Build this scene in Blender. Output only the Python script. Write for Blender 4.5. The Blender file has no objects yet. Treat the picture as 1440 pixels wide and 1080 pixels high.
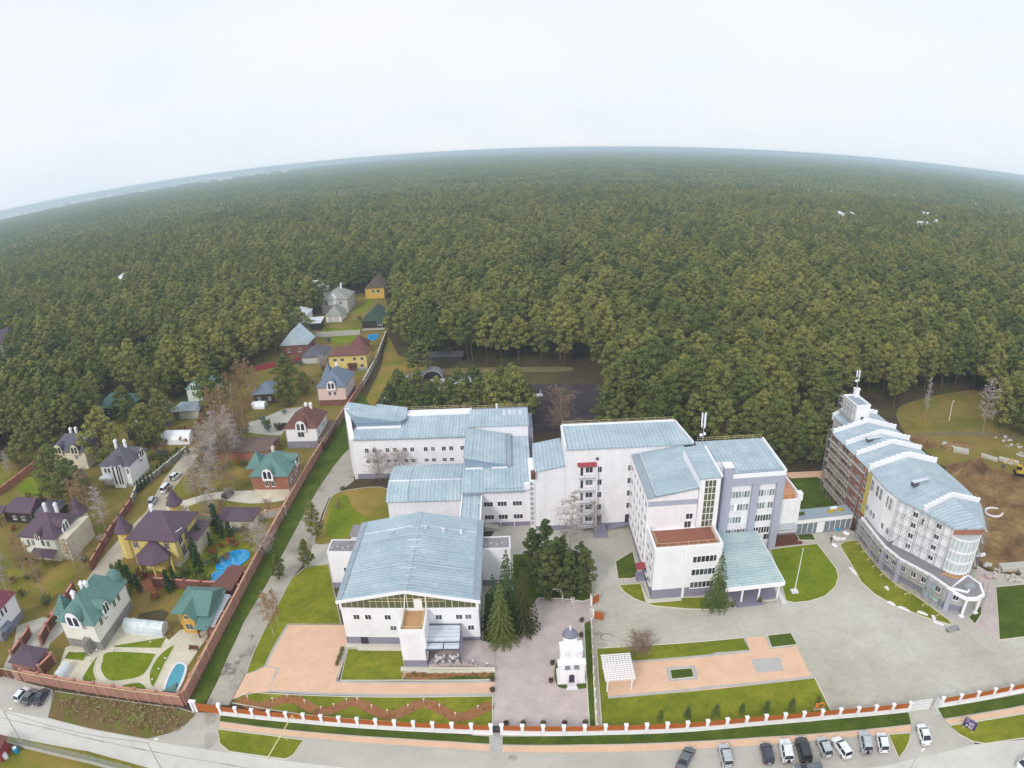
HAZE = 2.1e-4; EXPO = 0.1
import bpy, bmesh, math, random
from mathutils import Vector, Matrix, noise
rnd = random.Random(11)
sc = bpy.context.scene
COL = sc.collection
PI = math.pi
# ------------------------------------------------------------------ camera (wide action camera on a drone, 82 m up)
CAMH, FPX, PITCH, ROLL = 82.0, 960.0, 0.3447, -0.0374
def _rot(v):
    x, y, z = v
    c, s = math.cos(ROLL), math.sin(ROLL); x, y = c*x - s*y, s*x + c*y
    c, s = math.cos(PITCH), math.sin(PITCH)
    return Vector((x, z*c + y*s, y*c - z*s))
def G(px, py, z=0.0):
    """survey of the photograph: where the sight line of a photo point meets the level z (metres)"""
    x, y = px - 720.0, 540.0 - py
    r = math.hypot(x, y); t = r/FPX; k = math.sin(t)/max(r, 1e-9)
    d = _rot((x*k, y*k, math.cos(t)))
    f = (z - CAMH)/d.z
    return (d.x*f, d.y*f)
def GL(pts, z=0.0): return [G(p[0], p[1], z) for p in pts]
cd = bpy.data.cameras.new('camera'); cam = bpy.data.objects.new('camera', cd); COL.objects.link(cam); sc.camera = cam
cd.type = 'PANO'
_t = cd if hasattr(cd, 'panorama_type') else cd.cycles
_t.panorama_type = 'FISHEYE_LENS_POLYNOMIAL'
_t.fisheye_fov = PI
for i in range(5): setattr(_t, 'fisheye_polynomial_k%d' % i, 0)
_t.fisheye_polynomial_k1 = -1440/FPX/36
cd.sensor_fit = 'HORIZONTAL'; cd.sensor_width = 36; cd.sensor_height = 27
cd.clip_start = .1; cd.clip_end = 120000
M4 = Matrix((_rot((1,0,0)), _rot((0,1,0)), -_rot((0,0,1)))).transposed().to_4x4(); M4.translation = (0, 0, CAMH)
cam.matrix_world = M4

# ------------------------------------------------------------------ materials
def lin(h):
    h = h.lstrip('#'); o = []
    for i in (0, 2, 4):
        c = int(h[i:i+2], 16)/255
        o.append(c/12.92 if c <= .04045 else ((c+.055)/1.055)**2.4)
    return tuple(o) + (1,)
MATS = {}
class NT:
    def __init__(s, m): s.t = m.node_tree; s.n = s.t.nodes; s.l = s.t.links
    def new(s, t, **k):
        n = s.n.new(t)
        for a, b in k.items(): setattr(n, a, b)
        return n
    def link(s, a, b): s.l.new(a, b)
def noise_node(g, vec, scale, detail=3, rough=.6):
    n = g.new('ShaderNodeTexNoise'); n.inputs['Scale'].default_value = scale; n.inputs['Detail'].default_value = detail; n.inputs['Roughness'].default_value = rough
    g.link(vec, n.inputs['Vector']); return n.outputs['Fac']
def ramp(g, fac, stops):
    r = g.new('ShaderNodeValToRGB'); e = r.color_ramp.elements
    while len(e) < len(stops): e.new(.5)
    for i, (p, c) in enumerate(stops): e[i].position = p; e[i].color = c
    g.link(fac, r.inputs[0]); return r.outputs['Color']
def mixc(g, fac, a, b, mode='MIX'):
    m = g.new('ShaderNodeMix', data_type='RGBA', blend_type=mode)
    if isinstance(fac, (int, float)): m.inputs[0].default_value = fac
    else: g.link(fac, m.inputs[0])
    for v, i in ((a, 6), (b, 7)):
        if isinstance(v, tuple): m.inputs[i].default_value = v
        else: g.link(v, m.inputs[i])
    return m.outputs[2]
def base(name):
    m = bpy.data.materials.new(name); m.use_nodes = True
    g = NT(m); b = g.n['Principled BSDF']
    MATS[name] = m
    return m, g, b
def geo(g): return g.new('ShaderNodeNewGeometry').outputs['Position']
def sc3(c, k): return (min(c[0]*k, 1), min(c[1]*k, 1), min(c[2]*k, 1), 1)
def plain(name, hexc, rough=.7, var=.12, scale=.6, fine=6., metal=0, spec=.3, k=1.0):
    """paint / concrete / wood with soft large blotches and a fine grain"""
    m, g, b = base(name); c = sc3(lin(hexc), k); p = geo(g)
    n1 = noise_node(g, p, scale, 4); n2 = noise_node(g, p, fine, 2)
    a = ramp(g, n1, [(.3, sc3(c, 1-var)), (.7, sc3(c, 1+var))])
    a2 = mixc(g, .35, a, ramp(g, n2, [(.3, sc3(c, 1-var*1.5)), (.7, sc3(c, 1+var*1.2))]))
    g.link(a2, b.inputs['Base Color']); b.inputs['Roughness'].default_value = rough; b.inputs['Metallic'].default_value = metal
    b.inputs['Specular IOR Level'].default_value = spec
    return m
def seam(name, hexc, axis, pitch=.55, rough=.45, k=1.0):
    """standing seam sheet metal; seams run square to the given axis"""
    m, g, b = base(name); c = sc3(lin(hexc), k); p = geo(g)
    s = g.new('ShaderNodeSeparateXYZ'); g.link(p, s.inputs[0]); v = s.outputs[axis]
    mu = g.new('ShaderNodeMath', operation='MULTIPLY'); g.link(v, mu.inputs[0]); mu.inputs[1].default_value = 1/pitch
    fr = g.new('ShaderNodeMath', operation='FRACT'); g.link(mu.outputs[0], fr.inputs[0])
    fl = g.new('ShaderNodeMath', operation='FLOOR'); g.link(mu.outputs[0], fl.inputs[0])
    wn = g.new('ShaderNodeTexWhiteNoise', noise_dimensions='1D'); g.link(fl.outputs[0], wn.inputs['W'])
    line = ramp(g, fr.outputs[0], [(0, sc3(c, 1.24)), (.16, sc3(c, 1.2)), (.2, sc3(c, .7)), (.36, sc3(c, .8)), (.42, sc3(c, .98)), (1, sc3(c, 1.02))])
    n1 = noise_node(g, p, .22, 5)
    col = mixc(g, 1, line, ramp(g, n1, [(.3, (.78, .82, .86, 1)), (.72, (1.1, 1.08, 1.05, 1))]), 'MULTIPLY')
    n8 = noise_node(g, p, 1.3, 5, .75); col = mixc(g, .7, col, ramp(g, n8, [(.36, (.8, .8, .8, 1)), (.5, (1, 1, 1, 1)), (.7, (1.05, 1.05, 1.05, 1))]), 'MULTIPLY')
    col = mixc(g, .7, col, ramp(g, wn.outputs[0], [(0, (.88, .9, .92, 1)), (1, (1.05, 1.05, 1.05, 1))]), 'MULTIPLY')
    g.link(col, b.inputs['Base Color']); b.inputs['Roughness'].default_value = rough; b.inputs['Specular IOR Level'].default_value = .35
    bp = g.new('ShaderNodeBump'); bp.inputs['Strength'].default_value = .35; bp.inputs['Distance'].default_value = .05
    rr = ramp(g, fr.outputs[0], [(0, (1, 1, 1, 1)), (.12, (1, 1, 1, 1)), (.16, (0, 0, 0, 1)), (1, (0, 0, 0, 1))])
    g.link(rr, bp.inputs['Height']); g.link(bp.outputs[0], b.inputs['Normal'])
    return m
def wallpos(g):
    s = g.new('ShaderNodeSeparateXYZ'); g.link(geo(g), s.inputs[0])
    a = g.new('ShaderNodeMath', operation='ADD'); g.link(s.outputs[0], a.inputs[0]); g.link(s.outputs[1], a.inputs[1])
    c = g.new('ShaderNodeCombineXYZ'); g.link(a.outputs[0], c.inputs[0]); g.link(s.outputs[2], c.inputs[1]); return c.outputs[0]
def brick(name, h1, h2, hm, w=.5, h=.25, mortar=.02, rough=.85, wall=True, k=1.0, off=.5, dirt=.15):
    m, g, b = base(name); p = wallpos(g) if wall else geo(g)
    t = g.new('ShaderNodeTexBrick'); g.link(p, t.inputs['Vector'])
    t.inputs['Scale'].default_value = 1; t.inputs['Brick Width'].default_value = w; t.inputs['Row Height'].default_value = h; t.inputs['Mortar Size'].default_value = mortar
    t.offset = off
    t.inputs['Color1'].default_value = sc3(lin(h1), k); t.inputs['Color2'].default_value = sc3(lin(h2), k); t.inputs['Mortar'].default_value = sc3(lin(hm), k)
    n1 = noise_node(g, geo(g), .35, 5)
    col = mixc(g, 1, t.outputs['Color'], ramp(g, n1, [(.3, (1-dirt,)*3+(1,)), (.7, (1+dirt*.4,)*3+(1,))]), 'MULTIPLY')
    if wall:      # rain streaks running down the wall
        mp = g.new('ShaderNodeMapping'); mp.inputs['Scale'].default_value = (1.1, 1.1, .07); g.link(geo(g), mp.inputs[0])
        n3 = noise_node(g, mp.outputs[0], 1.0, 5, .7)
        col = mixc(g, .75, col, ramp(g, n3, [(.34, (.93, .925, .925, 1)), (.5, (1, 1, 1, 1)), (.7, (1.02, 1.02, 1.02, 1))]), 'MULTIPLY')
    g.link(col, b.inputs['Base Color']); b.inputs['Roughness'].default_value = rough; b.inputs['Specular IOR Level'].default_value = .25
    return m
def blotch(name, stops, scale=.15, fine=3.0, rough=.95, bump=.0, detail=6, fmix=.45, finestops=None, crack=0, litter=0):
    """ground: several colours laid out by noise"""
    m, g, b = base(name); p = geo(g)
    n1 = noise_node(g, p, scale, detail, .62)
    a = ramp(g, n1, [(q, lin(c)) for q, c in stops])
    n2 = noise_node(g, p, fine, 4, .7)
    f = ramp(g, n2, finestops or [(.25, (.6, .6, .55, 1)), (.75, (1.25, 1.22, 1.2, 1))])
    col = mixc(g, fmix, a, f, 'MULTIPLY')
    if crack:     # cracks and tar lines of old asphalt
        nd = g.new('ShaderNodeTexNoise'); nd.inputs['Scale'].default_value = .5; nd.inputs['Detail'].default_value = 4; g.link(p, nd.inputs['Vector'])
        pv = mixc(g, .6, p, nd.outputs['Color'], 'ADD')
        vo = g.new('ShaderNodeTexVoronoi', feature='DISTANCE_TO_EDGE'); vo.inputs['Scale'].default_value = crack; g.link(pv, vo.inputs['Vector'])
        n4 = noise_node(g, p, .09, 3)
        ln = ramp(g, vo.outputs['Distance'], [(0, (.86, .855, .85, 1)), (.008, (.93, .93, .925, 1)), (.016, (1, 1, 1, 1))])
        col = mixc(g, ramp(g, n4, [(.5, (0, 0, 0, 1)), (.66, (.8, .8, .8, 1))]), col, mixc(g, 1, col, ln, 'MULTIPLY'))
        n5 = noise_node(g, p, .35, 6, .75); col = mixc(g, .7, col, ramp(g, n5, [(.36, (.91, .905, .9, 1)), (.5, (1, 1, 1, 1)), (.66, (1.05, 1.05, 1.06, 1))]), 'MULTIPLY')
    if litter:    # patchy growth, fallen leaves
        n6 = noise_node(g, p, .75, 5, .7); col = mixc(g, 1, col, ramp(g, n6, [(.32, (.78, .82, .74, 1)), (.5, (1, 1, 1, 1)), (.68, (1.16, 1.1, .98, 1))]), 'MULTIPLY')
        n7 = noise_node(g, p, 7.0, 2, .5); col = mixc(g, ramp(g, n7, [(.66, (0, 0, 0, 1)), (.72, (.7, .7, .7, 1))]), col, lin('#a08a52'))
    g.link(col, b.inputs['Base Color']); b.inputs['Roughness'].default_value = rough; b.inputs['Specular IOR Level'].default_value = .06
    if bump:
        bp = g.new('ShaderNodeBump'); bp.inputs['Strength'].default_value = bump; bp.inputs['Distance'].default_value = .15
        g.link(n2, bp.inputs['Height']); g.link(bp.outputs[0], b.inputs['Normal'])
    return m
def leafm(name, hexes, tr=.25, k=1.0, obj=.5):
    """foliage: colour differs from tree to tree and from tuft to tuft"""
    m, g, b = base(name)
    oi = g.new('ShaderNodeObjectInfo'); p = geo(g)
    n1 = noise_node(g, p, .45, 3)
    ad = g.new('ShaderNodeMath', operation='MULTIPLY_ADD'); g.link(oi.outputs['Random'], ad.inputs[0]); ad.inputs[1].default_value = obj
    mu = g.new('ShaderNodeMath', operation='MULTIPLY'); g.link(n1, mu.inputs[0]); mu.inputs[1].default_value = 1-obj*.6
    g.link(mu.outputs[0], ad.inputs[2])
    n0 = noise_node(g, p, .011, 3); a0 = g.new('ShaderNodeMath', operation='MULTIPLY_ADD'); g.link(n0, a0.inputs[0]); a0.inputs[1].default_value = .9; g.link(ad.outputs[0], a0.inputs[2])
    a1 = g.new('ShaderNodeMath', operation='SUBTRACT'); g.link(a0.outputs[0], a1.inputs[0]); a1.inputs[1].default_value = .45
    st = [(.12 + .76*i/max(1, len(hexes)-1), sc3(lin(h), k)) for i, h in enumerate(hexes)]
    col = ramp(g, a1.outputs[0], st)
    n2 = noise_node(g, p, 2.3, 2)
    col = mixc(g, .8, col, ramp(g, n2, [(.3, (.74, .76, .74, 1)), (.72, (1.22, 1.2, 1.14, 1))]), 'MULTIPLY')
    g.link(col, b.inputs['Base Color']); b.inputs['Roughness'].default_value = .85; b.inputs['Specular IOR Level'].default_value = .12
    if tr:
        t = g.new('ShaderNodeBsdfTranslucent'); g.link(col, t.inputs['Color'])
        mx = g.new('ShaderNodeMixShader'); mx.inputs[0].default_value = tr
        g.link(b.outputs[0], mx.inputs[1]); g.link(t.outputs[0], mx.inputs[2]); g.link(mx.outputs[0], g.n['Material Output'].inputs['Surface'])
    return m
def gloss(name, hexc, rough=.15, spec=.5, metal=0, k=1.0, coat=0):
    m, g, b = base(name); c = sc3(lin(hexc), k)
    n = noise_node(g, geo(g), 1.2, 2)
    col = ramp(g, n, [(.3, sc3(c, .85)), (.7, sc3(c, 1.12))])
    if name in ('dark_glass', 'grey_glass'):      # curtains, blinds, open casements and varied reflections, put into each pane's colour
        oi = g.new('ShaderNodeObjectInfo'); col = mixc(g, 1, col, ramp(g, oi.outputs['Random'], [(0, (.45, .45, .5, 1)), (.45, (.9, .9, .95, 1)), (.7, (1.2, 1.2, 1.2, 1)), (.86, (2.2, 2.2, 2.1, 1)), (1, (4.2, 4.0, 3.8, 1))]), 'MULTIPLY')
    g.link(col, b.inputs['Base Color'])
    b.inputs['Roughness'].default_value = rough; b.inputs['Specular IOR Level'].default_value = spec; b.inputs['Metallic'].default_value = metal
    if coat: b.inputs['Coat Weight'].default_value = coat; b.inputs['Coat Roughness'].default_value = .08
    return m
def M(n): return MATS[n]

# ------------------------------------------------------------------ mesh building
ORG = {}
SPLIT = {'seam_bar','strut','roof_vent','pilaster','joint_grille','plank','arch_slat','support','downpipe','gable_wall','hoop_rib','bumper','eyes','fork','leg','mullion','flashing','entrance_step','porch_step'}
def tag(o, label=None, cat=None, group=None, kind=None):
    if label: o['label'] = label
    if cat: o['category'] = cat
    if group: o['group'] = group
    if kind: o['kind'] = kind
    return o
def thing(name, loc, label, cat, group=None, rz=0, kind=None, local=False):
    o = bpy.data.objects.new(name, None); COL.objects.link(o); o.location = loc; o.rotation_euler = (0, 0, rz); o.empty_display_size = .5
    ORG[o.name] = Vector((0, 0, 0)) if local else Vector(loc)
    return tag(o, label, cat, group, kind)
class MB:
    def __init__(s): s.v = []; s.f = []; s.m = []; s.cm = 0; s.pc = []
    def mat(s, i): s.cm = i; return s
    def add(s, vs, fs):
        o = len(s.v); s.pc.append((o, len(s.f))); s.v += [tuple(v) for v in vs]; s.f += [tuple(i+o for i in f) for f in fs]; s.m += [s.cm]*len(fs); return s
    def para(s, o, u, v, w):
        o, u, v, w = map(Vector, (o, u, v, w))
        return s.add([o, o+u, o+u+v, o+v, o+w, o+u+w, o+u+v+w, o+v+w], [(3,2,1,0),(4,5,6,7),(0,1,5,4),(1,2,6,5),(2,3,7,6),(3,0,4,7)])
    def box(s, x0, x1, y0, y1, z0, z1): return s.para((x0,y0,z0), (x1-x0,0,0), (0,y1-y0,0), (0,0,z1-z0))
    def prism(s, poly, z0, z1, bottom=True):
        n = len(poly)
        a = sum(poly[i][0]*poly[(i+1)%n][1]-poly[(i+1)%n][0]*poly[i][1] for i in range(n))
        if a < 0: poly = poly[::-1]
        vs = [(p[0],p[1],z0) for p in poly]+[(p[0],p[1],z1) for p in poly]
        fs = [tuple(range(n, 2*n))]+[(i,(i+1)%n,n+(i+1)%n,n+i) for i in range(n)]
        if bottom: fs.append(tuple(range(n-1,-1,-1)))
        return s.add(vs, fs)
    def slab(s, pts, t):
        """roof sheet: top outline in 3-D (counter-clockwise from above), t thick downwards"""
        n = len(pts); P = [Vector(p) for p in pts]
        vs = P+[p-Vector((0,0,t)) for p in P]
        return s.add(vs, [tuple(range(n)), tuple(range(2*n-1, n-1, -1))]+[((i+1)%n,i,n+i,n+(i+1)%n) for i in range(n)])
    def extr(s, pts, d):
        n = len(pts); d = Vector(d); P = [Vector(p) for p in pts]; vs = P+[p+d for p in P]
        return s.add(vs, [tuple(range(n-1,-1,-1)), tuple(range(n, 2*n))]+[(i,(i+1)%n,n+(i+1)%n,n+i) for i in range(n)])
    def tube(s, a, b, r0, r1=None, n=6, cap=True):
        a, b = Vector(a), Vector(b); r1 = r0 if r1 is None else r1
        d = (b-a)
        if d.length < 1e-6: return s
        d.normalize(); u = d.orthogonal().normalized(); w = d.cross(u)
        vs = [a+(u*math.cos(2*PI*i/n)+w*math.sin(2*PI*i/n))*r0 for i in range(n)]+[b+(u*math.cos(2*PI*i/n)+w*math.sin(2*PI*i/n))*r1 for i in range(n)]
        fs = [(i,(i+1)%n,n+(i+1)%n,n+i) for i in range(n)]
        if cap: fs += [tuple(range(n-1,-1,-1)), tuple(range(n,2*n))]
        return s.add(vs, fs)
    def path(s, pts, r0, r1, n=5):
        k = len(pts)-1
        for i in range(k): s.tube(pts[i], pts[i+1], r0+(r1-r0)*i/k, r0+(r1-r0)*(i+1)/k, n, cap=(i == k-1))
        return s
    def ball(s, c, rx, ry=None, rz=None, n=10, m=6):
        ry = rx if ry is None else ry; rz = rx if rz is None else rz
        vs = [(c[0],c[1],c[2]+rz)]
        for j in range(1, m):
            t = PI*j/m
            vs += [(c[0]+rx*math.sin(t)*math.cos(2*PI*i/n), c[1]+ry*math.sin(t)*math.sin(2*PI*i/n), c[2]+rz*math.cos(t)) for i in range(n)]
        vs.append((c[0],c[1],c[2]-rz)); L = len(vs)-1
        fs = [(0,1+i,1+(i+1)%n) for i in range(n)]
        for j in range(m-2): fs += [(1+j*n+i,1+(j+1)*n+i,1+(j+1)*n+(i+1)%n,1+j*n+(i+1)%n) for i in range(n)]
        fs += [(L,1+(m-2)*n+(i+1)%n,1+(m-2)*n+i) for i in range(n)]
        return s.add(vs, fs)
    def lathe(s, c, prof, n=14):
        vs = []
        for r, z in prof: vs += [(c[0]+r*math.cos(2*PI*i/n), c[1]+r*math.sin(2*PI*i/n), c[2]+z) for i in range(n)]
        fs = []
        for j in range(len(prof)-1): fs += [(j*n+i,j*n+(i+1)%n,(j+1)*n+(i+1)%n,(j+1)*n+i) for i in range(n)]
        fs.append(tuple(range((len(prof)-1)*n, len(prof)*n))); fs.append(tuple(range(n-1,-1,-1)))
        return s.add(vs, fs)
    def strip(s, pts, w, z, h=.05, closed=False):
        """a level band w wide along a line of ground points"""
        P = [Vector((p[0],p[1])) for p in pts]; n = len(P); L = []; Rr = []
        for i in range(n):
            a = P[(i-1)%n] if (closed or i) else P[i]; b = P[(i+1)%n] if (closed or i < n-1) else P[i]
            d = (b-a); d = d.normalized() if d.length > 1e-9 else Vector((1,0)); q = Vector((-d.y, d.x))*w/2
            L.append(P[i]+q); Rr.append(P[i]-q)
        for i in range(n if closed else n-1):
            j = (i+1)%n
            s.add([(Rr[i].x,Rr[i].y,z-h),(Rr[j].x,Rr[j].y,z-h),(L[j].x,L[j].y,z-h),(L[i].x,L[i].y,z-h),(Rr[i].x,Rr[i].y,z),(Rr[j].x,Rr[j].y,z),(L[j].x,L[j].y,z),(L[i].x,L[i].y,z)],
                  [(4,5,6,7),(0,1,5,4),(2,3,7,6),(1,2,6,5),(3,0,4,7)])
        return s
    def mesh(s, name, mats, off=Vector((0,0,0)), smooth=False):
        me = bpy.data.meshes.new(name)
        me.from_pydata([(v[0]-off.x, v[1]-off.y, v[2]-off.z) for v in s.v], [], s.f)
        for m in (mats if isinstance(mats, (list, tuple)) else [mats]): me.materials.append(M(m) if isinstance(m, str) else m)
        if len(me.materials) > 1: me.polygons.foreach_set('material_index', s.m)
        if smooth: me.polygons.foreach_set('use_smooth', [True]*len(s.f))
        me.update(); return me
    def groups(s):
        n = len(s.pc); par = list(range(n)); bb = []
        for k, (v0, f0) in enumerate(s.pc):
            vs = s.v[v0:(s.pc[k+1][0] if k+1 < n else len(s.v))]
            bb.append([(min(v[i] for v in vs)-.02, max(v[i] for v in vs)+.02) for i in range(3)])
        def find(a):
            while par[a] != a: a = par[a]
            return a
        for a in range(n):
            for b in range(a):
                if all(bb[a][i][0] <= bb[b][i][1] and bb[b][i][0] <= bb[a][i][1] for i in range(3)): par[find(a)] = find(b)
        out = {}
        for k in range(n): out.setdefault(find(k), []).append(k)
        return list(out.values())
    def build(s, name, mats, parent=None, loc=None, smooth=False):
        if parent is not None and name in SPLIT and len(s.pc) > 1:
            gs = s.groups(); o = None
            if len(gs) > 1:
                for gk in gs:
                    m = MB()
                    for k in gk:
                        v0, f0 = s.pc[k]; v1, f1 = s.pc[k+1] if k+1 < len(s.pc) else (len(s.v), len(s.f))
                        m.cm = s.m[f0]; m.add(s.v[v0:v1], [tuple(i-v0 for i in f) for f in s.f[f0:f1]])
                    o = m.build(name, mats, parent, loc, smooth)
                return o
        off = ORG[parent.name] if parent is not None else Vector(loc or (0,0,0))
        o = bpy.data.objects.new(name, s.mesh(name, mats, off, smooth)); COL.objects.link(o)
        if parent is not None: o.parent = parent
        else: o.location = off
        ORG[o.name] = off
        return o
def root_copy(root, loc, rz=None, label=None, scale=None):
    r = root.copy(); COL.objects.link(r); r.location = loc
    if rz is not None: r.rotation_euler = (0, 0, rz)
    if scale is not None: r.scale = scale if isinstance(scale, (tuple, list)) else (scale,)*3
    if label: r['label'] = label
    for ch in list(root.children):
        c = ch.copy(); COL.objects.link(c); c.parent = r
        for g2 in ch.children:
            d = g2.copy(); COL.objects.link(d); d.parent = c
    return r
def catmull(pts, n=5, closed=True):
    out = []; m = len(pts)
    for i in range(m if closed else m-1):
        p = [Vector(pts[(i+k-1) % m] if closed else pts[min(max(i+k-1, 0), m-1)]) for k in range(4)]
        for j in range(n):
            t = j/n
            out.append(tuple(.5*((2*p[1])+(p[2]-p[0])*t+(2*p[0]-5*p[1]+4*p[2]-p[3])*t*t+(3*p[1]-p[0]-3*p[2]+p[3])*t**3)))
    if not closed: out.append(tuple(pts[-1]))
    return out
def patch(name, label, cat, poly, z, mat, kerb=None, h=None, group=None, kw=.18):
    """one sheet of the setting's ground, with a real kerb round it where there is one"""
    o = MB().prism(poly, 0.0 if h is None else z-h, z, bottom=False).build(name, mat)
    tag(o, label, cat, group, 'structure')
    if kerb: MB().strip(poly, kw, z+.05, .12, True).build('kerb', kerb, o)
    return o
# windows: O start of facade (x, y), U unit direction left-to-right seen from outside
def window(par, O, U, u, z, w, h, nx=2, ny=1, frame='white_frame', glass='dark_glass', sill=.16, t=.07, surround=None, name='window'):
    n = Vector((U[1], -U[0], 0)); U3 = Vector((U[0], U[1], 0)); Z = Vector((0, 0, 1))
    c = Vector((O[0], O[1], z)) + U3*(u-w/2)
    f = MB(); d = n*.07; b = c - n*.02
    def bar(a, wa, za, ha): f.para(b+U3*a+Z*za, U3*wa, d*1.3, Z*ha)
    bar(-t, t, -t, h+2*t); bar(w, t, -t, h+2*t); bar(0, w, -t, t); bar(0, w, h, t)
    for i in range(1, nx): bar(w*i/nx-t/2, t, 0, h)
    for j in range(1, ny):
        for i in range(nx): bar(w*i/nx+t/2, w/nx-t, h*j/ny-t/2, t)
    if sill: f.para(c-n*.02+U3*(-t*1.8)-Z*(t+.1), U3*(w+3.6*t), n*sill, Z*.1)
    if surround:
        q = surround[1]; f.mat(1); b2 = c-n*.02; d2 = n*.06
        for a, wa, za, ha in ((-t-q, q, -t-q, h+2*t+2*q), (w+t, q, -t-q, h+2*t+2*q), (-t, w+2*t, -t-q, q-.1), (-t, w+2*t, h+t, q)): f.para(b2+U3*a+Z*za, U3*wa, d2, Z*ha)
    o = f.build(name, [frame, surround[0]] if surround else frame, par)
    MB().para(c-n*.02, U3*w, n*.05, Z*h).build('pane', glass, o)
    return o
def door(par, O, U, u, z, w, h, mat='dark_door', canopy=None):
    n = Vector((U[1], -U[0], 0)); U3 = Vector((U[0], U[1], 0)); Z = Vector((0, 0, 1)); c = Vector((O[0], O[1], z))+U3*(u-w/2)
    f = MB().para(c-n*.02, U3*w, n*.1, Z*h)
    for i in (.08, .55): f.para(c+U3*(w*i)+Z*h*.1+n*.07, U3*w*.36, n*.04, Z*h*.8)
    o = f.build('door', mat, par)
    MB().para(c+U3*w*.88+Z*h*.45+n*.08, U3*.05, n*.09, Z*.25).build('handle', 'steel', o)
    return o
# ------------------------------------------------------------------ material library
plain('white_paint', '#f5f3f6', .6, .05, .3)
brick('white_cladding', '#f6f3f6', '#f4f1f5', '#e6e2e8', 1.2, .62, .014, .55, off=0, dirt=.07)
brick('white_tile', '#f8f6f9', '#f5f4f8', '#e6e4ea', .6, .45, .014, .5, off=0, dirt=.07)
plain('white_frame', '#f2f0f0', .5, .04, 1.)
plain('plinth_grey', '#8d8a9c', .8, .1, .5)
plain('pillar_grey', '#aeafc0', .7, .06, .4)
plain('concrete', '#bdb8ae', .9, .13, .5)
plain('pale_concrete', '#d8d2c2', .9, .1, .6)
plain('rough_plaster', '#b9b6b4', .95, .2, .5)
plain('cream_plaster', '#eeebdf', .8, .08, .4)
plain('beige_render', '#d6cdb8', .9, .2, .35)
plain('pink_plaster', '#e6c8c2', .8, .08, .4)
plain('pale_green_plaster', '#dfeadf', .8, .06, .4)
plain('yellow_plaster', '#e0c878', .85, .12, .4)
plain('ochre_plaster', '#cfa04a', .85, .1, .5)
plain('yellow_board', '#dcb257', .85, .1, .5)
plain('grey_plaster', '#c9c6c6', .85, .1, .4)
plain('lemon_render', '#c8b860', .9, .15, .8)
plain('deck_brown', '#94604e', .85, .12, .8)
plain('deck_tan', '#c69a6c', .85, .12, .8)
plain('deck_orange', '#d29a70', .85, .1, .8)
plain('flat_roof_grey', '#8f8a8c', .9, .2, .5)
plain('steel', '#8e9298', .4, .1, 1., metal=.6)
plain('dark_steel', '#55565f', .5, .1, 1.)
plain('galvanised', '#b9bcc0', .45, .12, .8, metal=.3)
plain('scaffold_steel', '#9b9a9e', .5, .15, 1.)
plain('scaffold_plank', '#b9b1a2', .9, .18, 1.)
plain('timber_pale', '#d9c89a', .85, .15, 1.)
plain('dark_door', '#3f3846', .5, .1, 1.)
plain('red_metal', '#a0404a', .55, .1, 1.)
plain('rust_panel', '#b0622c', .6, .1, .5)
plain('brown_metal', '#6d4638', .55, .12, .5)
plain('signal_yellow', '#c2a53a', .6, .1, 1.)
plain('rubber', '#26262a', .9, .1, 2.)
plain('bark_pine', '#66503c', .95, .25, 1.)
plain('bark_birch', '#b9b0a4', .85, .25, 1.5)
plain('bark_grey', '#8f8478', .95, .2, 1.)
plain('twig_brown', '#8d7560', .95, .2, 1.)
plain('twig_rust', '#a08060', .95, .25, .8)
plain('twig_pale', '#b5a7a3', .95, .15, 1.)
plain('blue_plastic', '#2c9ac4', .5, .1, 1.)
plain('sky_blue_pool', '#29a5e6', .35, .06, 1.)
plain('teal_pool', '#4fa6b4', .35, .06, 1.)
plain('skin', '#c79a80', .6, .05, 2.)
plain('dark_cloth', '#2d2d38', .9, .15, 3.)
plain('blue_cloth', '#46566f', .9, .15, 3.)
plain('orange_paint', '#e08a3a', .6, .1, 2.)
plain('purple_board', '#4a3a63', .5, .25, 2.)
plain('lilac_print', '#b7a7c9', .5, .15, 2.)
plain('white_plastic', '#eef0f4', .35, .06, 1.)
plain('terracotta_cap', '#c98e7c', .85, .1, 1.)
plain('planter_brown', '#54443f', .9, .2, 2.)
plain('pale_stone', '#e4dfe2', .8, .07, .7)
plain('dome_grey', '#7d7f8c', .5, .1, 1.)
seam('roof_blue_by_y', '#b2c2cb', 1, .9)
seam('roof_blue_by_x', '#b3c3cc', 0, .85)
seam('roof_green_by_y', '#bccfcf', 1, .85)
seam('roof_pale_by_y', '#b4c2cb', 1, .8)
seam('roof_white_by_y', '#dfe3ea', 1, .9)
seam('roof_tin_by_x', '#c3d0dc', 0, .55)
plain('roof_gutter', '#98a4ae', .6, .1, .6)
plain('roof_edge_blue', '#8ba0b2', .5, .1, .6)
brick('roof_teal', '#6c928c', '#668a84', '#587871', .4, .32, .03, .6, wall=False, dirt=.1)
brick('roof_purple', '#6b5564', '#645060', '#54434f', .4, .34, .03, .65, wall=False, dirt=.12)
brick('roof_brown', '#80554d', '#774e48', '#61403b', .4, .34, .03, .7, wall=False, dirt=.12)
brick('roof_slate', '#6a6672', '#64616c', '#545260', .4, .34, .03, .7, wall=False, dirt=.12)
brick('roof_bluegrey', '#7d8799', '#778192', '#5d6a80', .4, .34, .03, .6, wall=False, dirt=.1)
brick('roof_oldbrown', '#7b685e', '#725f57', '#604f49', .6, .4, .03, .8, wall=False, dirt=.15)
brick('roof_grey', '#a4a59e', '#9b9d96', '#85867f', .5, .4, .03, .8, wall=False, dirt=.12)
brick('roof_darkgreen', '#53695c', '#4d6256', '#3e5046', .5, .4, .03, .8, wall=False)
brick('roof_crimson', '#8c4a5a', '#834453', '#6b3744', .4, .34, .03, .7, wall=False)
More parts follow.
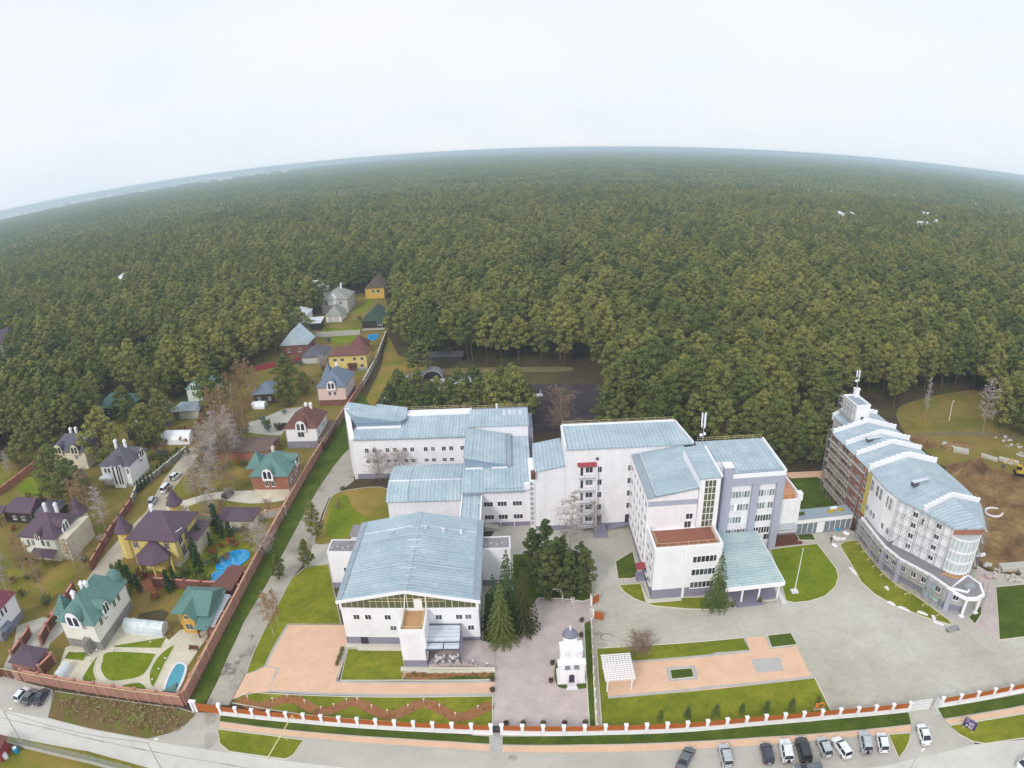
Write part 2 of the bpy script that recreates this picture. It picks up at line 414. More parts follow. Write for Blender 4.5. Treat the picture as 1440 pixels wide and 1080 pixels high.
brick('brick_red', '#ac6a4e', '#a06046', '#a58672', .5, .22, .022, .9, dirt=.12)
brick('brick_pink', '#b98474', '#b07b6c', '#b59a8e', .6, .28, .02, .9, dirt=.12)
brick('brick_brown', '#845047', '#7b4a42', '#846c64', .5, .22, .02, .9, dirt=.12)
brick('stone_blocks', '#a29e9a', '#94918e', '#7f7c7a', .7, .4, .03, .95, dirt=.2)
brick('log_wall', '#4c4340', '#463e3b', '#332d2b', 6., .3, .04, .9)
brick('paving_pink', '#eac3a6', '#e4bb9c', '#d8b093', .4, .2, .012, .9, wall=False, dirt=.1)
brick('paving_grey', '#c2beba', '#bab6b2', '#aaa6a2', .4, .2, .015, .9, wall=False, dirt=.12)
brick('paving_mauve', '#cdbdb8', '#c4b4b0', '#b8a9a6', .4, .2, .012, .9, wall=False, dirt=.16)
brick('paving_beige', '#dcd3bd', '#d5ccb6', '#c6bda8', .6, .6, .015, .9, wall=False, off=0, dirt=.12)
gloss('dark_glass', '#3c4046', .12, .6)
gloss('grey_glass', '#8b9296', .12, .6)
gloss('green_glass', '#5c6248', .15, .6)
gloss('mint_glass', '#b7d6cc', .15, .5)
gloss('polycarbonate', '#d3dade', .3, .4)
gloss('pool_water', '#2b9ad4', .06, .6)
gloss('teal_water', '#3f9db0', .06, .6)
gloss('turquoise_water', '#159c9c', .06, .6)
gloss('headlamp', '#e8ecf0', .1, .7); gloss('tail_lamp', '#8c1c1c', .2, .6)
gloss('car_glass', '#23262e', .08, .7)
for n_, c_ in (('white', '#eceef0'), ('silver', '#b9bdc2'), ('grey', '#63676c'), ('black', '#26262f'), ('navy', '#34364e'), ('red', '#8d2a30')): gloss('car_'+n_, c_, .25, .5, coat=.6)
blotch('lawn', [(.2, '#5c681c'), (.42, '#757e24'), (.6, '#898c2b'), (.8, '#a09742')], .13, 4., bump=.3, fmix=.6, litter=1)
blotch('lawn_dark', [(.2, '#3d501e'), (.5, '#4f6122'), (.8, '#6b732c')], .2, 4., bump=.3, litter=1)
blotch('lawn_bright', [(.2, '#62731c'), (.5, '#74841f'), (.8, '#8d922e')], .15, 4., bump=.3, litter=1)
blotch('lawn_inner', [(.2, '#596a30'), (.5, '#66783a'), (.8, '#7c7c3e')], .12, 2., bump=.3, fmix=.6)
blotch('lawn_worn', [(.2, '#5d6a22'), (.42, '#7e7c30'), (.6, '#9a8346'), (.85, '#a98c50')], .09, 3., bump=.3)
blotch('meadow', [(.2, '#55602a'), (.4, '#766f34'), (.55, '#8d7a44'), (.7, '#6f7430'), (.9, '#a08a58')], .05, 1.2, bump=.35)
blotch('verge_scrub', [(.2, '#5c5a30'), (.4, '#6d6e34'), (.52, '#7c6448'), (.6, '#72763a'), (.85, '#8a8848')], .16, 1.6, bump=.4)
blotch('bed_soil', [(.2, '#8d6043'), (.6, '#a37350'), (.85, '#b08560')], .5, 5., bump=.3)
blotch('forest_floor', [(.2, '#40372c'), (.42, '#54463a'), (.6, '#5c5636'), (.85, '#75643f')], .06, .9, bump=.4)
blotch('dug_earth', [(.15, '#4d3b2c'), (.35, '#6b523c'), (.5, '#866a4a'), (.66, '#9c8258'), (.9, '#6f573e')], .14, .9, bump=.9, fmix=.7)
blotch('earth_track', [(.2, '#6d6248'), (.5, '#817456'), (.8, '#74693f')], .1, 1.2, bump=.35)
blotch('dark_yard', [(.2, '#393136'), (.5, '#494047'), (.75, '#5a5052')], .06, 1.2, bump=.2)
blotch('asphalt', [(.2, '#aaa59d'), (.45, '#bab5ab'), (.62, '#c3beb4'), (.85, '#cdc9c1')], .06, 2.2, fmix=.2, crack=.16)
blotch('asphalt_yard', [(.22, '#a7a196'), (.4, '#b8b2a4'), (.56, '#c2bdb2'), (.75, '#d0cdc6')], .05, 1.1, fmix=.3, crack=.16)
blotch('road_pale', [(.2, '#c5c1ba'), (.5, '#d2cec6'), (.8, '#dcd8d2')], .05, 2., fmix=.16, crack=.1)
blotch('puddled', [(.3, '#bdb6a9'), (.5, '#b0a99d'), (.56, '#7f7873'), (.75, '#6d6863')], .22, 2., fmix=.25)
blotch('old_drive', [(.3, '#b8b2a6'), (.55, '#a9a297'), (.64, '#8c867e'), (.8, '#9d968b')], .14, 2., fmix=.25, crack=.16)
blotch('gravel', [(.2, '#a9a08f'), (.5, '#bab1a0'), (.8, '#c9c1b0')], .3, 5., fmix=.4)
leafm('needles_pine', ['#455030', '#5d6639', '#727441', '#878449'], .25, 1.5)
leafm('needles_far', ['#4a5a3c', '#5c6a44', '#6c7249', '#7a7a4c'], .0, 1.32)
leafm('needles_spruce', ['#33482e', '#425636', '#546338', '#66703c'], .15, 1.25)
leafm('needles_grove', ['#3b482a', '#4c5832', '#5e643a'], .22, 1.45)
leafm('needles_olive', ['#46522c', '#5a6434', '#6c703c'], .22, 1.4)
leafm('needles_fresh', ['#505c2e', '#666f36', '#7b7c40'], .25, 1.15)
leafm('needles_rust', ['#454a2c', '#575632', '#6b6236'], .2)
leafm('leaf_shrub', ['#4c5a2c', '#66703a', '#7c7c46'], .25)
leafm('leaf_thuja', ['#2e4526', '#3c5430', '#4e6038'], .15)
leafm('leaf_blue', ['#566a66', '#64787a', '#738688'], .15)
leafm('leaf_rust', ['#8c5a2a', '#a8703a', '#9b6a44'], .25)
leafm('leaf_dry', ['#9a7f5a', '#a58a68', '#b39a78'], .25)
leafm('leaf_birch', ['#94744c', '#a58558', '#a88e6c'], .3, 1.05)
leafm('leaf_maroon', ['#6a3a38', '#7c4a42'], .2)
# ------------------------------------------------------------------ the ground
def terrain():
    xs = [-45000, -20000, -9000, -4000, -2000, -1000, -600, -400, -300, -200, -140, -100, -60, -20, 20, 60, 100, 140, 200, 300, 400, 600, 1000, 2000, 4000, 9000, 20000, 45000]
    ys = [-3000, -1000, -300, -100, 0, 40, 80, 120, 160, 200, 260, 340, 450, 600, 900, 1400, 2200, 4000, 8000, 16000, 28000, 45000]
    vs = [(x, y, 0) for y in ys for x in xs]; n = len(xs)
    fs = [(j*n+i, j*n+i+1, (j+1)*n+i+1, (j+1)*n+i) for j in range(len(ys)-1) for i in range(n-1)]
    return tag(MB().add(vs, fs).build('terrain', 'forest_floor'), 'brown forest floor reaching away under the pine forest', 'ground', None, 'structure')
terrain()
R4 = lambda x0, x1, y0, y1: [(x0, y0), (x1, y0), (x1, y1), (x0, y1)]
# broad sheets
patch('village_ground', 'ochre and olive meadow ground between the village houses', 'meadow', [(-57.5,74.5),(-57.2,150),(-54.5,215),(-54,262),(-57,300),(-62,345),(-76,400),(-100,402),(-108,340),(-122,300),(-128,230),(-150,200),(-175,178),(-175,74.5)], .02, 'meadow')
patch('asphalt_yard', 'pale grey asphalt yard in front of the hospital blocks', 'yard', [(-8,66),(30,64),(60,60),(118,48),(118,88),(96,100),(76,121),(76,128),(56,128),(30,140),(-2,140),(-9,120)], .03, 'asphalt_yard')
patch('back_yard', 'dark tarmac lot behind the long white wing', 'yard', GL([(748,612),(742,560),(745,540),(900,542),(880,600),(790,606)]), .03, 'dark_yard')
patch('sports_yard', 'dark fenced yard beyond the long white wing', 'yard', GL([(540,545),(575,534),(640,535),(745,548),(745,590),(560,600)]), .025, 'dark_yard')
patch('forest_road', 'grey forest track curving along the wood edge', 'track', [tuple(p) for p in catmull(GL([(548,575),(556,552),(580,534),(640,526),(745,523),(800,522),(800,516),(745,516),(640,518),(575,522),(545,540),(535,575)]), 3)], .04, 'earth_track')
patch('grass_bank', 'tan grass bank outside the village wall by the wood', 'grass', GL([(510,570),(535,520),(545,470),(560,500),(600,510),(600,522),(560,530),(538,550),(525,575)]), .03, 'lawn_worn')
patch('parking_apron', 'grey asphalt parking apron along the pink pavement', 'parking', [(-50,63),(-30,61.5),(-8,60.5),(20,58),(70,50),(70,62),(30,67.5),(10,69.5),(-8,70.4),(-50,70.6)], .032, 'asphalt')
ROADN = GL([(0,998),(67,1010),(125,1025),(207,1040),(260,1049),(322,1058),(402,1070),(470,1078)])
patch('road', 'pale worn road running along the bottom', 'road', [(-150,76)]+ROADN+[(-10,62.6),(20,59.3),(40,56.9)]+GL([(1251,1076),(1289,1066),(1371,1047),(1440,1040)])+[(120,38),(160,28),(160,10),(-150,10)], .045, 'road_pale')
tag(MB().strip(GL([(0,1009),(70,1025),(140,1042),(220,1058),(300,1072),(360,1082)]), .16, .052, .004).build('road_seam', 'puddled'), 'thin dark tar seam along the pale road', 'seam', None, 'structure')
patch('drive_apron', 'grey asphalt drive mouth at the rusty panel gate', 'drive', GL([(277,1002),(312,1003),(307,1024),(308,1046),(324,1059),(207,1041),(240,1032),(264,1017)]), .05, 'asphalt')
for k, pts in enumerate(([(290,1003),(303,1005),(301,1018),(289,1018)], [(290,1032),(304,1031),(306,1041),(295,1053),(288,1050)])):
    patch('puddle_stain', ('round dark damp stain on the drive below the rusty gate', 'long dark damp stain on the drive near the road')[k], 'stain', catmull(GL(pts), 4), .056, 'old_drive')
patch('village_forecourt', 'grey asphalt forecourt with three parked cars by the brick wall', 'forecourt', GL([(0,950),(75,970),(68,1011),(0,998),(-60,985),(-60,930)]), .048, 'asphalt')
# left drive
LE = [(497,625),(482,640),(470,655),(446,690),(421,735),(400,775),(376,820),(342,877),(315,940),(290,990)]
RE = [(322,992),(345,948),(370,889),(391,850),(411,812),(428,792),(441,765),(452,725),(463,700),(480,690),(498,676)]
patch('side_drive', 'patched grey drive between the village wall and the lawns', 'drive', GL(LE+RE), .05, 'old_drive')
patch('damp_strip', 'dark damp tarmac strip down the middle of the side drive', 'stain', catmull(GL([(350,872),(362,882),(338,930),(318,975),(300,992),(296,985),(318,930),(335,895)]), 4), .056, 'puddled')
patch('grass_strip', 'green grass strip between the brick wall and side drive', 'grass', GL([(288,990)]+LE[::-1][1:]+[(508,610),(530,570),(523,572)])+[(-55.6,228),(-55.9,180),(-56.4,120),(-56.6,75)], .04, 'lawn_dark')
patch('verge_scrub', 'rusty scrub verge between the brick wall and road', 'verge', GL([(77,972),(160,984),(252,996),(277,1004),(264,1018),(240,1032),(207,1040),(125,1025),(67,1010)]), .055, 'verge_scrub', 'concrete')
# lawns west of the hall
patch('round_lawn', 'bright lawn with a straw patch beside the curved block', 'lawn', catmull(GL([(462,708),(470,696),(492,689),(545,688),(552,735),(508,742),(501,758),(470,764),(442,764),(452,735)]), 4), .08, 'lawn_worn', 'concrete')
patch('lawn_inset', 'fresh green part of the round lawn', 'lawn', catmull(GL([(470,705),(488,697),(496,715),(520,733),(500,748),(475,758),(458,752)]), 4), .09, 'lawn_bright')
patch('side_lawn', 'broad olive lawn beside the gabled hall', 'lawn', GL([(462,794),(480,878),(404,878),(384,912),(373,936),(360,944),(346,948),(358,915),(372,886),(392,848),(410,814),(430,798)]), .08, 'lawn', 'concrete')
patch('hall_path', 'pale path to the hall side door', 'path', GL([(428,796),(441,765),(470,764),(462,794)]), .06, 'asphalt_yard')
patch('pink_terrace', 'broad pink paved terrace beside the gabled hall', 'paving', GL([(404,879),(484,879),(490,908),(472,958),(696,958),(693,977),(640,978),(377,973),(350,974),(327,984),(346,948),(373,938),(384,914)]), .065, 'paving_pink')
for p, l in (([(404,879),(384,914),(373,937),(391,940),(378,972),(640,977.5),(695,976.5)], 'grey stone band along the outer rim of the pink terrace'), ([(487,912),(474,959),(640,959.5),(696,958)], 'grey stone band between pink terrace and hall lawn')):
    tag(MB().strip(GL(p), .55, .075, .01).build('paving_band', 'paving_grey'), l, 'paving band', None, 'structure')
patch('hall_lawn', 'square olive lawn in front of the gabled hall', 'lawn', GL([(489,913),(564,911),(571,945),(565,957),(479,957)]), .09, 'lawn', 'pale_concrete')
patch('bed_lawn', 'narrow lawn round the soil bed below the cafe terrace', 'lawn', GL([(566,946),(696,941),(695,956),(566,957)]), .09, 'lawn_dark', 'pale_concrete')
patch('soil_bed', 'brown soil bed with small plants below the cafe terrace', 'flower bed', catmull(GL([(567,947),(600,946),(640,945),(680,944),(690,948),(682,953),(650,951),(615,955),(590,956),(567,954)]), 3), .12, 'bed_soil')
patch('front_lawn', 'long lawn with a winding soil bed behind the front fence', 'lawn', GL([(326,989),(340,978),(360,974.5),(640,980),(693,979.5),(692,1027),(560,1016),(430,1006)]), .09, 'lawn', 'pale_concrete')
WAVE = catmull(GL([(338,983),(358,994),(385,989),(402,983.5),(420,986),(435,995),(450,1001),(467,998.5),(487,990.5),(502,988.5),(517,995),(540,1005),(557,1005),(575,997),(595,990),(612,994),(632,1005),(645,1009),(660,1006),(675,998.5),(691,991.5)]), 5, closed=False)
tag(MB().strip(WAVE, 2.0, .125, .03).build('winding_bed', 'bed_soil'), 'winding brown soil bed across the front lawn', 'flower bed', None, 'structure')
# plaza and church
patch('mauve_plaza', 'mauve paved plaza round the little white chapel', 'paving', GL([(694,1028),(697,935),(697,908),(738,890),(745,850),(760,838),(832,850),(836,1026)]), .055, 'paving_mauve')
patch('grove_lawn', 'shaded lawn under the grove of conifers', 'lawn', GL([(679,905),(681,836),(721,830),(721,780),(800,776),(828,790),(831,842),(820,846),(792,842),(757,841),(745,858),(743,882),(730,895),(706,908)]), .09, 'lawn_dark', 'pale_concrete')
patch('chapel_lawn', 'ring of lawn round the white chapel', 'lawn', catmull(GL([(788,930),(826,926),(829,960),(824,968),(790,968),(781,958),(780,940)]), 4), .09, 'lawn_dark')
patch('chapel_strip', 'narrow lawn strip between plaza and slim white fence', 'lawn', GL([(821,877),(831,873),(838,1022),(829,1022),(824,940)]), .085, 'lawn_dark', 'pale_concrete')
# courtyard lawns
patch('court_lawn', 'wide lawn carrying the pink paved court', 'lawn', GL([(839,912),(1046,897),(1054,914),(1000,918),(1146,954),(1168,999),(846,1022)]), .07, 'lawn')
tag(MB().strip(GL([(846,1022),(839,912),(1046,897)]), .2, .12, .06).strip(GL([(1141,953),(1146,954),(1168,999)]), .2, .12, .06).build('kerb', 'pale_concrete'), 'pale kerb edging the lawn of the pink court', 'kerb', None, 'structure')
patch('pink_court', 'pink paved court with grey slab inside the lawn', 'paving', GL([(855,981),(850,934),(888,931),(1055,916),(1047,897),(1077,895),(1084,912),(1120,908),(1141,953)]), .085, 'paving_pink')
tag(MB().strip(GL([(850,934),(888,931),(1055,916),(1047,897)]), .5, .094, .01).strip(GL([(1077,895),(1084,912),(1120,908)]), .5, .094, .01).strip(GL([(1141,953),(998,967),(855,981)]), .6, .094, .01).build('paving_band', 'paving_grey'), 'grey stone band round the pink court', 'paving band', None, 'structure')
patch('small_lawn', 'small square lawn at the corner of the pink court', 'lawn', GL([(1079,894),(1112,890.5),(1121,907),(1085,911)]), .095, 'lawn_dark', 'pale_concrete')
patch('bed_surround', 'grey paving round the small grass bed in the court', 'paving', GL([(936,939.5),(977,936),(982,955),(941,959)]), .094, 'paving_grey')
patch('grass_bed', 'little grass bed set in the pink court', 'lawn', GL([(942,942.5),(972.5,940),(976,952.5),(945,956)]), .12, 'lawn_dark', 'pale_concrete')
patch('grey_slab', 'plain grey slab set in the pink court', 'paving', GL([(1056,928),(1096,924.5),(1102,943),(1064,947)]), .095, 'paving_grey')
patch('block_lawn', 'curved lawn along the foot of the white front block', 'lawn', GL([(871,823),(903,821),(912,842),(990,840),(1024,848),(1020,857.5),(970,857),(920,852.5),(892,842.5),(878,833)]), .09, 'lawn', 'pale_concrete')
patch('corner_lawn', 'five sided lawn by the side of the tall block', 'lawn', GL([(865.5,790),(890,776),(898,810),(888,814),(869,814)]), .09, 'lawn_dark', 'pale_concrete')
patch('flagpole_lawn', 'rounded lawn round the white flagpole', 'lawn', GL([(1083,773),(1120,768),(1149,765),(1167.5,789),(1176,800),(1179,812),(1175,825),(1160,839),(1137,846),(1116,848),(1105,845),(1100,827)]), .09, 'lawn_bright', 'pale_concrete')
patch('passage_lawn', 'small lawn before the glazed passage', 'lawn', GL([(1120,751),(1142,751),(1147,760),(1125,760)]), .09, 'lawn_dark', 'pale_concrete')
patch('inner_green', 'dark green lawn between the blocks behind the passage', 'lawn', GL([(1113,673),(1150,671),(1166,700),(1180,725),(1126,727)])+[(60,133)], .09, 'lawn_dark')
patch('inner_path', 'pink paved path behind the inner green lawn', 'paving', GL([(1100,665),(1163,662),(1160,673),(1113,673)]), .08, 'paving_pink')
patch('scaffold_lawn', 'long curved lawn littered with rubble below the scaffolding', 'lawn', GL([(1181,767),(1188,762),(1206,760),(1216,776),(1228,790),(1243,808),(1264,826),(1284,836),(1304,850),(1335,873),(1337,879),(1302,869),(1260,853),(1247,846),(1230,836),(1211,819),(1204,806),(1191,784)]), .09, 'lawn', 'pale_concrete')
patch('porch_lawn', 'tiny lawn beside the porch columns', 'lawn', GL([(1379,852),(1380,864),(1371,878),(1362,868)]), .09, 'lawn_dark', 'pale_concrete')
patch('porch_floor', 'grey paved floor under the white porch', 'paving', GL([(1300,842),(1330,845),(1368,850),(1364,870),(1336,874),(1318,860)]), .08, 'paving_grey')
patch('mauve_path', 'mauve paved path between scaffolded block and lawn', 'path', GL([(1374,795),(1390,805),(1399,826),(1401,852),(1404,901),(1366,880),(1379,862),(1376,830)]), .07, 'paving_mauve')
patch('meadow_lawn', 'dark green lawn at the end of the mauve path', 'lawn', GL([(1400,826),(1440,822),(1500,825),(1500,890),(1440,896),(1405,900),(1402,852)]), .09, 'lawn_dark', 'pale_concrete')
patch('building_site', 'dug brown earth of the building site behind the new block', 'earth', catmull(GL([(1330,660),(1352,650),(1385,658),(1440,665),(1540,670),(1560,800),(1440,806),(1392,800),(1375,780),(1380,745),(1380,710)]), 4), .05, 'dug_earth')
patch('site_meadow', 'tan trampled meadow beside the new block', 'meadow', catmull(GL([(1270,605),(1262,575),(1300,560),(1340,552),(1380,550),(1440,575),(1560,580),(1580,680),(1440,672),(1385,662),(1345,655),(1320,652),(1295,625)]), 4), .035, 'meadow')
patch('site_track', 'bare earth track past the stacked pipes', 'track', GL([(1275,611),(1330,606),(1400,608),(1500,618),(1500,626),(1400,615),(1330,612),(1280,617)]), .05, 'earth_track')
# pavement and verges along the road
patch('pink_pavement', 'pink paved footway running outside the white fence', 'pavement', GL([(309,1015),(380,1024.5),(440,1030.5),(560,1039),(640,1044),(700,1048),(760,1049),(820,1048),(962,1044),(1070,1037.5),(1180,1030),(1281,1019.5),(1281,1030),(1180,1038.5),(1120,1044.5),(1070,1048.5),(962,1055),(820,1059),(760,1059.5),(700,1058.5),(640,1054),(560,1048.5),(440,1039.5),(380,1033),(307,1024)]), .06, 'paving_pink', 'concrete')
patch('pink_pavement', 'short stretch of pink footway beyond the drive mouth', 'pavement', GL([(1328,1012.5),(1440,993),(1520,976),(1520,986),(1440,1003),(1335,1019.5)]), .06, 'paving_pink', 'concrete')
patch('footway_gate_path', 'grey paved path from the wicket gate to the footway', 'path', GL([(692,1031),(705,1031),(707,1058),(688,1057)]), .068, 'paving_grey')
patch('grass_verge', 'dark grass verge outside the fence before the wavy bed', 'grass', GL([(311,1006),(430,1015),(560,1026),(688,1036),(688,1046),(640,1043),(560,1038),(440,1029.5),(380,1023.5),(309,1014)]), .075, 'lawn_dark')
patch('grass_verge', 'long grass verge outside the fence before the parked cars', 'grass', GL([(707,1036),(760,1036),(845,1034),(982,1027),(1116,1016),(1240,1005),(1277,1001),(1281,1018.5),(1180,1029),(1070,1036.5),(962,1043),(820,1047),(707,1047)]), .075, 'lawn_dark')
patch('grass_verge', 'grass verge outside the fence beyond the entrance gate', 'grass', GL([(1319,996),(1376,987),(1440,975.5),(1520,960),(1520,974),(1440,991.5),(1327,1010.5)]), .075, 'lawn_dark')
patch('verge_lawn', 'wedge of lawn between footway and road by the wire pole', 'grass', GL([(307,1025.5),(380,1034.5),(427,1041),(413,1062),(402,1068),(322,1057),(309,1046)]), .075, 'lawn', 'pale_concrete')
patch('verge_lawn', 'triangular lawn between parked cars and entrance drive', 'grass', GL([(1249,1033.5),(1280,1031),(1279,1042),(1273,1055),(1263,1065)]), .075, 'lawn', 'pale_concrete')
patch('verge_lawn', 'lawn under the purple notice board', 'grass', GL([(1335,1020.5),(1440,1004),(1520,988),(1520,1022),(1440,1038),(1386,1046),(1369,1043.5),(1350,1034)]), .075, 'lawn', 'pale_concrete')
patch('field_verge', 'olive field below the wire fence in the bottom corner', 'grass', GL([(0,1033),(125,1057),(180,1072),(230,1086),(200,1110),(0,1110),(-60,1080),(-60,1020)]), .06, 'lawn_worn')
# village surfaces
patch('village_lane', 'pale village lane running up between the villas', 'lane', GL([(84,872),(120,818),(150,778),(180,745),(205,720),(232,672),(262,635),(290,610),(318,590),(330,592),(300,625),(280,640),(250,680),(232,702),(262,706),(268,722),(238,722),(200,752),(165,795),(130,840),(105,880)]), .045, 'gravel')
patch('villa_path', 'pale concrete track curving to the red brick villa', 'path', catmull(GL([(236,712),(262,703),(300,693),(350,690),(400,690),(402,703),(350,708),(300,702),(265,712),(240,722)]), 3), .05, 'pale_concrete')
patch('lane_yard', 'grey yard lane between the brick gate walls', 'yard', GL([(24,880),(60,868),(82,872),(92,886),(70,905),(60,945),(20,958),(0,950),(20,905)]), .05, 'asphalt')
patch('upper_lane', 'grey lane to the house with the brown roof', 'lane', GL([(330,598),(365,590),(400,575),(428,572),(412,592),(395,612),(378,612),(345,608)]), .045, 'asphalt')
patch('garden_paving', 'beige paved garden of the white villa', 'paving', GL([(92,911),(188,868),(238,900),(253,886),(290,878),(292,895),(262,940),(248,986),(160,975),(76,962)]), .045, 'paving_beige')
for nm, lb, pts in (('garden_lawn', 'rounded main lawn in the paved villa garden', [(153,917),(214,919),(217,925),(202,949),(176,957),(153,957),(142,943),(144,930)]),
                    ('garden_lawn', 'flat lawn before the hoop greenhouse', [(160,908),(234,896),(226,912),(160,911)]),
                    ('garden_lawn', 'leaf shaped bed beside the garden pool', [(246,908),(232,934),(216,966),(210,950),(218,930),(232,915)]),
                    ('garden_lawn', 'little square lawn before the villa front door', [(97,917),(125,917),(117,930),(90,927)]),
                    ('garden_lawn', 'narrow curved bed along the garden path', [(138,922),(132,942),(135,958),(116,957),(124,940)]),
                    ('garden_lawn', 'crescent lawn against the brick garden wall', [(170,965),(196,960),(206,970),(185,968)])):
    P = GL(pts); P = P if len(pts) == 4 and pts[0][0] in (97, 160) else catmull(P, 4)
    patch(nm, lb, 'lawn', P, .07, 'lawn_bright', 'pale_concrete')
patch('vegetable_plot', 'dark dug plot behind the hoop greenhouse', 'soil', GL([(197,863),(228,857),(238,862),(228,878),(190,876)]), .06, 'forest_floor')
patch('mansion_garden', 'green planted garden of the yellow mansion', 'garden', GL([(180,800),(225,830),(252,835),(300,830),(350,790),(372,750),(330,720),(285,735),(280,770),(245,805)]), .04, 'lawn')
patch('brick_patio', 'red brick patio before the mansion pavilion', 'patio', GL([(203,806),(232,806),(240,825),(215,835),(196,830)]), .06, 'brick_red')
for lb, pts in (('green lawn beyond the purple roofed bungalow', [(22,690),(45,668),(62,672),(80,690),(82,696),(38,696)]),
                ('olive meadow garden by the white villa', [(38,800),(60,785),(100,795),(105,810),(70,845),(38,858),(20,850),(10,800)]),
                ('bright green lawn behind the brown roofed house', [(455,462),(508,460),(498,480),(468,484)]),
                ('green lawn slope beside the grey villa', [(493,440),(520,420),(528,425),(510,440)]),
                ('bright lawn plot before the dark grey roofed villa', [(210,640),(228,645),(224,655),(212,655)]),
                ('ochre grass plot below the birches', [(232,704),(262,660),(295,632),(340,650),(345,672),(300,690),(258,698)]),
                ('olive grass plot below the curved track', [(256,708),(300,703),(350,709),(395,708),(400,718),(330,728),(262,730)]),
                ('straw coloured plot by the dark bungalow wall', [(0,660),(22,664),(0,690),(-30,690)]),
                ('mustard grass plot under the rusty birches', [(330,610),(372,596),(388,606),(360,622),(330,630)]),
                ('green strip before the white house with green roof', [(232,572),(268,560),(268,572),(240,578)])):
    patch('lawn', lb, 'lawn', GL(pts), .04, 'lawn_bright' if 'green' in lb and 'olive' not in lb else 'lawn_worn')
# land beyond the wood, far to the west
patch('distant_fields', 'pale open land beyond the far edge of the forest', 'fields', [(-45000,3200),(-7000,4100),(-3600,4900),(-2200,9000),(-1500,20000),(-2500,44000),(-45000,44000)], 1.0, 'gravel')
# ------------------------------------------------------------------ the white hospital campus
FX = (1, 0); FY = (0, 1)           # facade directions (facing the camera / facing east)
def wall_box(par, x0, x1, y0, y1, z1, mat='white_cladding', plinth=1.6, z0=0.0, pm='plinth_grey'):
    m = MB()
    if plinth: m.box(x0, x1, y0, y1, z0+plinth, z1)
    else: m.box(x0, x1, y0, y1, z0, z1)
    w = m.build('wall', mat, par)
    if plinth: MB().box(x0+.06, x1-.06, y0+.06, y1-.06, z0, z0+plinth).build('plinth', pm, par)
    return w
def parapet(par, x0, x1, y0, y1, z0, z1, t=.3, mat='white_paint', back=True):
    m = MB().box(x0, x1, y0, y0+t, z0, z1).box(x0, x0+t, y0+t, y1, z0, z1).box(x1-t, x1, y0+t, y1, z0, z1)
    if back: m.box(x0+t, x1-t, y1-t, y1, z0, z1)
    return m.build('parapet', mat, par)
def rail(par, pts, h=1.0, mat='galvanised', gap=1.6, mids=2):
    m = MB()
    for a, b in zip(pts, pts[1:]):
        a, b = Vector(a), Vector(b); n = max(1, round((b-a).length/gap))
        for i in range(n+1): q = a+(b-a)*i/n; m.tube(q, q+Vector((0,0,h)), .035, n=4)
        for k in range(mids): z = Vector((0,0,h*(k+1)/mids)); m.tube(a+z, b+z, .035, n=4)
    return m.build('railing', mat, par)
def antenna(loc, h, label):
    t = thing('mobile_antenna', loc, label, 'antenna')
    x, y, z = loc
    MB().tube((x,y,z), (x,y,z+h*.95), .12, .07, 8).box(x-.35, x+.35, y-.35, y+.35, z, z+.18).build('mast', 'galvanised', t)
    for a in (0, 2.1, 4.2):
        ca, sa = math.cos(a+.6), math.sin(a+.6)
        m = MB().para((x+ca*.45-.14, y+sa*.45-.1, z+h*.62), (.28,0,0), (0,.2,0), (0,0,h*.38)).tube((x,y,z+h*.7), (x+ca*.45,y+sa*.45,z+h*.7), .04).tube((x,y,z+h*.92), (x+ca*.45,y+sa*.45,z+h*.92), .04)
        m.build('panel_antenna', 'white_plastic', t)
    for a in (.8, 3.4):
        c = (x+.55*math.cos(a), y+.55*math.sin(a), z+h*.42)
        MB().ball(c, .38, .38, .38, 10, 6).tube((x,y,z+h*.42), c, .05).build('dish', 'white_plastic', t)
    return t
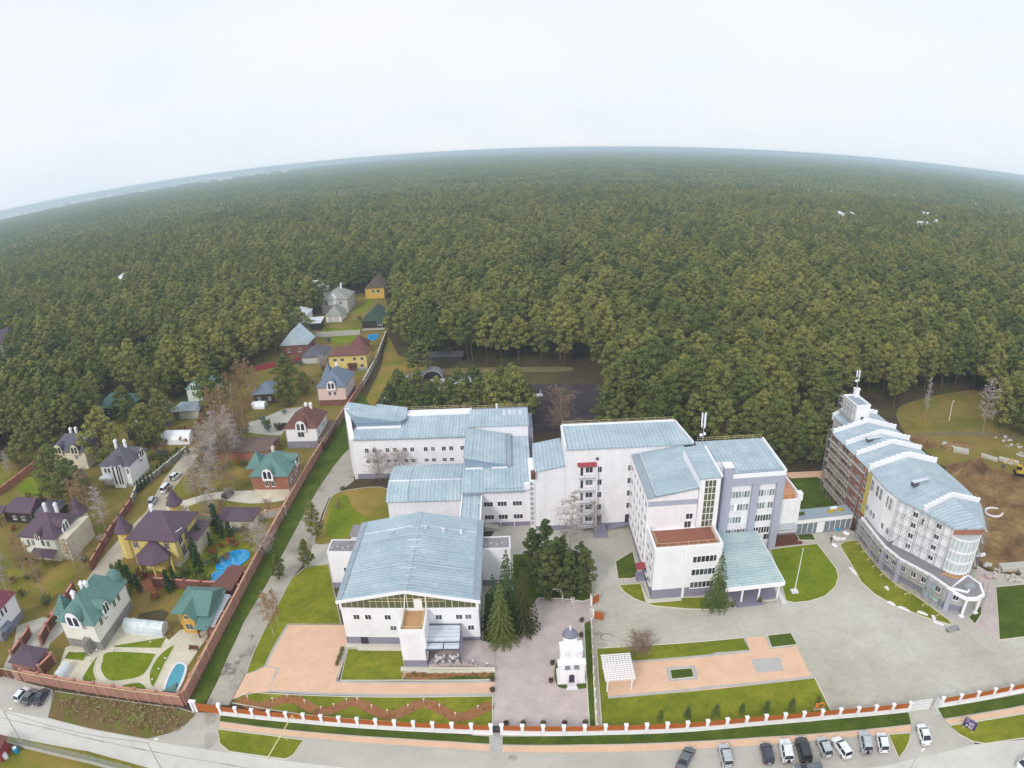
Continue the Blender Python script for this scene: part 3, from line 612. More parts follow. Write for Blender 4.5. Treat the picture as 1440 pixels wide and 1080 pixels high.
# ---- gabled sports hall
def hall():
    x0, x1, y0, y1, ze, zr, xr = -31.3, -7.2, 92.6, 118.2, 10.3, 12.6, -19.4
    t = thing('sports_hall', (xr, 105, 0), 'big white hall with a low gabled blue metal roof and glazed gable', 'hall')
    MB().extr([(x0,y0,1.9),(x1,y0,1.9),(x1,y0,ze-.1),(xr,y0,zr-.1),(x0,y0,ze-.1)], (0,y1-y0,0)).build('wall', 'white_tile', t)
    MB().box(x0+.07, x1-.07, y0+.07, y1-.07, 0, 1.9).build('plinth', 'plinth_grey', t)
    ov = .45
    def zz(x): return ze+(zr-ze)*((x-x0)/(xr-x0) if x < xr else (x1-x)/(x1-xr))
    r = MB()
    r.slab([(x0-.5,y0-ov,zz(x0-.5)+.22),(xr,y0-ov,zr+.22),(xr,y1+ov,zr+.22),(x0-.5,y1+ov,zz(x0-.5)+.22)], .28)
    r.slab([(xr,y0-ov,zr+.22),(x1+.5,y0-ov,zz(x1+.5)+.22),(x1+.5,y1+ov,zz(x1+.5)+.22),(xr,y1+ov,zr+.22)], .28)
    roof = r.build('roof', 'roof_blue_by_y', t)
    MB().slab([(xr-.45,y0-ov-.02,zr+.24),(xr+.45,y0-ov-.02,zr+.24),(xr+.45,y1+ov+.02,zr+.24),(xr-.45,y1+ov+.02,zr+.24)], .1).build('ridge_cap', 'roof_pale_by_y', roof)
    for s in (-1, 1):
        m = MB(); xe = x0-.5 if s < 0 else x1+.5; xi = xe-s*1.15
        pts = [(xe,y0-.3,zz(xe)+.3),(xi,y0-.3,zz(xi)+.3),(xi,y1+.3,zz(xi)+.3),(xe,y1+.3,zz(xe)+.3)]
        m.slab(pts if s < 0 else pts[::-1], .07)
        for i in range(18): yy = y0+1.2+i*1.4; m.box(xi-.06, xi+.06, yy, yy+.5, zz(xi)+.3, zz(xi)+.42)
        m.build('gutter', 'roof_gutter', roof)
    m = MB()
    for yy in (100.6, 110.2, 113.6): 
        for a, b in ((x0+.8, xr-.6), (xr+.6, x1-.8)): m.tube((a,yy,zz(a)+.3), (b,yy,zz(b)+.3), .09, n=4)
    m.build('seam_bar', 'roof_white_by_y', roof)
    for k in range(9):
        MB().box(xr-1.3, xr+1.3, 94.2+k*2.3, 94.32+k*2.3, zr+.2, zr+.3).build('walk_step', 'roof_white_by_y', roof)
    for x, y, w in ((-24.5,111.8,.5), (-14.6,112,.6), (-17.9,112.4,.35), (-11.2,112.5,.5)):
        MB().box(x, x+w, y, y+w, zz(x)-.1, zz(x)+.95).build('roof_hatch', 'roof_white_by_y', roof)
    # white verge and gable glazing
    f = MB()
    for a, b in (((x0-.5,zz(x0-.5)), (xr,zr)), ((xr,zr), (x1+.5,zz(x1+.5)))):
        f.para((a[0],y0-ov-.14,a[1]-.35), (b[0]-a[0],0,b[1]-a[1]), (0,.14,0), (0,0,.62))
    f.box(x0-.1, x1+.1, y0-.16, y0-.02, 8.35, 8.75); f.box(x0-.1, x0+.35, y0-.14, y0-.02, 8.75, ze-.15); f.box(x1-.35, x1+.1, y0-.14, y0-.02, 8.75, ze-.15)
    f.build('gable_trim', 'white_paint', t)
    MB().extr([(x0+.35,y0-.06,8.75),(x1-.35,y0-.06,8.75),(x1-.35,y0-.06,zz(x1-.35)-.25),(xr,y0-.06,zr-.25),(x0+.35,y0-.06,zz(x0+.35)-.25)], (0,.05,0)).build('gable_window', 'green_glass', t)
    m = MB()
    for i in range(1, 22):
        x = x0+i*(x1-x0)/22; w = .16 if i in (8, 11, 14, 18) else .07
        m.box(x-w/2, x+w/2, y0-.12, y0-.05, 8.75, zz(x)-.3)
    m.box(x0+5.3, x1-5.5, y0-.115, y0-.05, 10.15, 10.24); m.box(x0+7, x1-7, y0-.115, y0-.05, 10.75, 10.82)
    m.build('mullion', 'timber_pale', t)
    MB().box(-18.1, -16.7, y0-.18, y0-.05, 8.6, 10.7).build('door', 'white_frame', t)
    O = (x0, y0)
    for u, z in ((2.6,6.1),(4.7,6.1),(8.2,6.1),(17.2,6.1),(20.7,6.1),(22.3,6.1),(8.9,3.6),(22.6,3.6)): window(t, O, FX, u, z, 1.0, 1.0, 2)
    door(t, (x0, y0+.06), FX, 3.2, 0, 1.3, 1.9)
    for u in range(3): window(t, (x1, y0), FY, 4+u*6, 5.5, 1.2, 1.1, 2)
    # stair tower with roof deck
    tx0, tx1, ty0, ty1, tz = -20.2, -15.9, 86.5, 92.5, 8.7
    MB().box(tx0, tx1, ty0, ty1, 1.9, 7.9).build('tower_wall', 'white_tile', t)
    MB().box(tx0+.06, tx1-.06, ty0+.06, ty1, 0, 1.9).build('plinth', 'plinth_grey', t)
    MB().box(tx0+.35, tx1-.35, ty0+.35, ty1, 7.9, 8.05).build('roof_deck', 'deck_tan', t)
    MB().box(tx0-.05, tx1+.05, ty0-.05, ty0+.3, 7.9, tz).box(tx0-.05, tx0+.3, ty0+.3, ty1, 7.9, tz).box(tx1-.3, tx1+.05, ty0+.3, ty1, 7.9, tz).build('parapet', 'white_paint', t)
    rail(t, [(tx0+.5,92.3,8.05),(tx0+.5,ty0+.6,8.05),(tx1-.5,ty0+.6,8.05),(tx1-.5,92.3,8.05)], 1.0, 'timber_pale', 2)
    # splayed struts beside the tower
    m = MB()
    for i in range(5): m.tube((tx0-.2-i*.28,y0-.3,8.3), (tx0-.12,y0-3.2,5.0-i*.25), .04, n=4)
    m.tube((tx0+.3,y0-.2,8.7), (xr,y0-.2,zr-.4), .12, n=4); m.tube((tx1-.2,y0-.2,8.7), (xr+3.4,y0-.2,zr-.9), .12, n=4)
    m.build('strut', 'white_frame', t)
    # pavements round the foot
    MB().box(x0-.3, tx0, y0-1.0, y0+.06, 0, .25).box(tx0-.6, tx1+.3, ty0-.9, ty0+.05, 0, .3).box(x0+2, x0+10.5, y0-1.7, y0-1.0, 0, .18).build('apron', 'pale_concrete', t)
hall()
def side_block(x0, x1, y0, y1, z, label, wx):
    t = thing('flat_block', ((x0+x1)/2, (y0+y1)/2, 0), label, 'building')
    wall_box(t, x0, x1, y0, y1, z-.35, 'white_tile', 1.5)
    MB().box(x0+.25, x1-.25, y0+.25, y1-.25, z-.35, z-.12).build('roof', 'flat_roof_grey', t)
    parapet(t, x0-.04, x1+.04, y0-.04, y1, z-.35, z, .29, 'white_tile')
    window(t, (x0, y0), FX, wx, 4.1, 1.0, 1.1, 1)
    m = MB()
    for i in range(4): m.box(x0+.6+i*1.1, x0+1.0+i*1.1, y0+1.2+.4*(i % 2), y0+1.6+.4*(i % 2), z-.12, z+.12)
    m.build('roof_vent', 'rough_plaster', t)
side_block(-37.6, -31.36, 109.9, 114.5, 9.0, 'small flat roofed white block on the lawn side of the gabled hall', 3.4)
side_block(-7.14, -1.5, 110.3, 114.7, 9.0, 'small flat roofed white block behind the spruces', 4.4)
t = thing('flat_annex', (-33, 123, 0), 'low grey roofed annex tucked behind the hall corner', 'annex')
wall_box(t, -35.2, -31, 120.5, 124.5, 6, 'white_tile', 1.2); MB().box(-35.5, -30.8, 120.2, 124.8, 6, 6.25).build('roof', 'flat_roof_grey', t)
# ---- cafe terrace: canopy, tables, lamps
t = thing('cafe_terrace', (-10, 89, 0), 'raised mauve cafe terrace with ramp in front of the hall', 'terrace')
MB().prism([(-15.85,86.0),(-10.3,86.6),(-7.2,92.5),(-15.85,92.5)], 0, 1.15).build('platform', 'paving_mauve', t)
MB().add([(-10.3,86.6,1.15),(-4.7,85.6,.12),(-4.7,92.4,.12),(-7.2,92.5,1.15),(-10.3,86.6,0),(-4.7,85.6,0),(-4.7,92.4,0),(-7.2,92.5,0)], [(0,1,2,3),(0,4,5,1),(2,6,7,3),(1,5,6,2),(0,3,7,4),(4,7,6,5)]).build('ramp', 'paving_mauve', t)
MB().box(-16.2, -4.6, 85.1, 85.5, 0, .45).para((-15.85,85.85,0), (11.2,-.35,0), (0,.12,0), (0,0,.9)).build('retaining_wall', 'pale_concrete', t)
rail(t, [(-15.8,86.05,1.15),(-10.3,86.65,1.15),(-4.8,85.7,.15)], 1.0, 'dark_steel', 1.4)
t = thing('entrance_canopy', (-13.2, 89.5, 0), 'white sloping canopy on a dark steel frame beside the stair tower', 'canopy')
MB().slab([(-16.0,86.4,4.35),(-10.4,86.4,4.35),(-10.3,92.5,5.1),(-16.0,92.5,5.1)], .1).build('roof', 'roof_white_by_y', t)
m = MB()
for y, z in ((86.4,4.3),(88.1,4.5),(92.3,5.0)): m.box(-16.1, -10.3, y-.07, y+.07, z, z+.22)
for x in (-16.05, -10.35):
    m.tube((x,86.4,4.4), (x,92.4,5.15), .09); m.tube((x,86.45,1.1), (x,86.45,4.4), .09)
m.box(-13.2, -13.05, 86.3, 88.1, 4.4, 4.55)
m.build('frame', 'dark_steel', t)
MB().box(-10.45, -10.3, 87.2, 92.4, 1.2, 3.6).build('side_screen', 'lilac_print', t)
def cafe_set(x, y, label):
    t = thing('cafe_table', (x, y, 1.15), label, 'table', 'cafe tables under the canopy')
    MB().lathe((x,y,1.85), [(.55,0),(.55,.05)], 12).build('tabletop', 'white_plastic', t)
    MB().tube((x,y,1.15), (x,y,1.85), .05).build('leg', 'dark_steel', t)
def cafe_chair(x, y, rz, label):
    t = thing('garden_chair', (x, y, 1.15), label, 'chair', 'white chairs under the canopy', rz, local=True)
    MB().box(-.22, .22, -.22, .22, .42, .47).build('seat', 'white_plastic', t)
    MB().box(-.22, .22, .19, .23, .47, .9).build('backrest', 'white_plastic', t)
    for a in (-.19, .19):
        for b in (-.19, .19): MB().box(a-.02, a+.02, b-.02, b+.02, 0, .42).build('leg', 'white_plastic', t)
for i, (x, y) in enumerate(((-14.0,87.1),(-11.6,87.2))):
    cafe_set(x, y, 'round white cafe table by the stair tower' if i == 0 else 'round white cafe table at the open end of the canopy')
    for k in range(4):
        a = PI/4+k*PI/2; cafe_chair(x+.8*math.cos(a), y+.8*math.sin(a), a-PI/2, 'white garden chair round a cafe table under the canopy')
def ball_lamp(x, y, z, label, h=1.1, group='ball lamps'):
    t = thing('ball_lamp', (x, y, z), label, 'lamp', group)
    MB().tube((x,y,z), (x,y,z+h), .04).build('pole', 'dark_steel', t); MB().ball((x,y,z+h+.14), .17).build('lamp_globe', 'white_plastic', t)
for p, l in (((-14.3,86.0,1.15),'white ball lamp by the first cafe table'),((-11.7,86.3,1.15),'white ball lamp by the second cafe table'),((-8.3,86.2,.8),'white ball lamp half way down the terrace ramp'),((-5.9,85.9,.35),'white ball lamp at the foot of the terrace ramp')): ball_lamp(*p, l)
# ---- long wing with monopitch roofs
def long_wing():
    t = thing('hospital_wing', (-26, 165, 0), 'long white hospital wing with paired windows behind the round lawn', 'building')
    y0, y1 = 158.4, 173.0
    MB().extr([(-42.2,y0,1.5),(-42.2,y0,11.4),(-42.2,168.2,13.4),(-42.2,y1,13.4),(-42.2,y1,1.5)], (31.0,0,0)).build('wall', 'white_cladding', t)
    MB().box(-42.1, -11.3, y0+.07, y1-.1, 0, 1.5).build('plinth', 'plinth_grey', t)
    MB().slab([(-41.6,y0-.4,11.55),(-11.2,y0-.4,11.75),(-11.2,168.2,13.6),(-41.6,168.2,13.5)], .18).build('roof', 'roof_blue_by_x', t)
    MB().box(-31, -11.2, 168.2, 168.7, 13.2, 14.1).build('parapet', 'white_paint', t)
    m = MB()
    for i in range(20): m.box(-41+i*1.5, -40.2+i*1.5, y0-.2, y0-.1, 11.6, 11.8)
    m.box(-41.6, -11.3, y0-.5, y0-.38, 11.35, 11.6); m.build('gutter', 'roof_gutter', t)
    rail(t, [(-31,y1-.2,13.4),(-11.5,y1-.2,13.4)], 1.0, 'timber_pale', 1.8)
    # slanted end pylon and stair head
    MB().add([(-42.4,158.2,0),(-45.2,167,0),(-44.0,167.5,0),(-41.3,158.6,0),(-42.4,158.2,11.6),(-45.2,167,16.8),(-44,167.5,16.8),(-41.3,158.6,11.6)], [(0,4,5,1),(1,5,6,2),(2,6,7,3),(3,7,4,0),(4,7,6,5)]).build('end_wall', 'white_cladding', t)
    MB().prism([(-44.9,167),(-41.4,163.6),(-29.6,163.6),(-28.6,166),(-29.2,172.6),(-37.4,172.6),(-37.4,171),(-44.6,171.4)], 11.6, 14.2).build('stair_head', 'roof_edge_blue', t)
    def zt(x, y): return 16.6+(-44-x)*.155
    P = [(-45.4,167.2),(-41.6,163.2),(-29.5,163.2),(-28.2,165.6),(-28.9,173.0),(-37.3,173.0),(-37.4,171.3),(-45.2,172.0)]
    rp = [(a, b, zt(a, b)) for a, b in P]
    MB().slab(rp, .3).build('stair_roof', 'roof_blue_by_x', t)
    MB().add([(a,b,14.0) for a,b in P]+[(a,b,c-.29) for a,b,c in rp], [(i,(i+1)%8,8+(i+1)%8,8+i) for i in range(8)]).build('stair_wall', 'roof_edge_blue', t)
    MB().box(-41.4, -29.4, 162.9, 163.2, 12.5, 13.1).build('flashing', 'white_paint', t)
    O = (-42.2, y0)
    us = (3.9, 5.9, 9.4, 11.3, 14.0, 15.9, 19.4, 21.3, 24.1, 26.0, 28.9)
    for i, u in enumerate(us):
        window(t, O, FX, u, 7.7, .95, 1.15, 2)
        if i < 10: window(t, O, FX, u, 4.7, 1.05, .85, 1, 2)
    # raised east roof
    MB().box(-11.2, 3.7, 158.5, 168.4, 8, 13.9).build('wall', 'white_cladding', t)
    MB().slab([(-11.4,158.1,14.25),(3.9,158.1,14.25),(3.9,168.8,14.6),(-11.4,168.8,14.6)], .3).build('roof', 'roof_blue_by_x', t)
    MB().box(-11.2, 3.7, 168.4, 173, 0, 13.2).box(3.75, 4.9, 159, 170, 0, 12.5).build('rear_wall', 'plinth_grey', t)
    for a, b in ((-2.8,-2.0),(-1.4,-.4),(-.2,.8),(1.2,2.2)):
        MB().slab([(a,164.3,14.5),(b,164.3,14.5),(b,167.6,14.61),(a,167.6,14.61)], .03).build('roof_sheet', 'roof_white_by_y', t)
    rail(t, [(-11.2,168.9,14.6),(3.8,168.9,14.6)], 1.0, 'timber_pale', 1.8)
    MB().box(-4.6, -4.1, 169.5, 170, 13, 15.6).build('chimney', 'white_paint', t)
long_wing()
t = thing('roof_lantern', (-6.6, 150, 0), 'tilted blue roofed lantern block between the white wings', 'building')
MB().extr([(-11.6,141,10),(-1.9,141,10),(-1.9,141,11.8),(-11.6,141,13.8)], (0,17.3,0)).build('wall', 'roof_edge_blue', t)
MB().slab([(-11.9,140.6,14.1),(-2.0,140.6,12.1),(-2.0,158.0,12.1),(-11.9,158.0,14.1)], .28).build('roof', 'roof_blue_by_x', t)
MB().box(-1.95, -.9, 140.8, 158.3, 11.0, 11.9).build('gutter', 'roof_gutter', t)
MB().box(-11.4, -7.4, 140.5, 140.9, 11.0, 11.35).box(-5.4, -1.8, 140.5, 140.9, 11.0, 11.35).build('flashing', 'white_paint', t)
t = thing('middle_block', (-3, 145, 0), 'white two storey middle block with wide windows', 'building')
wall_box(t, -11.7, 3.6, 133, 158.3, 9.2, 'white_cladding', 1.1)
MB().slab([(-12.0,132.6,9.45),(3.6,132.6,9.45),(3.6,140.8,11.15),(-12.0,140.8,11.15)], .22).slab([(-12,140.8,11.15),(3.6,140.8,11.15),(3.6,158.4,11.0),(-12,158.4,11.0)], .22).build('roof', 'roof_blue_by_x', t)
MB().box(-11.7, 3.6, 140.9, 158.3, 9.2, 10.9).box(1.9, 3.6, 132.8, 134, 9.2, 10.7).build('attic_wall', 'white_cladding', t)
m = MB().box(-12, 1.8, 132.3, 132.6, 9.1, 9.4)
for i in range(14): m.box(-7+i*.65, -6.7+i*.65, 133.2, 133.35, 9.6, 9.8)
m.build('gutter', 'roof_gutter', t)
for u in (5.4, 8.5, 11.9):
    window(t, (-11.7,133), FX, u, 5.4, 2.0, 1.1, 3); window(t, (-11.7,133), FX, u+.1, 2.0, 2.0, 1.1, 3)
m = MB()
for u in (-3.7, -.6): m.box(u-.1, u+.1, 132.85, 133.0, 0, 1.1)
m.build('pilaster', 'white_paint', t)
MB().add([(-7.4,131.0,0),(-4.2,131.0,0),(-4.2,133,0),(-7.4,133,0),(-7.4,131,1.3),(-4.2,131,.5),(-4.2,133,.5),(-7.4,133,1.3)], [(4,5,6,7),(0,1,5,4),(1,2,6,5),(3,0,4,7)]).build('ramp', 'concrete', t)
t = thing('corridor_block', (-9.7, 125, 0), 'narrow blue roofed corridor joining hall and middle block', 'building')
wall_box(t, -11.8, -7.8, 118.7, 132.9, 7.9, 'white_cladding', 1.1)
MB().slab([(-12,118.6,8.3),(-7.6,118.6,8.3),(-7.6,132.95,8.6),(-12,132.95,8.6)], .25).build('roof', 'roof_blue_by_x', t)
MB().box(-12.05, -11.8, 118.6, 132.9, 8.3, 8.75).box(-7.75, -7.5, 118.6, 132.9, 8.3, 8.75).tube((-9,118.8,8.5), (-9,132.8,8.8), .06).build('coping', 'white_paint', t)
# ---- curved roof block
def curved():
    t = thing('curved_block', (-20, 139, 0), 'white block with a curved blue barrel roof', 'building')
    prof = [(133,7.3),(134.2,8.2),(136,8.9),(138.5,9.4),(141.5,9.5),(145.5,9.2),(148,8.6)]
    MB().extr([(-29,133,1.2)]+[(-29,y,z) for y,z in prof]+[(-29,148,1.2)], (16.9,0,0)).build('wall', 'white_cladding', t)
    MB().box(-28.9, -12.2, 133.07, 147.9, 0, 1.2).build('plinth', 'plinth_grey', t)
    r = MB(); o = [(132.6,7.15)]+prof[1:-1]+[(148.3,8.5)]
    for (a, za), (b, zb) in zip(o, o[1:]):
        r.slab([(-29.3,a,za+.2),(-24.2,a,za+.2),(-24.2,b,zb+.2),(-29.3,b,zb+.2)], .15); r.slab([(-24.1,a,za+.36),(-11.9,a,za+.36),(-11.9,b,zb+.36),(-24.1,b,zb+.36)], .3)
    r.build('roof', 'roof_blue_by_x', t)
    MB().box(-29.2, -24.2, 138.3, 138.6, 9.55, 9.75).box(-24, -12, 138.3, 138.45, 9.72, 9.85).build('roof_rib', 'white_paint', t)
    for i, x in enumerate((-28.2, -25.6, -24.4, -20.6, -18.4, -15.3)):
        v = MB().tube((x,131.5,0), (x,131.5,3.3), .22, n=8).tube((x,131.5,2.6), (x,133,2.6), .2)
        if i % 2 == 0: v.lathe((x,131.5,3.3), [(.3,0),(.75,.15),(.7,.5),(.3,.75)], 10)
        v.build('vent_stack', 'white_plastic', t)
curved()
# ---- five storey block and its low link
t = thing('five_storey_block', (23, 136, 0), 'tall white five storey block with a balcony stack', 'building')
wall_box(t, 10.7, 36.5, 130.4, 141.4, 19.9, 'white_cladding', 1.3)
MB().slab([(10.9,130.0,20.2),(38.4,130.0,20.2),(36.9,141.6,20.65),(10.9,141.6,20.65)], .3).build('roof', 'roof_blue_by_x', t)
MB().box(10.6, 10.95, 130.2, 141.6, 19.8, 20.9).box(10.95, 37, 141.5, 141.8, 19.8, 21.0).para((37.1,141.8,20.3), (1.4,-11.5,-.3), (.3,0,0), (0,0,.5)).build('parapet', 'white_paint', t)
rail(t, [(11,141.9,20.7),(36.8,141.9,20.7)], .9, 'timber_pale', 2.2)
O = (10.7, 130.4)
for i in range(4):
    z = 14.3-3.12*i
    window(t, O, FX, 7.4, z, 1.05, 1.3, 2); window(t, O, FX, 14.2, z, 1.05, 1.3, 2)
for i in range(5):
    z = 14.3-3.05*i
    window(t, O, FX, 5.2, z, 1.5, 1.3, 2, sill=0); window(t, O, FX, 3.6, z-.7, .6, 2.0, 1, sill=0)
    b = MB().box(13.5, 17.2, 129.2, 130.38, z-1.2, z-1.05).build('balcony', 'white_paint', t)
    m = MB().box(13.5, 17.2, 129.18, 129.24, z-1.05, z-.75)
    for k in range(10): m.tube((13.6+k*.39,129.22,z-1.05), (13.6+k*.39,129.22,z-.1), .025, n=4)
    m.tube((13.55,129.22,z-.1), (17.15,129.22,z-.1), .04, n=4); m.tube((13.55,129.22,z-.1), (13.55,130.3,z-.1), .04, n=4); m.tube((17.15,129.22,z-.1), (17.15,130.3,z-.1), .04, n=4)
    m.build('balustrade', 'galvanised', b)
MB().slab([(13.3,129.1,16.5),(17.4,129.1,16.5),(17.4,130.4,16.75),(13.3,130.4,16.75)], .2).build('balcony_roof', 'red_metal', t)
MB().box(17.25, 17.6, 129.2, 130.4, 0, 16.2).build('pilaster', 'white_cladding', t)
door(t, O, FX, 7.5, 1.25, 1.2, 2.3); door(t, O, FX, 14.0, 1.25, 1.1, 2.0)
MB().box(16.9, 19.6, 127.6, 130.35, 0, 1.2).box(16.9, 19.6, 126.2, 127.6, 0, .6).para((20,129.4,0), (6,.2,1.1), (0,1,0), (0,0,.25)).build('entrance_steps', 'plinth_grey', t)
MB().ball((17.6,130.2,17.6), .35).tube((17.6,130.4,17.4), (17.6,130.1,17.6), .06).build('wall_lamp', 'dark_steel', t)
t = thing('link_block', (7.4, 137, 0), 'white link block with a roof sloping up to the five storey block', 'building')
MB().extr([(4.2,130.4,1.3),(10.65,130.4,1.3),(10.65,130.4,16.1),(4.2,130.4,15.0)], (0,14,0)).build('wall', 'white_cladding', t)
MB().box(4.26, 10.6, 130.47, 144.3, 0, 1.3).build('plinth', 'plinth_grey', t)
MB().slab([(4.2,130.0,15.25),(10.68,130.0,16.4),(10.68,144.5,16.4),(4.2,144.5,15.25)], .22).build('roof', 'roof_blue_by_x', t)
MB().box(3.0, 4.15, 131.2, 144.4, 0, 11.6).build('joint_wall', 'white_cladding', t)
MB().box(3.3, 4.25, 129.5, 131.1, 13.6, 15.1).build('vent_box', 'brown_metal', t)
m = MB()
for i in range(9): m.box(3.1, 3.7, 130.9, 131.15, 1.5+i*1.25, 2.2+i*1.25)
m.build('joint_grille', 'galvanised', t)
# ---- main block with stair tower, front block, right wing
def main_block():
    t = thing('main_block', (30, 121, 0), 'tall white main block with a tilted blue roof and glazed stair tower', 'building')
    x0, x1, y0, y1 = 25.0, 34.8, 111.2, 129.9
    MB().extr([(x0,y0,1.4),(x1,y0,1.4),(x1,y0,19.6),(x0,y0,18.0)], (0,y1-y0,0)).build('wall', 'white_cladding', t)
    MB().box(x0+.06, x1, y0+.06, y1, 0, 1.4).build('plinth', 'plinth_grey', t)
    MB().slab([(x0+1.5,y0-.3,18.55),(x1+.1,y0-.3,19.9),(x1+1.6,y1+.2,19.9),(x0+1.7,y1+.2,18.55)], .3).build('roof', 'roof_blue_by_y', t)
    MB().slab([(x0-.25,y0-.3,18.25),(x0+1.4,y0-.3,18.5),(x0+1.6,y1+.2,18.5),(x0-.05,y1+.2,18.25)], .25).build('gutter', 'roof_gutter', t)
    MB().tube((x0+1.45,y0-.2,18.7), (x0+1.65,y1+.1,18.7), .07).build('snow_bar', 'white_frame', t)
    MB().box(x0-.02, x1, y0-.04, y0, 16.2, 17.3).build('cornice_band', 'pillar_grey', t)
    O = (x0, y0)
    window(t, O, FX, 8.4, 12.9, 1.3, 1.2, 2); window(t, O, FX, 7.9, 15.0-5.0+.9+.0, 1.3, .9, 2, name='window') if False else None
    window(t, O, FX, 8.2, 10.95, 1.3, 1.4, 2, sill=0)
    # west side: five storeys of windows, facing x-
    for i in range(5):
        for k in range(6): window(t, (x0, y1), (0, -1), 2.0+k*3.0, 3.0+i*3.05, 1.7, 1.25, 2, sill=.28)
    for k in range(6): MB().box(x0-.16, x0, y1-3.6-k*3.0, y1-3.35-k*3.0, 2.5, 17.2).build('pilaster', 'white_paint', t)
    # stair tower
    tx0, tx1, ty1, tz = 34.9, 39.0, 124.4, 21.8
    MB().box(tx0, tx1, y0-.5, ty1, 0, tz).build('tower_wall', 'white_paint', t)
    MB().slab([(tx0-.2,y0-.8,tz+.25),(tx1+.15,y0-.8,tz+.45),(tx1+.35,ty1+.2,tz+.45),(tx0,ty1+.2,tz+.25)], .28).build('tower_roof', 'roof_blue_by_y', t)
    MB().para((tx1-.1,y0-.85,tz+.3), (.3,13.5,0), (.3,0,0), (0,0,.4)).build('parapet', 'white_paint', t)
    g = MB().box(tx0+.9, tx1-.9, y0-.56, y0-.45, 11.2, tz-.3).build('stair_window', 'green_glass', t)
    m = MB()
    for i in range(4): xx = tx0+.9+i*(tx1-tx0-1.8)/3; m.box(xx-.06, xx+.06, y0-.62, y0-.5, 11.2, tz-.3)
    for i in range(8): zz = 11.2+i*1.47; m.box(tx0+.9, tx1-.9, y0-.615, y0-.5, zz-.06, zz+.06)
    m.build('mullion', 'white_frame', g)
    # front block K
    k0, k1, ky = 25.1, 38.2, 103.1
    MB().box(k0, k1, ky, y0-.02, 2.3, 10.9).build('front_wall', 'white_tile', t)
    MB().box(k0+.07, k1-.07, ky+.07, y0, 0, 2.3).build('plinth', 'plinth_grey', t)
    MB().box(k0+.3, k1-.3, ky+.3, y0-.55, 10.9, 11.0).build('roof_deck', 'deck_brown', t)
    MB().box(k0-.06, k1+.06, ky-.06, ky+.3, 10.9, 11.95).box(k0-.06, k0+.3, ky+.3, y0-.02, 10.9, 11.95).box(k1-.3, k1+.06, ky+.3, y0-.02, 10.9, 11.95).build('parapet', 'white_paint', t)
    rail(t, [(k0+.7,y0-.8,11.0),(k0+.7,ky+.9,11.0),(k1-.7,ky+.9,11.0),(k1-.7,y0-.8,11.0)], 1.35, 'timber_pale', 2.0)
    MB().box(31.0, 31.5, ky-.1, ky, 0, 10.9).box(k1-1.0, k1-.5, ky-.1, ky, 2.3, 10.9).build('pilaster', 'white_paint', t)
    for i in range(3):
        z = 8.1-3.0*i
        for j in range(6): window(t, (k0, ky), FX, 7.85+j*.82, z, .7, 1.35, 1, sill=0, t=.05)
        MB().box(32.5, 37.6, ky-.14, ky-.01, z-.18, z-.06).build('sill_band', 'white_paint', t)
        for k in range(2): window(t, (k0, y0), (0, -1), 2.3+k*3.2, z, 1.8, 1.3, 2, sill=.25)
    # side door canopy
    MB().slab([(23.2,109.2,3.1),(25.0,109.2,3.3),(25.0,111.4,3.3),(23.2,111.4,3.1)], .15).build('door_canopy', 'red_metal', t)
    MB().box(23.3, 25, 109.3, 111.3, 0, .9).box(24.85, 24.98, 109.5, 111, 1, 3).build('porch_step', 'plinth_grey', t)
    MB().box(24.3, 31, 101.9, ky-.02, 0, .15).box(23.9, 25.05, 101.9, 109, 0, .14).build('apron', 'pale_concrete', t)
main_block()
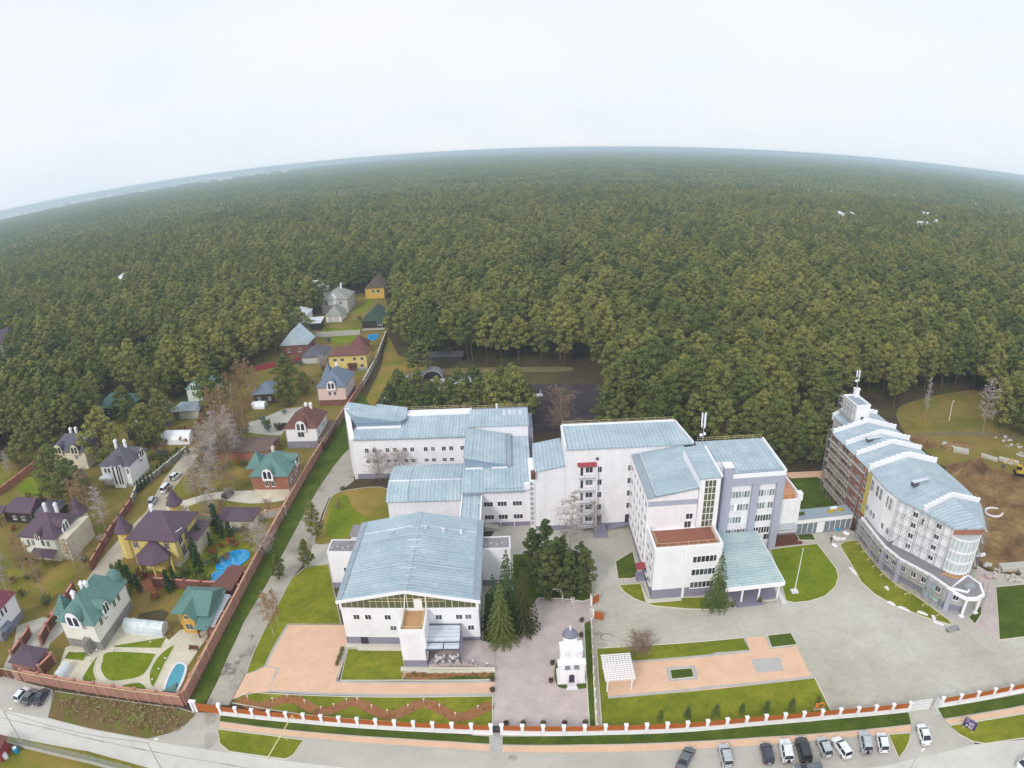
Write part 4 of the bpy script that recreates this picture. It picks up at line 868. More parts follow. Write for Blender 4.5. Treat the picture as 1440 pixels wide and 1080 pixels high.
def right_wing():
    t = thing('ribbon_window_wing', (49, 125, 0), 'four storey wing with grey frame and ribbon windows behind the entrance canopy', 'building')
    x0, x1, y0, y1, z = 42.3, 55.0, 117.6, 132.6, 18.6
    MB().box(x0, x1, y0, y1, 0, z).build('wall', 'white_cladding', t)
    MB().slab([(x0-2.6,y0-.5,z+.2),(x1+.5,y0-.5,z+.2),(x1+.7,y0+8,z+.5),(x0-2.6,y0+8,z+.5)], .25).slab([(x0-2.6,y0+8,z+.52),(x1+.7,y0+8,z+.52),(x1+.6,y1+.3,z+.6),(x0-2.6,y1+.3,z+.6)], .25).build('roof', 'roof_blue_by_x', t)
    MB().box(39.05, x0, y0+.5, y1, 0, z).build('infill_wall', 'pillar_grey', t)
    MB().box(x0, x1+.5, y0-.75, y0-.5, z-.6, z+.3).para((x1+.3,y0-.7,z+.2), (.2,15.4,.45), (.35,0,0), (0,0,.4)).build('fascia', 'white_paint', t)
    MB().tube((x0+3,y0+.3,z+.5), (x1,y0+.3,z+.5), .08).box(x0+.4, x1, y0-.45, y0-.1, z+.2, z+.32).build('gutter', 'roof_gutter', t)
    rail(t, [(x0-2,y1+.3,z+.6),(x1+.5,y1+.3,z+.6)], .9, 'timber_pale', 2.2)
    f = MB().box(x0-.6, x0+1.2, y0-1.1, y0-.02, 0, z+2.1); f.box(x0+6.0, x0+7.5, y0-.9, y0-.02, 0, z-.62); f.box(x1-1.2, x1+.45, y0-.95, y0-.02, 0, z-.62)
    f.box(x0+1.2, x0+6.0, y0-.85, y0-.02, z-2.2, z-.62); f.box(x0+7.5, x1-1.2, y0-.85, y0-.02, z-2.2, z-.62)
    f.build('grey_frame', 'pillar_grey', t)
    MB().box(x0-.7, x0+1.3, y0-1.2, y0+1.2, z+2.1, z+2.4).build('pylon_cap', 'white_paint', t)
    MB().box(x0-3.2, x0-.6, y0+.5, y0+2.6, z-1, z+1.7).build('roof_house', 'pale_stone', t)
    for i in range(4):
        zz = 13.1-3.05*i
        for bay, n in ((x0+1.35, 7), (x0+7.65, 6)):
            for j in range(n):
                wdt = (4.5 if n == 7 else 3.8)/n
                window(t, (bay, y0), FX, wdt*(j+.5), zz, wdt-.16, 1.45, 1, glass='dark_glass' if (n == 6 and i >= 2) else 'grey_glass', sill=0, t=.05)
            MB().box(bay, bay+(4.5 if n == 7 else 3.85), y0-.12, y0-.01, zz-.3, zz-.1).build('sill_band', 'white_paint', t)
    # lower annex with orange deck
    a0, a1, b0, b1, az = 55.5, 61.8, 120.4, 131.0, 10.3
    MB().box(a0, a1, b0, b1, 1.4, 9.4).build('annex_wall', 'white_tile', t)
    MB().box(a0, a1-.05, b0+.06, b1-.05, 0, 1.4).build('plinth', 'plinth_grey', t)
    MB().box(a0, a1-.3, b0+.3, b1-.3, 9.4, 9.5).build('roof_deck', 'deck_orange', t)
    MB().box(a0, a1+.05, b0-.05, b0+.3, 9.4, az-.4).box(a1-.3, a1+.05, b0+.3, b1, 9.4, az+.3).box(a1-.9, a1+.3, b0-.06, b0+1.5, 9.4, az+.9).build('parapet', 'white_paint', t)
    rail(t, [(a0+.2,b0+.7,9.5),(a1-.5,b0+.7,9.5),(a1-.5,b1-.5,9.5)], 1.1, 'rust_panel', 1.5)
    MB().slab([(a0+.5,118.7,3.3),(a1-.4,118.7,3.3),(a1-.4,b0,3.9),(a0+.5,b0,3.9)], .2).build('awning', 'galvanised', t)
    MB().box(a0+.3, a1, 118.4, b0-.02, 0, .9).box(a0, a1+.8, 117.3, 118.4, 0, .18).build('ramp_base', 'brown_metal', t)
    window(t, (x0, y0), FX, 11.2, 2.2, 1.6, 1.3, 2, sill=0)
    # vents on the east flank
    for zz in (1.2, 4.4, 6.6): MB().tube((a1,b0+.6,zz), (a1+.5,b0+.6,zz+.1), .35, n=8).build('vent_stack', 'galvanised', t)
right_wing()
antenna((40.4, 129.2, 18.9), 8.6, 'mobile antenna mast on the roof of the main block')
# ---- entrance portico
t = thing('entrance_portico', (44.5, 108, 0), 'wide pale green roofed entrance portico on white columns', 'portico')
MB().slab([(38.4,98.8,4.55),(50.4,98.8,4.55),(50.3,116.5,5.3),(38.4,116.5,5.3)], .25).build('roof', 'roof_green_by_y', t)
MB().box(38.35, 50.5, 98.55, 98.8, 3.75, 4.6).para((50.35,98.8,3.8), (0,17.6,.7), (.14,0,0), (0,0,.85)).build('fascia', 'white_paint', t)
for x in (42.3, 45.8, 49.8):
    MB().box(x-.17, x+.17, 99.5, 99.85, 0, 4.2).build('column', 'white_paint', t)
for x in (39.5, 49.8):
    MB().box(x-.17, x+.17, 107, 107.3, 0, 4.5).build('column', 'white_paint', t)
MB().box(38.4, 50, 104.2, 104.4, 0, 4.4).build('entrance_wall', 'plinth_grey', t)
for x in (41.6, 43.2, 44.6, 46.0): window(t, (38.4,104.2), FX, x-38.4, 1.9, 1.1, 1.6, 2, sill=0)
for x in (41.0, 47.5): door(t, (38.4,104.2), FX, x-38.4, .2, 1.4, 2.1)
MB().box(41, 46.5, 98, 104.2, 0, .2).box(46.6, 50, 99.6, 104.2, 0, .3).build('porch_floor', 'plinth_grey', t)
MB().para((50.2,97.6,0), (.9,0,0), (.4,10.5,0), (0,0,.35)).build('kerb_wall', 'pale_stone', t)
for p, l in (((40.3,98.6),'dark planter tub under the portico edge'),((45.95,99.0),'dark planter tub by the middle portico column')):
    t = thing('planter', (p[0],p[1],0), l, 'planter'); MB().lathe((p[0],p[1],0), [(.3,0),(.42,.6),(.36,.62)], 10).build('tub', 'planter_brown', t); MB().ball((p[0],p[1],.8), .4).build('plant', 'leaf_shrub', t)
t = thing('metal_bench', (48.2, 98.6, 0), 'pale bench at the front edge of the portico', 'bench')
MB().box(46.9, 49.4, 98.4, 98.8, .4, .47).build('seat', 'pale_concrete', t)
for x in (47.0, 49.2): MB().box(x, x+.1, 98.42, 98.78, 0, .4).build('leg', 'dark_steel', t)
# ---- flagpole
x, y = G(1116.9, 832.5)
t = thing('flagpole', (x, y, 0), 'tall white flagpole on a square block in the rounded lawn', 'flagpole')
MB().tube((x,y,.3), (x,y,10.3), .11, .06, 8).ball((x,y,10.35), .12).build('pole', 'white_frame', t); MB().box(x-.7, x+.7, y-.7, y+.7, .05, .35).build('base_block', 'pale_stone', t)
# ---- glazed passage
t = thing('glazed_passage', (68.5, 123, 0), 'low flat roofed glazed passage leading to the scaffolded block', 'passage')
MB().box(62.0, 76.4, 120.9, 124.8, 3.0, 4.15).build('wall', 'white_paint', t)
MB().box(61.9, 76.5, 120.7, 125, 4.15, 4.3).build('roof', 'roof_gutter', t)
MB().box(62.1, 76.3, 121.0, 124.7, .5, 3.0).build('glazing', 'grey_glass', t)
m = MB()
for i in range(11): m.box(62.1+i*1.42-.06, 62.1+i*1.42+.06, 120.9, 121.0, .5, 3.0)
m.build('mullion', 'white_frame', t)
MB().box(62.0, 76.4, 120.88, 124.8, 0, .5).build('plinth', 'plinth_grey', t)
door(t, (62.0,120.92), FX, 6.2, .2, 1.8, 2.7, 'white_frame')
def rooftop(x, y, l, c, s=1):
    t = thing('material_bundle', (x, y, 4.3), l, 'bundle', 'building materials left on the passage roof')
    m = MB()
    for i in range(5): m.para((x-.6*s+i*.26*s, y-.35, 4.3+.12*(i % 2)), (.5*s,.1*(i-2),0), (0,.7,0), (0,0,.3))
    m.build('sheet', c, t)
rooftop(71.2, 122.6, 'yellow insulation sheets heaped on the passage roof', 'signal_yellow', 1.3); rooftop(73.8, 122.9, 'small yellow heap on the passage roof by the brick wall', 'signal_yellow'); rooftop(72.4, 123.9, 'white boards lying on the passage roof', 'white_paint', 1.2); rooftop(63.5, 122.8, 'green crates on the passage roof by the annex', 'leaf_shrub', 1.1)
# ------------------------------------------------------------------ new block under scaffolding
def new_block():
    t = thing('scaffolded_block', (88, 120, 0), 'unfinished white block with stepped gables and blue roofs wrapped in scaffolding', 'building')
    xl, xr, xm, ze, zr = 78.6, 97.0, 88.2, 15.4, 17.8
    MB().box(xl, xr, 119.6, 141.5, 0, ze-.05).build('brick_wall', 'brick_red', t)
    MB().prism([(xl,119.5),(78.2,116),(78.0,111.5),(78.8,106.4),(81.8,101.4),(96.6,101.8),(xr,110),(xr,119.5)], 0, ze-.05).build('white_wall', 'white_paint', t)
    MB().prism([(81.8,101.3),(85.2,94.8),(91.8,93.4),(96.5,101.7)], 0, ze-.6).build('prow_wall', 'white_paint', t)
    MB().box(83.4, xr, 141.6, 150.6, 0, ze+.1).build('rear_wall', 'rough_plaster', t)
    MB().box(xl-.08, xl, 119.6, 121.2, 4.4, ze-.1).build('insulation_strip', 'lemon_render', t)
    # roofs, bay by bay
    MB().slab([(83.2,141.3,ze+.4),(xm,141.3,zr),(xm,150.5,zr),(83.2,150.5,ze+.4)], .18).slab([(xm,141.3,zr),(xr+.4,141.3,ze),(xr+.4,150.5,ze),(xm,150.5,zr)], .18).build('roof', 'roof_pale_by_y', t)
    for i, (a, b) in enumerate(((134.2,140.6),(128.4,133.6),(121.2,127.8))):
        s = -.3
        MB().slab([(xl-.35,a,ze),(xm,a,zr),(xm,b,zr),(xl-.35,b,ze)], .18).slab([(xm,a,zr),(xr+.4,a,ze),(xr+.4,b,ze),(xm,b,zr)], .18).build('roof', 'roof_pale_by_y', t)
    def big(x, z, *r): return (x, r[0], z)
    r = MB()
    r.slab([(xm,120.6,zr),(xl-.2,120.6,ze),(77.9,116,ze),(77.7,111.5,ze),(78.5,106.2,ze),(81.2,101.6,ze+.0),(xm+.3,101.8,zr)][::1], .2)
    r.slab([(xm,120.6,zr),(xm+.3,101.8,zr),(97.0,102,ze),(xr+.4,110,ze),(xr+.4,120.6,ze)], .2)
    r.build('roof', 'roof_pale_by_y', t)
    MB().add([(xm+.3,101.2,zr-.1),(81.2,101.0,ze-.1),(84.9,94.4,ze-.5),(92.0,92.9,ze-.5),(97,101.3,ze-.1)], [(0,1,2),(0,2,3),(0,3,4),(0,4,1)]).add([(81.2,101.0,ze-.1),(84.9,94.4,ze-.5),(92,92.9,ze-.5),(97,101.3,ze-.1),(81.2,101,ze-.5),(84.9,94.4,ze-.9),(92,92.9,ze-.9),(97,101.3,ze-.5)], [(0,4,5,1),(1,5,6,2),(2,6,7,3),(7,6,5,4)]).build('prow_roof', 'roof_pale_by_y', t)
    MB().para((85.3,94.5,ze-2.1), (6.6,-1.5,0), (.05,.25,0), (0,0,1.15)).build('brick_band', 'brick_red', t)
    # stepped gable parapets
    for k, (y, x0, x1, h) in enumerate(((150.6,83.2,xr,.7),(140.7,xl,xr+.3,.75),(133.7,xl,xr+.3,.75),(127.9,xl,xr+.3,.75),(120.7,xl-.2,xr+.3,.85),(101.5,81.6,96.6,.55))):
        m = MB(); n = 7
        for i in range(n):
            a = x0+(xm-x0)*i/n; b = x0+(xm-x0)*(i+1)/n; z = ze+(zr-ze)*(i+.75)/n+h
            m.box(a, b+.01, y, y+.55, ze-.7, z); m.box(a-.12, b, y-.08, y+.63, z+.002, z+.15)
            a2 = x1-(x1-xm)*(i+1)/n; b2 = x1-(x1-xm)*i/n
            m.box(a2-.01, b2, y, y+.55, ze-.7, z); m.box(a2, b2+.12, y-.08, y+.63, z+.002, z+.15)
        m.build('stepped_gable', 'white_paint', t)
    # rear stair house
    MB().box(85.8, 89.8, 143.2, 151, 14, 21.0).build('stair_house', 'white_paint', t)
    MB().box(86.1, 89.5, 143.5, 150.7, 21.0, 21.1).build('stair_roof', 'roof_gutter', t)
    parapet(t, 85.7, 89.9, 143.1, 151.1, 21, 21.5, .3)
    MB().box(88.4, 89.6, 149.4, 150.6, 21.1, 23.2).box(88.25, 89.75, 149.25, 150.75, 23.2, 23.5).build('chimney', 'white_paint', t)
    MB().box(87.4, 88.1, 143.0, 143.18, 17, 18.3).build('window', 'dark_glass', t)
    for x, y, z in ((83.5,131.6,16.7),(83,109,16.8)):
        MB().para((x,y,z-.2), (1.5,.1,.0), (0,1.1,0), (0,0,.95)).build('roof_hatch', 'dark_steel', t)
        MB().slab([(x-.1,y-.1,z+.9),(x+4.2,y+.2,z+1.15),(x+4.2,y+1.1,z+1.15),(x-.1,y+1.3,z+.9)], .08).build('hatch_roof', 'roof_white_by_y', t)
    # loggias on the rear west face: flat brown sheets, recess shade painted in
    O, U = (xl, 152.3), (0, -1)
    for i in range(5):
        z = 1.3+i*2.85
        for k in range(2):
            u = 12.7+k*6.3
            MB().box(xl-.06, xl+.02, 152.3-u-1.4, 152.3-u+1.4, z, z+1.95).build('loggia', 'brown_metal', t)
            MB().box(xl-.5, xl, 152.3-u-4.2, 152.3-u+1.7, z-.55, z-.1).build('balcony_front', 'beige_render', t)
            window(t, O, U, u+2.8, z+.3, 1.5, 1.45, 2, sill=.15)
    for i in range(5): 
        z = 1.3+i*2.85; window(t, O, U, 27.4, z+.3, 1.6, 1.5, 3, sill=0); window(t, O, U, 30.2, z+.3, 1.3, 1.5, 2, sill=0)
    # white west face windows
    O = (78.1, 119.5)
    for u in (1.6, 4.2, 5.8, 8.6, 10.2): window(t, O, U, u, 11.6, 1.0, 2.6, 2, 2)
    for u in (1.2, 3.4, 4.8, 7.6, 9.0, 11.4): window(t, O, U, u, 6.3, .9, 1.4, 2)
    for i in range(4):
        for (ax, ay), (bx, by), us in (((78.7,106.4),(81.8,101.4),(1.7,4.0)), ((81.75,101.3),(85.2,94.8),(1.6,4.0))):
            L = math.hypot(bx-ax, by-ay); window(t, (ax,ay), ((bx-ax)/L,(by-ay)/L), us[1], 5.6+i*2.5, 1.1, 1.0, 2)
    # curved stair glazing at the prow
    c = (88.6, 95.2); R_ = 3.7
    arc = [(c[0]+R_*math.cos(a), c[1]+R_*math.sin(a)) for a in [math.radians(195+15*i) for i in range(11)]]
    MB().prism(arc, 5, 13.2).build('bay_glazing', 'grey_glass', t)
    m = MB()
    for p in arc: m.tube((p[0],p[1],5), (p[0],p[1],13.2), .12, n=4)
    for z in (5.3, 7.6, 10.0, 12.9):
        for p, q in zip(arc, arc[1:]): m.para((p[0],p[1],z), (q[0]-p[0],q[1]-p[1],0), ((p[0]-c[0])*.04,(p[1]-c[1])*.04,0), (0,0,.35))
    m.build('mullion', 'white_frame', t)
    # two storey podium with bays
    ol = [(79.4,118.6),(76.9,117.6),(76.6,111.2),(76.5,105.5),(77.6,100.4),(81.4,93.2),(83.0,88.4),(86.2,86.0),(88.2,87.6),(90.4,91.2),(90.6,94.8),(82,101.6),(79,106.2),(78.4,111)]
    MB().prism(ol, 1.5, 4.7).build('podium_wall', 'rough_plaster', t)
    MB().prism([(a*.985+1.25, b*.985+1.6) for a, b in ol], 0, 1.5).build('plinth', 'plinth_grey', t)
    MB().prism([(a*.99+.85, b*.99+1.05) for a, b in ol], 4.7, 4.78).build('podium_roof', 'flat_roof_grey', t)
    MB().strip(ol[1:9], .4, 5.25, .55).build('parapet', 'white_paint', t)
    for (ax, ay), (bx, by) in zip(ol[1:7], ol[2:8]):
        L = math.hypot(bx-ax, by-ay); U2 = ((bx-ax)/L, (by-ay)/L)
        n = max(1, int(L/2.6))
        for k in range(n): window(t, (ax,ay), U2, L*(k+.5)/n, 2.7, 1.2, 1.1, 2)
        nn = Vector((U2[1], -U2[0], 0))
        MB().para(Vector((ax,ay,0))+nn*.02, Vector((U2[0],U2[1],0))*1.1, nn*.7, (0,0,4.8)).build('pilaster', 'pillar_grey', t)
    MB().para((82.8,89.2,.3), (2.3,-2.1,0), (.1,.1,0), (0,0,3.6)).para((80.9,94.0,.3), (1.6,-3.9,0), (.15,.05,0), (0,0,3.6)).build('entrance_glazing', 'mint_glass', t)
    for x, y in ((85.6,84.9),(89.3,85.0)):
        MB().tube((x,y,0), (x,y,4.3), .33, n=10).box(x-.5, x+.5, y-.5, y+.5, 0, .35).build('column', 'white_paint', t)
    MB().prism([(82.8,88.2),(85.0,84.4),(87.4,83.7),(89.8,84.4),(91.2,88.0),(90,92)], 4.3, 4.85).build('porch_roof', 'white_paint', t)
    MB().prism([(83.4,88.3),(85.3,85.0),(87.4,84.4),(89.4,85.0),(90.6,88.1),(89.7,91)], 4.85, 4.9).build('porch_deck', 'flat_roof_grey', t)
    MB().box(86.2, 88.6, 86.6, 88.2, 4.9, 5.5).box(86.5, 88.3, 86.9, 87.9, 5.5, 5.62).build('skylight', 'grey_glass', t)
    # light yellow patches and rust band of the podium terrace
    MB().prism([(84,93.5),(86.5,91),(90,91.5),(90,94.5)], 4.8, 4.86).build('terrace_screed', 'deck_tan', t)
new_block()
antenna((88.9, 150, 23.5), 4.8, 'mobile antenna mast on the stair house of the scaffolded block')
def scaffold(pts, z0, z1, label, lift=2.0, depth=.9, planks=True, gap=2.0):
    t = thing('scaffolding', (pts[0][0], pts[0][1], z0), label, 'scaffolding')
    for a, b in zip(pts, pts[1:]):
        A, B = Vector((a[0],a[1],0)), Vector((b[0],b[1],0)); d = (B-A); n = max(1, round(d.length/gap)); u = d.normalized(); q = Vector((u.y,-u.x,0))*depth
        st = MB(); lg = MB(); pl = MB()
        for i in range(n+1):
            p = A+d*i/n
            for o in (0, 1): st.tube(p+q*(o+.15)+Vector((0,0,z0)), p+q*(o+.15)+Vector((0,0,z1)), .05, n=4)
        k = 0; z = z0+lift
        while z < z1+.1:
            for o in (0, 1): lg.tube(A+q*(o+.15)+Vector((0,0,z)), B+q*(o+.15)+Vector((0,0,z)), .04, n=4)
            lg.tube(A+q*1.15+Vector((0,0,z+.9)), B+q*1.15+Vector((0,0,z+.9)), .035, n=4)
            i0 = k % 2
            if planks: pl.para(A+q*.5+Vector((0,0,z+.03)), d*(.94 if k % 2 else 1.04), q*.5, (0,0,.07))
            lg.tube(A+d*(i0/n)+q*1.15+Vector((0,0,z-lift)), A+d*((i0+1)/n)+q*1.15+Vector((0,0,z)), .035, n=4)
            z += lift; k += 1
        st.build('upright', 'scaffold_steel', t); lg.build('ledger', 'scaffold_steel', t)
        if planks: pl.build('plank', 'scaffold_plank', t)
    return t
scaffold([(78.0,140.5),(78.0,121.6)], 0, 15.6, 'plank scaffolding up the raw brick and loggia face', 2.85)
scaffold([(84.0,142.0),(78.2,142.0)], 0, 16.4, 'scaffolding round the rear corner of the unfinished block', 2.6)
scaffold([(85.4,150.8),(85.4,143.4)], 15.4, 21.6, 'short scaffolding beside the rooftop stair house', 2.0)
scaffold([(78.6,106.8),(81.4,101.6),(84.9,94.6)], 4.8, 15.6, 'steel scaffolding before the small windowed prow face', 2.5, .9, False)
scaffold([(76.3,116.8),(76.1,105.6),(77.2,100.2),(81.0,93.0),(82.4,88.9)], 0, 5.4, 'low scaffolding along the curved grey podium', 2.4, .8)
scaffold([(91.9,92.9),(96.9,101.6)], 0, 15, 'tangled scaffolding on the earth side of the prow', 2.8, .9, True)
scaffold([(90.2,85.8),(92.2,88.4)], 0, 4.8, 'small scaffolding beside the porch column', 2.2, .9)
# ------------------------------------------------------------------ chapel
def chapel():
    t = thing('chapel', (8, 83.5, 0), 'little white chapel with round drum and grey dome roof', 'chapel')
    MB().box(5.75, 10.15, 81.7, 83.1, .25, 4.3).build('porch_wall', 'white_paint', t)
    MB().box(5.65, 10.25, 81.6, 83.1, 4.3, 4.5).build('porch_cornice', 'white_frame', t)
    MB().box(5.6, 10.3, 81.5, 85.4, 0, .25).build('base', 'pale_stone', t)
    MB().box(6.2, 9.75, 83.1, 85.2, .25, 6.3).build('nave_wall', 'white_paint', t)
    MB().box(6.1, 9.85, 83.0, 85.3, 6.3, 6.5).build('nave_roof', 'white_frame', t)
    for x in (6.9, 8.65):
        MB().extr([(x-.1,83.06,4.5),(x+.95,83.06,4.5),(x+.95,83.06,5.5),(x+.75,83.06,5.85),(x+.42,83.06,6.0),(x+.1,83.06,5.85),(x-.1,83.06,5.5)], (0,-.12,0)).build('kokoshnik', 'pale_stone', t)
    for x in (6.85, 8.3): MB().box(x, x+.75, 81.5, 81.62, 3.6, 4.35).box(x-.1, x+.85, 81.45, 81.6, 3.5, 3.6).build('window', 'grey_glass', t)
    MB().lathe((7.95,85.6,4.5), [(1.15,0),(1.15,3.0),(1.25,3.05),(1.25,3.2)], 20).build('drum', 'white_paint', t)
    d = MB().lathe((7.95,85.6,7.7), [(1.32,0),(1.25,.2),(.95,.55),(.5,.8),(.2,.9),(.12,.95)], 20).build('dome', 'dome_grey', t, smooth=True)
    MB().tube((7.95,85.6,8.6), (7.95,85.6,9.3), .16, n=10).ball((7.95,85.6,9.35), .18).build('finial', 'white_frame', d)
    arch = [(7.5,.3),(8.4,.3),(8.4,1.7),(8.3,2.0),(7.95,2.2),(7.6,2.0),(7.5,1.7)]
    MB().extr([(a,81.72,b) for a,b in arch], (0,-.06,0)).build('door', 'dark_door', t)
    MB().extr([(7.95+(a-7.95)*1.35,81.71,.3+(b-.3)*1.12) for a,b in arch], (0,-.03,0)).build('door_surround', 'pale_stone', t)
    MB().box(7.2, 8.7, 80.7, 81.5, 0, .22).box(7.0, 8.9, 80.1, 80.7, 0, .12).build('step', 'pale_stone', t)
    for x in (7.15, 8.75): MB().tube((x,81.2,.2), (x,81.2,.9), .06).ball((x,81.2,1.0), .13).build('handrail_post', 'pale_stone', t)
    m = MB()
    for i in range(4): m.box(5.72, 5.75, 81.9+i*.3, 82.05+i*.3, .4, 4.1)
    for x in (5.9, 7.1, 8.8, 9.9): m.box(x, x+.1, 81.66, 81.7, .3, 4.2)
    m.build('pilaster', 'pale_stone', t)
    MB().tube((10.15,84.2,.3), (10.15,84.2,4.5), .08).build('downpipe', 'galvanised', t)
chapel()
# white garden arch and planters on the plaza
x, y = G(789, 844)
t = thing('garden_arch', (x, y, 0), 'curved white garden arch at the edge of the conifer grove', 'arch')
pts = [(x-1.6+.0, y, 3.0), (x-.9, y, 3.1), (x-.2, y, 2.7), (x+.2, y, 1.9), (x+.3, y, .9), (x+.3, y, 0)]
for o in (-.35, .35): MB().path([(a, b+o, c) for a, b, c in pts], .09, .09, 6).build('arch_rib', 'pale_stone', t)
m = MB()
for a, b in zip(pts, pts[1:]): c = [(p+q)/2 for p, q in zip(a, b)]; m.tube((c[0],c[1]-.35,c[2]), (c[0],c[1]+.35,c[2]), .06).tube((b[0],b[1]-.35,b[2]), (b[0],b[1]+.35,b[2]), .06)
m.build('arch_slat', 'pale_stone', t)
MB().path([(x-1.6,y,3.0),(x-2.0,y,1.6),(x-2.0,y,0)], .16, .12).build('climbing_plant', 'leaf_shrub', t)
x, y = G(805, 846); t = thing('garden_urn', (x,y,0), 'small white urn beside the garden arch', 'urn'); MB().lathe((x,y,0), [(.3,0),(.15,.3),(.45,.8),(.5,.95),(.3,1.0)], 12).build('bowl', 'pale_stone', t); MB().ball((x,y,1.0), .35, .35, .25).build('plant', 'leaf_dry', t)
for i, (px, py, l) in enumerate(((746,875,'dark shrub tub by the curved grove kerb'),(746,891,'dark shrub tub at the bend of the grove kerb'),(818,874,'round dark tub by the slim white fence'),(817,895,'square dark tub near the chapel drum'),(802,890,'small dark tub behind the chapel dome'),(777,934,'dark tub beside the chapel lawn'),(775,959,'dark tub on the plaza near the chapel steps'),(692.5,957,'dark tub at the end of the upper pink path'),(692.5,972,'dark tub at the lower corner of the pink path'),(712,1019,'dark tub inside the fence by the wicket gate'),(736,1019,'second dark tub inside the plaza fence'),(764,1019,'third dark tub inside the plaza fence'),(794,1019,'dark tub inside the fence below the chapel'),(823,1018,'dark tub inside the fence by the corner of the court'))):
    x, y = G(px, py); t = thing('planter', (x,y,0), l, 'planter', 'dark planter tubs round the plaza')
    MB().lathe((x,y,.05), [(.34,0),(.46,.55),(.4,.57)], 10).build('tub', 'planter_brown', t)
    m = MB()
    for k in range(14): a = rnd.uniform(0, 6.3); m.tube((x,y,.55), (x+.35*math.cos(a),y+.35*math.sin(a),.75+rnd.random()*.35), .07, .02, 4)
    m.build('plant', 'leaf_maroon' if i % 3 == 0 else 'leaf_shrub', t)
# ------------------------------------------------------------------ pergola
t = thing('pergola', (15.5, 82, 0), 'white lattice pergola standing on four posts at the pink court', 'pergola')
for x, y in ((13.5,79.2),(17.5,79.2),(13.5,84.7),(17.5,84.7)): MB().box(x-.1, x+.1, y-.1, y+.1, 0, 2.75).build('post', 'white_paint', t)
m = MB()
for i in range(10): x = 13.25+i*.5; m.box(x-.07, x+.07, 78.7, 85.2, 2.78, 3.0)
m.build('rafter', 'white_paint', t)
m = MB()
for i in range(13): y = 78.95+i*.5; m.box(13.0, 18.0, y-.07, y+.07, 3.003, 3.16)
m.build('cross_batten', 'white_paint', t)
# ------------------------------------------------------------------ fences
def along(P, s):
    for a, b in zip(P, P[1:]):
        L = math.hypot(b[0]-a[0], b[1]-a[1])
        if s <= L+1e-6: return (a[0]+(b[0]-a[0])*s/L, a[1]+(b[1]-a[1])*s/L)
        s -= L
    return P[-1]
def plen(P): return sum(math.hypot(b[0]-a[0], b[1]-a[1]) for a, b in zip(P, P[1:]))
def white_fence(px, n, label):
    P = GL(px); L = plen(P); t = thing('white_fence', (P[0][0],P[0][1],0), label, 'fence', 'white post fence with rusty panels')
    Q = [along(P, L*i/(n-1)) for i in range(n)]
    for p in Q:
        MB().box(p[0]-.24, p[0]+.24, p[1]-.24, p[1]+.24, 0, 2.2).add([(p[0]-.34,p[1]-.34,2.2),(p[0]+.34,p[1]-.34,2.2),(p[0]+.34,p[1]+.34,2.2),(p[0]-.34,p[1]+.34,2.2),(p[0],p[1],2.5)], [(3,2,1,0),(0,1,4),(1,2,4),(2,3,4),(3,0,4)]).build('post', 'white_paint', t)
    b = MB()
    for p, q in zip(Q, Q[1:]):
        u = (Vector(q)-Vector(p)); u3 = Vector((u.x,u.y,0)); e = u3.normalized(); nn = Vector((-e.y,e.x,0)); s = Vector((p[0],p[1],0))+e*.25; d = u3-e*.5
        b.para(s-nn*.17, d, nn*.34, (0,0,.75)); b.para(s-nn*.22, d, nn*.44, (0,0,.1)); b.para(s-nn*.2+Vector((0,0,.751)), d, nn*.4, (0,0,.08))
        m = MB().para(s+nn*.0+Vector((0,0,.86)), d, nn*.05, (0,0,1.1))
        k = max(4, int(d.length/.35))
        for i in range(k): m.para(s+d*(i/k)-nn*.02+Vector((0,0,.86)), e*.06, nn*.02, (0,0,1.1))
        m.build('panel', 'rust_panel', t)
    b.build('base_wall', 'white_paint', t)
white_fence([(312,1005),(427,1016.5),(528,1024.5),(640,1030),(691,1032)], 16, 'white post fence with rusty panels along the winding soil bed')
white_fence([(706,1032),(800,1033.5),(844,1032.5),(955,1029),(1064,1019.5),(1167,1010.5),(1276,1000.5)], 22, 'white post fence with rusty panels before the plaza and pink court')
white_fence([(1322,993.5),(1380,984),(1440,972),(1500,957)], 9, 'white post fence with rusty panels beyond the metal entrance gate')
# slim fence between plaza and court
P = GL([(839,1028),(835,960),(832.5,905),(831,866)]); L = plen(P)
def slim(P, n, label):
    L = plen(P); t = thing('slim_fence', (P[0][0],P[0][1],0), label, 'fence')
    Q = [along(P, L*i/(n-1)) for i in range(n)]
    for p in Q: MB().box(p[0]-.12, p[0]+.12, p[1]-.12, p[1]+.12, 0, 1.7).build('post', 'white_paint', t)
    m = MB(); m2 = MB()
    for p, q in zip(Q, Q[1:]):
        for z in (.35, 1.0, 1.5): m.tube((p[0],p[1],z), (q[0],q[1],z), .05, n=4)
        for k in range(7): c = along([p,q], plen([p,q])*(k+.5)/7); m2.tube((c[0],c[1],.3), (c[0],c[1],1.55), .025, n=4)
    m.build('rail', 'timber_pale', t); m2.build('picket', 'timber_pale', t)
slim(P, 12, 'slim pale fence between chapel strip and the pink court')
slim(GL([(830.5,846),(831,815),(830,790)]), 6, 'slim pale fence beside the conifer grove')
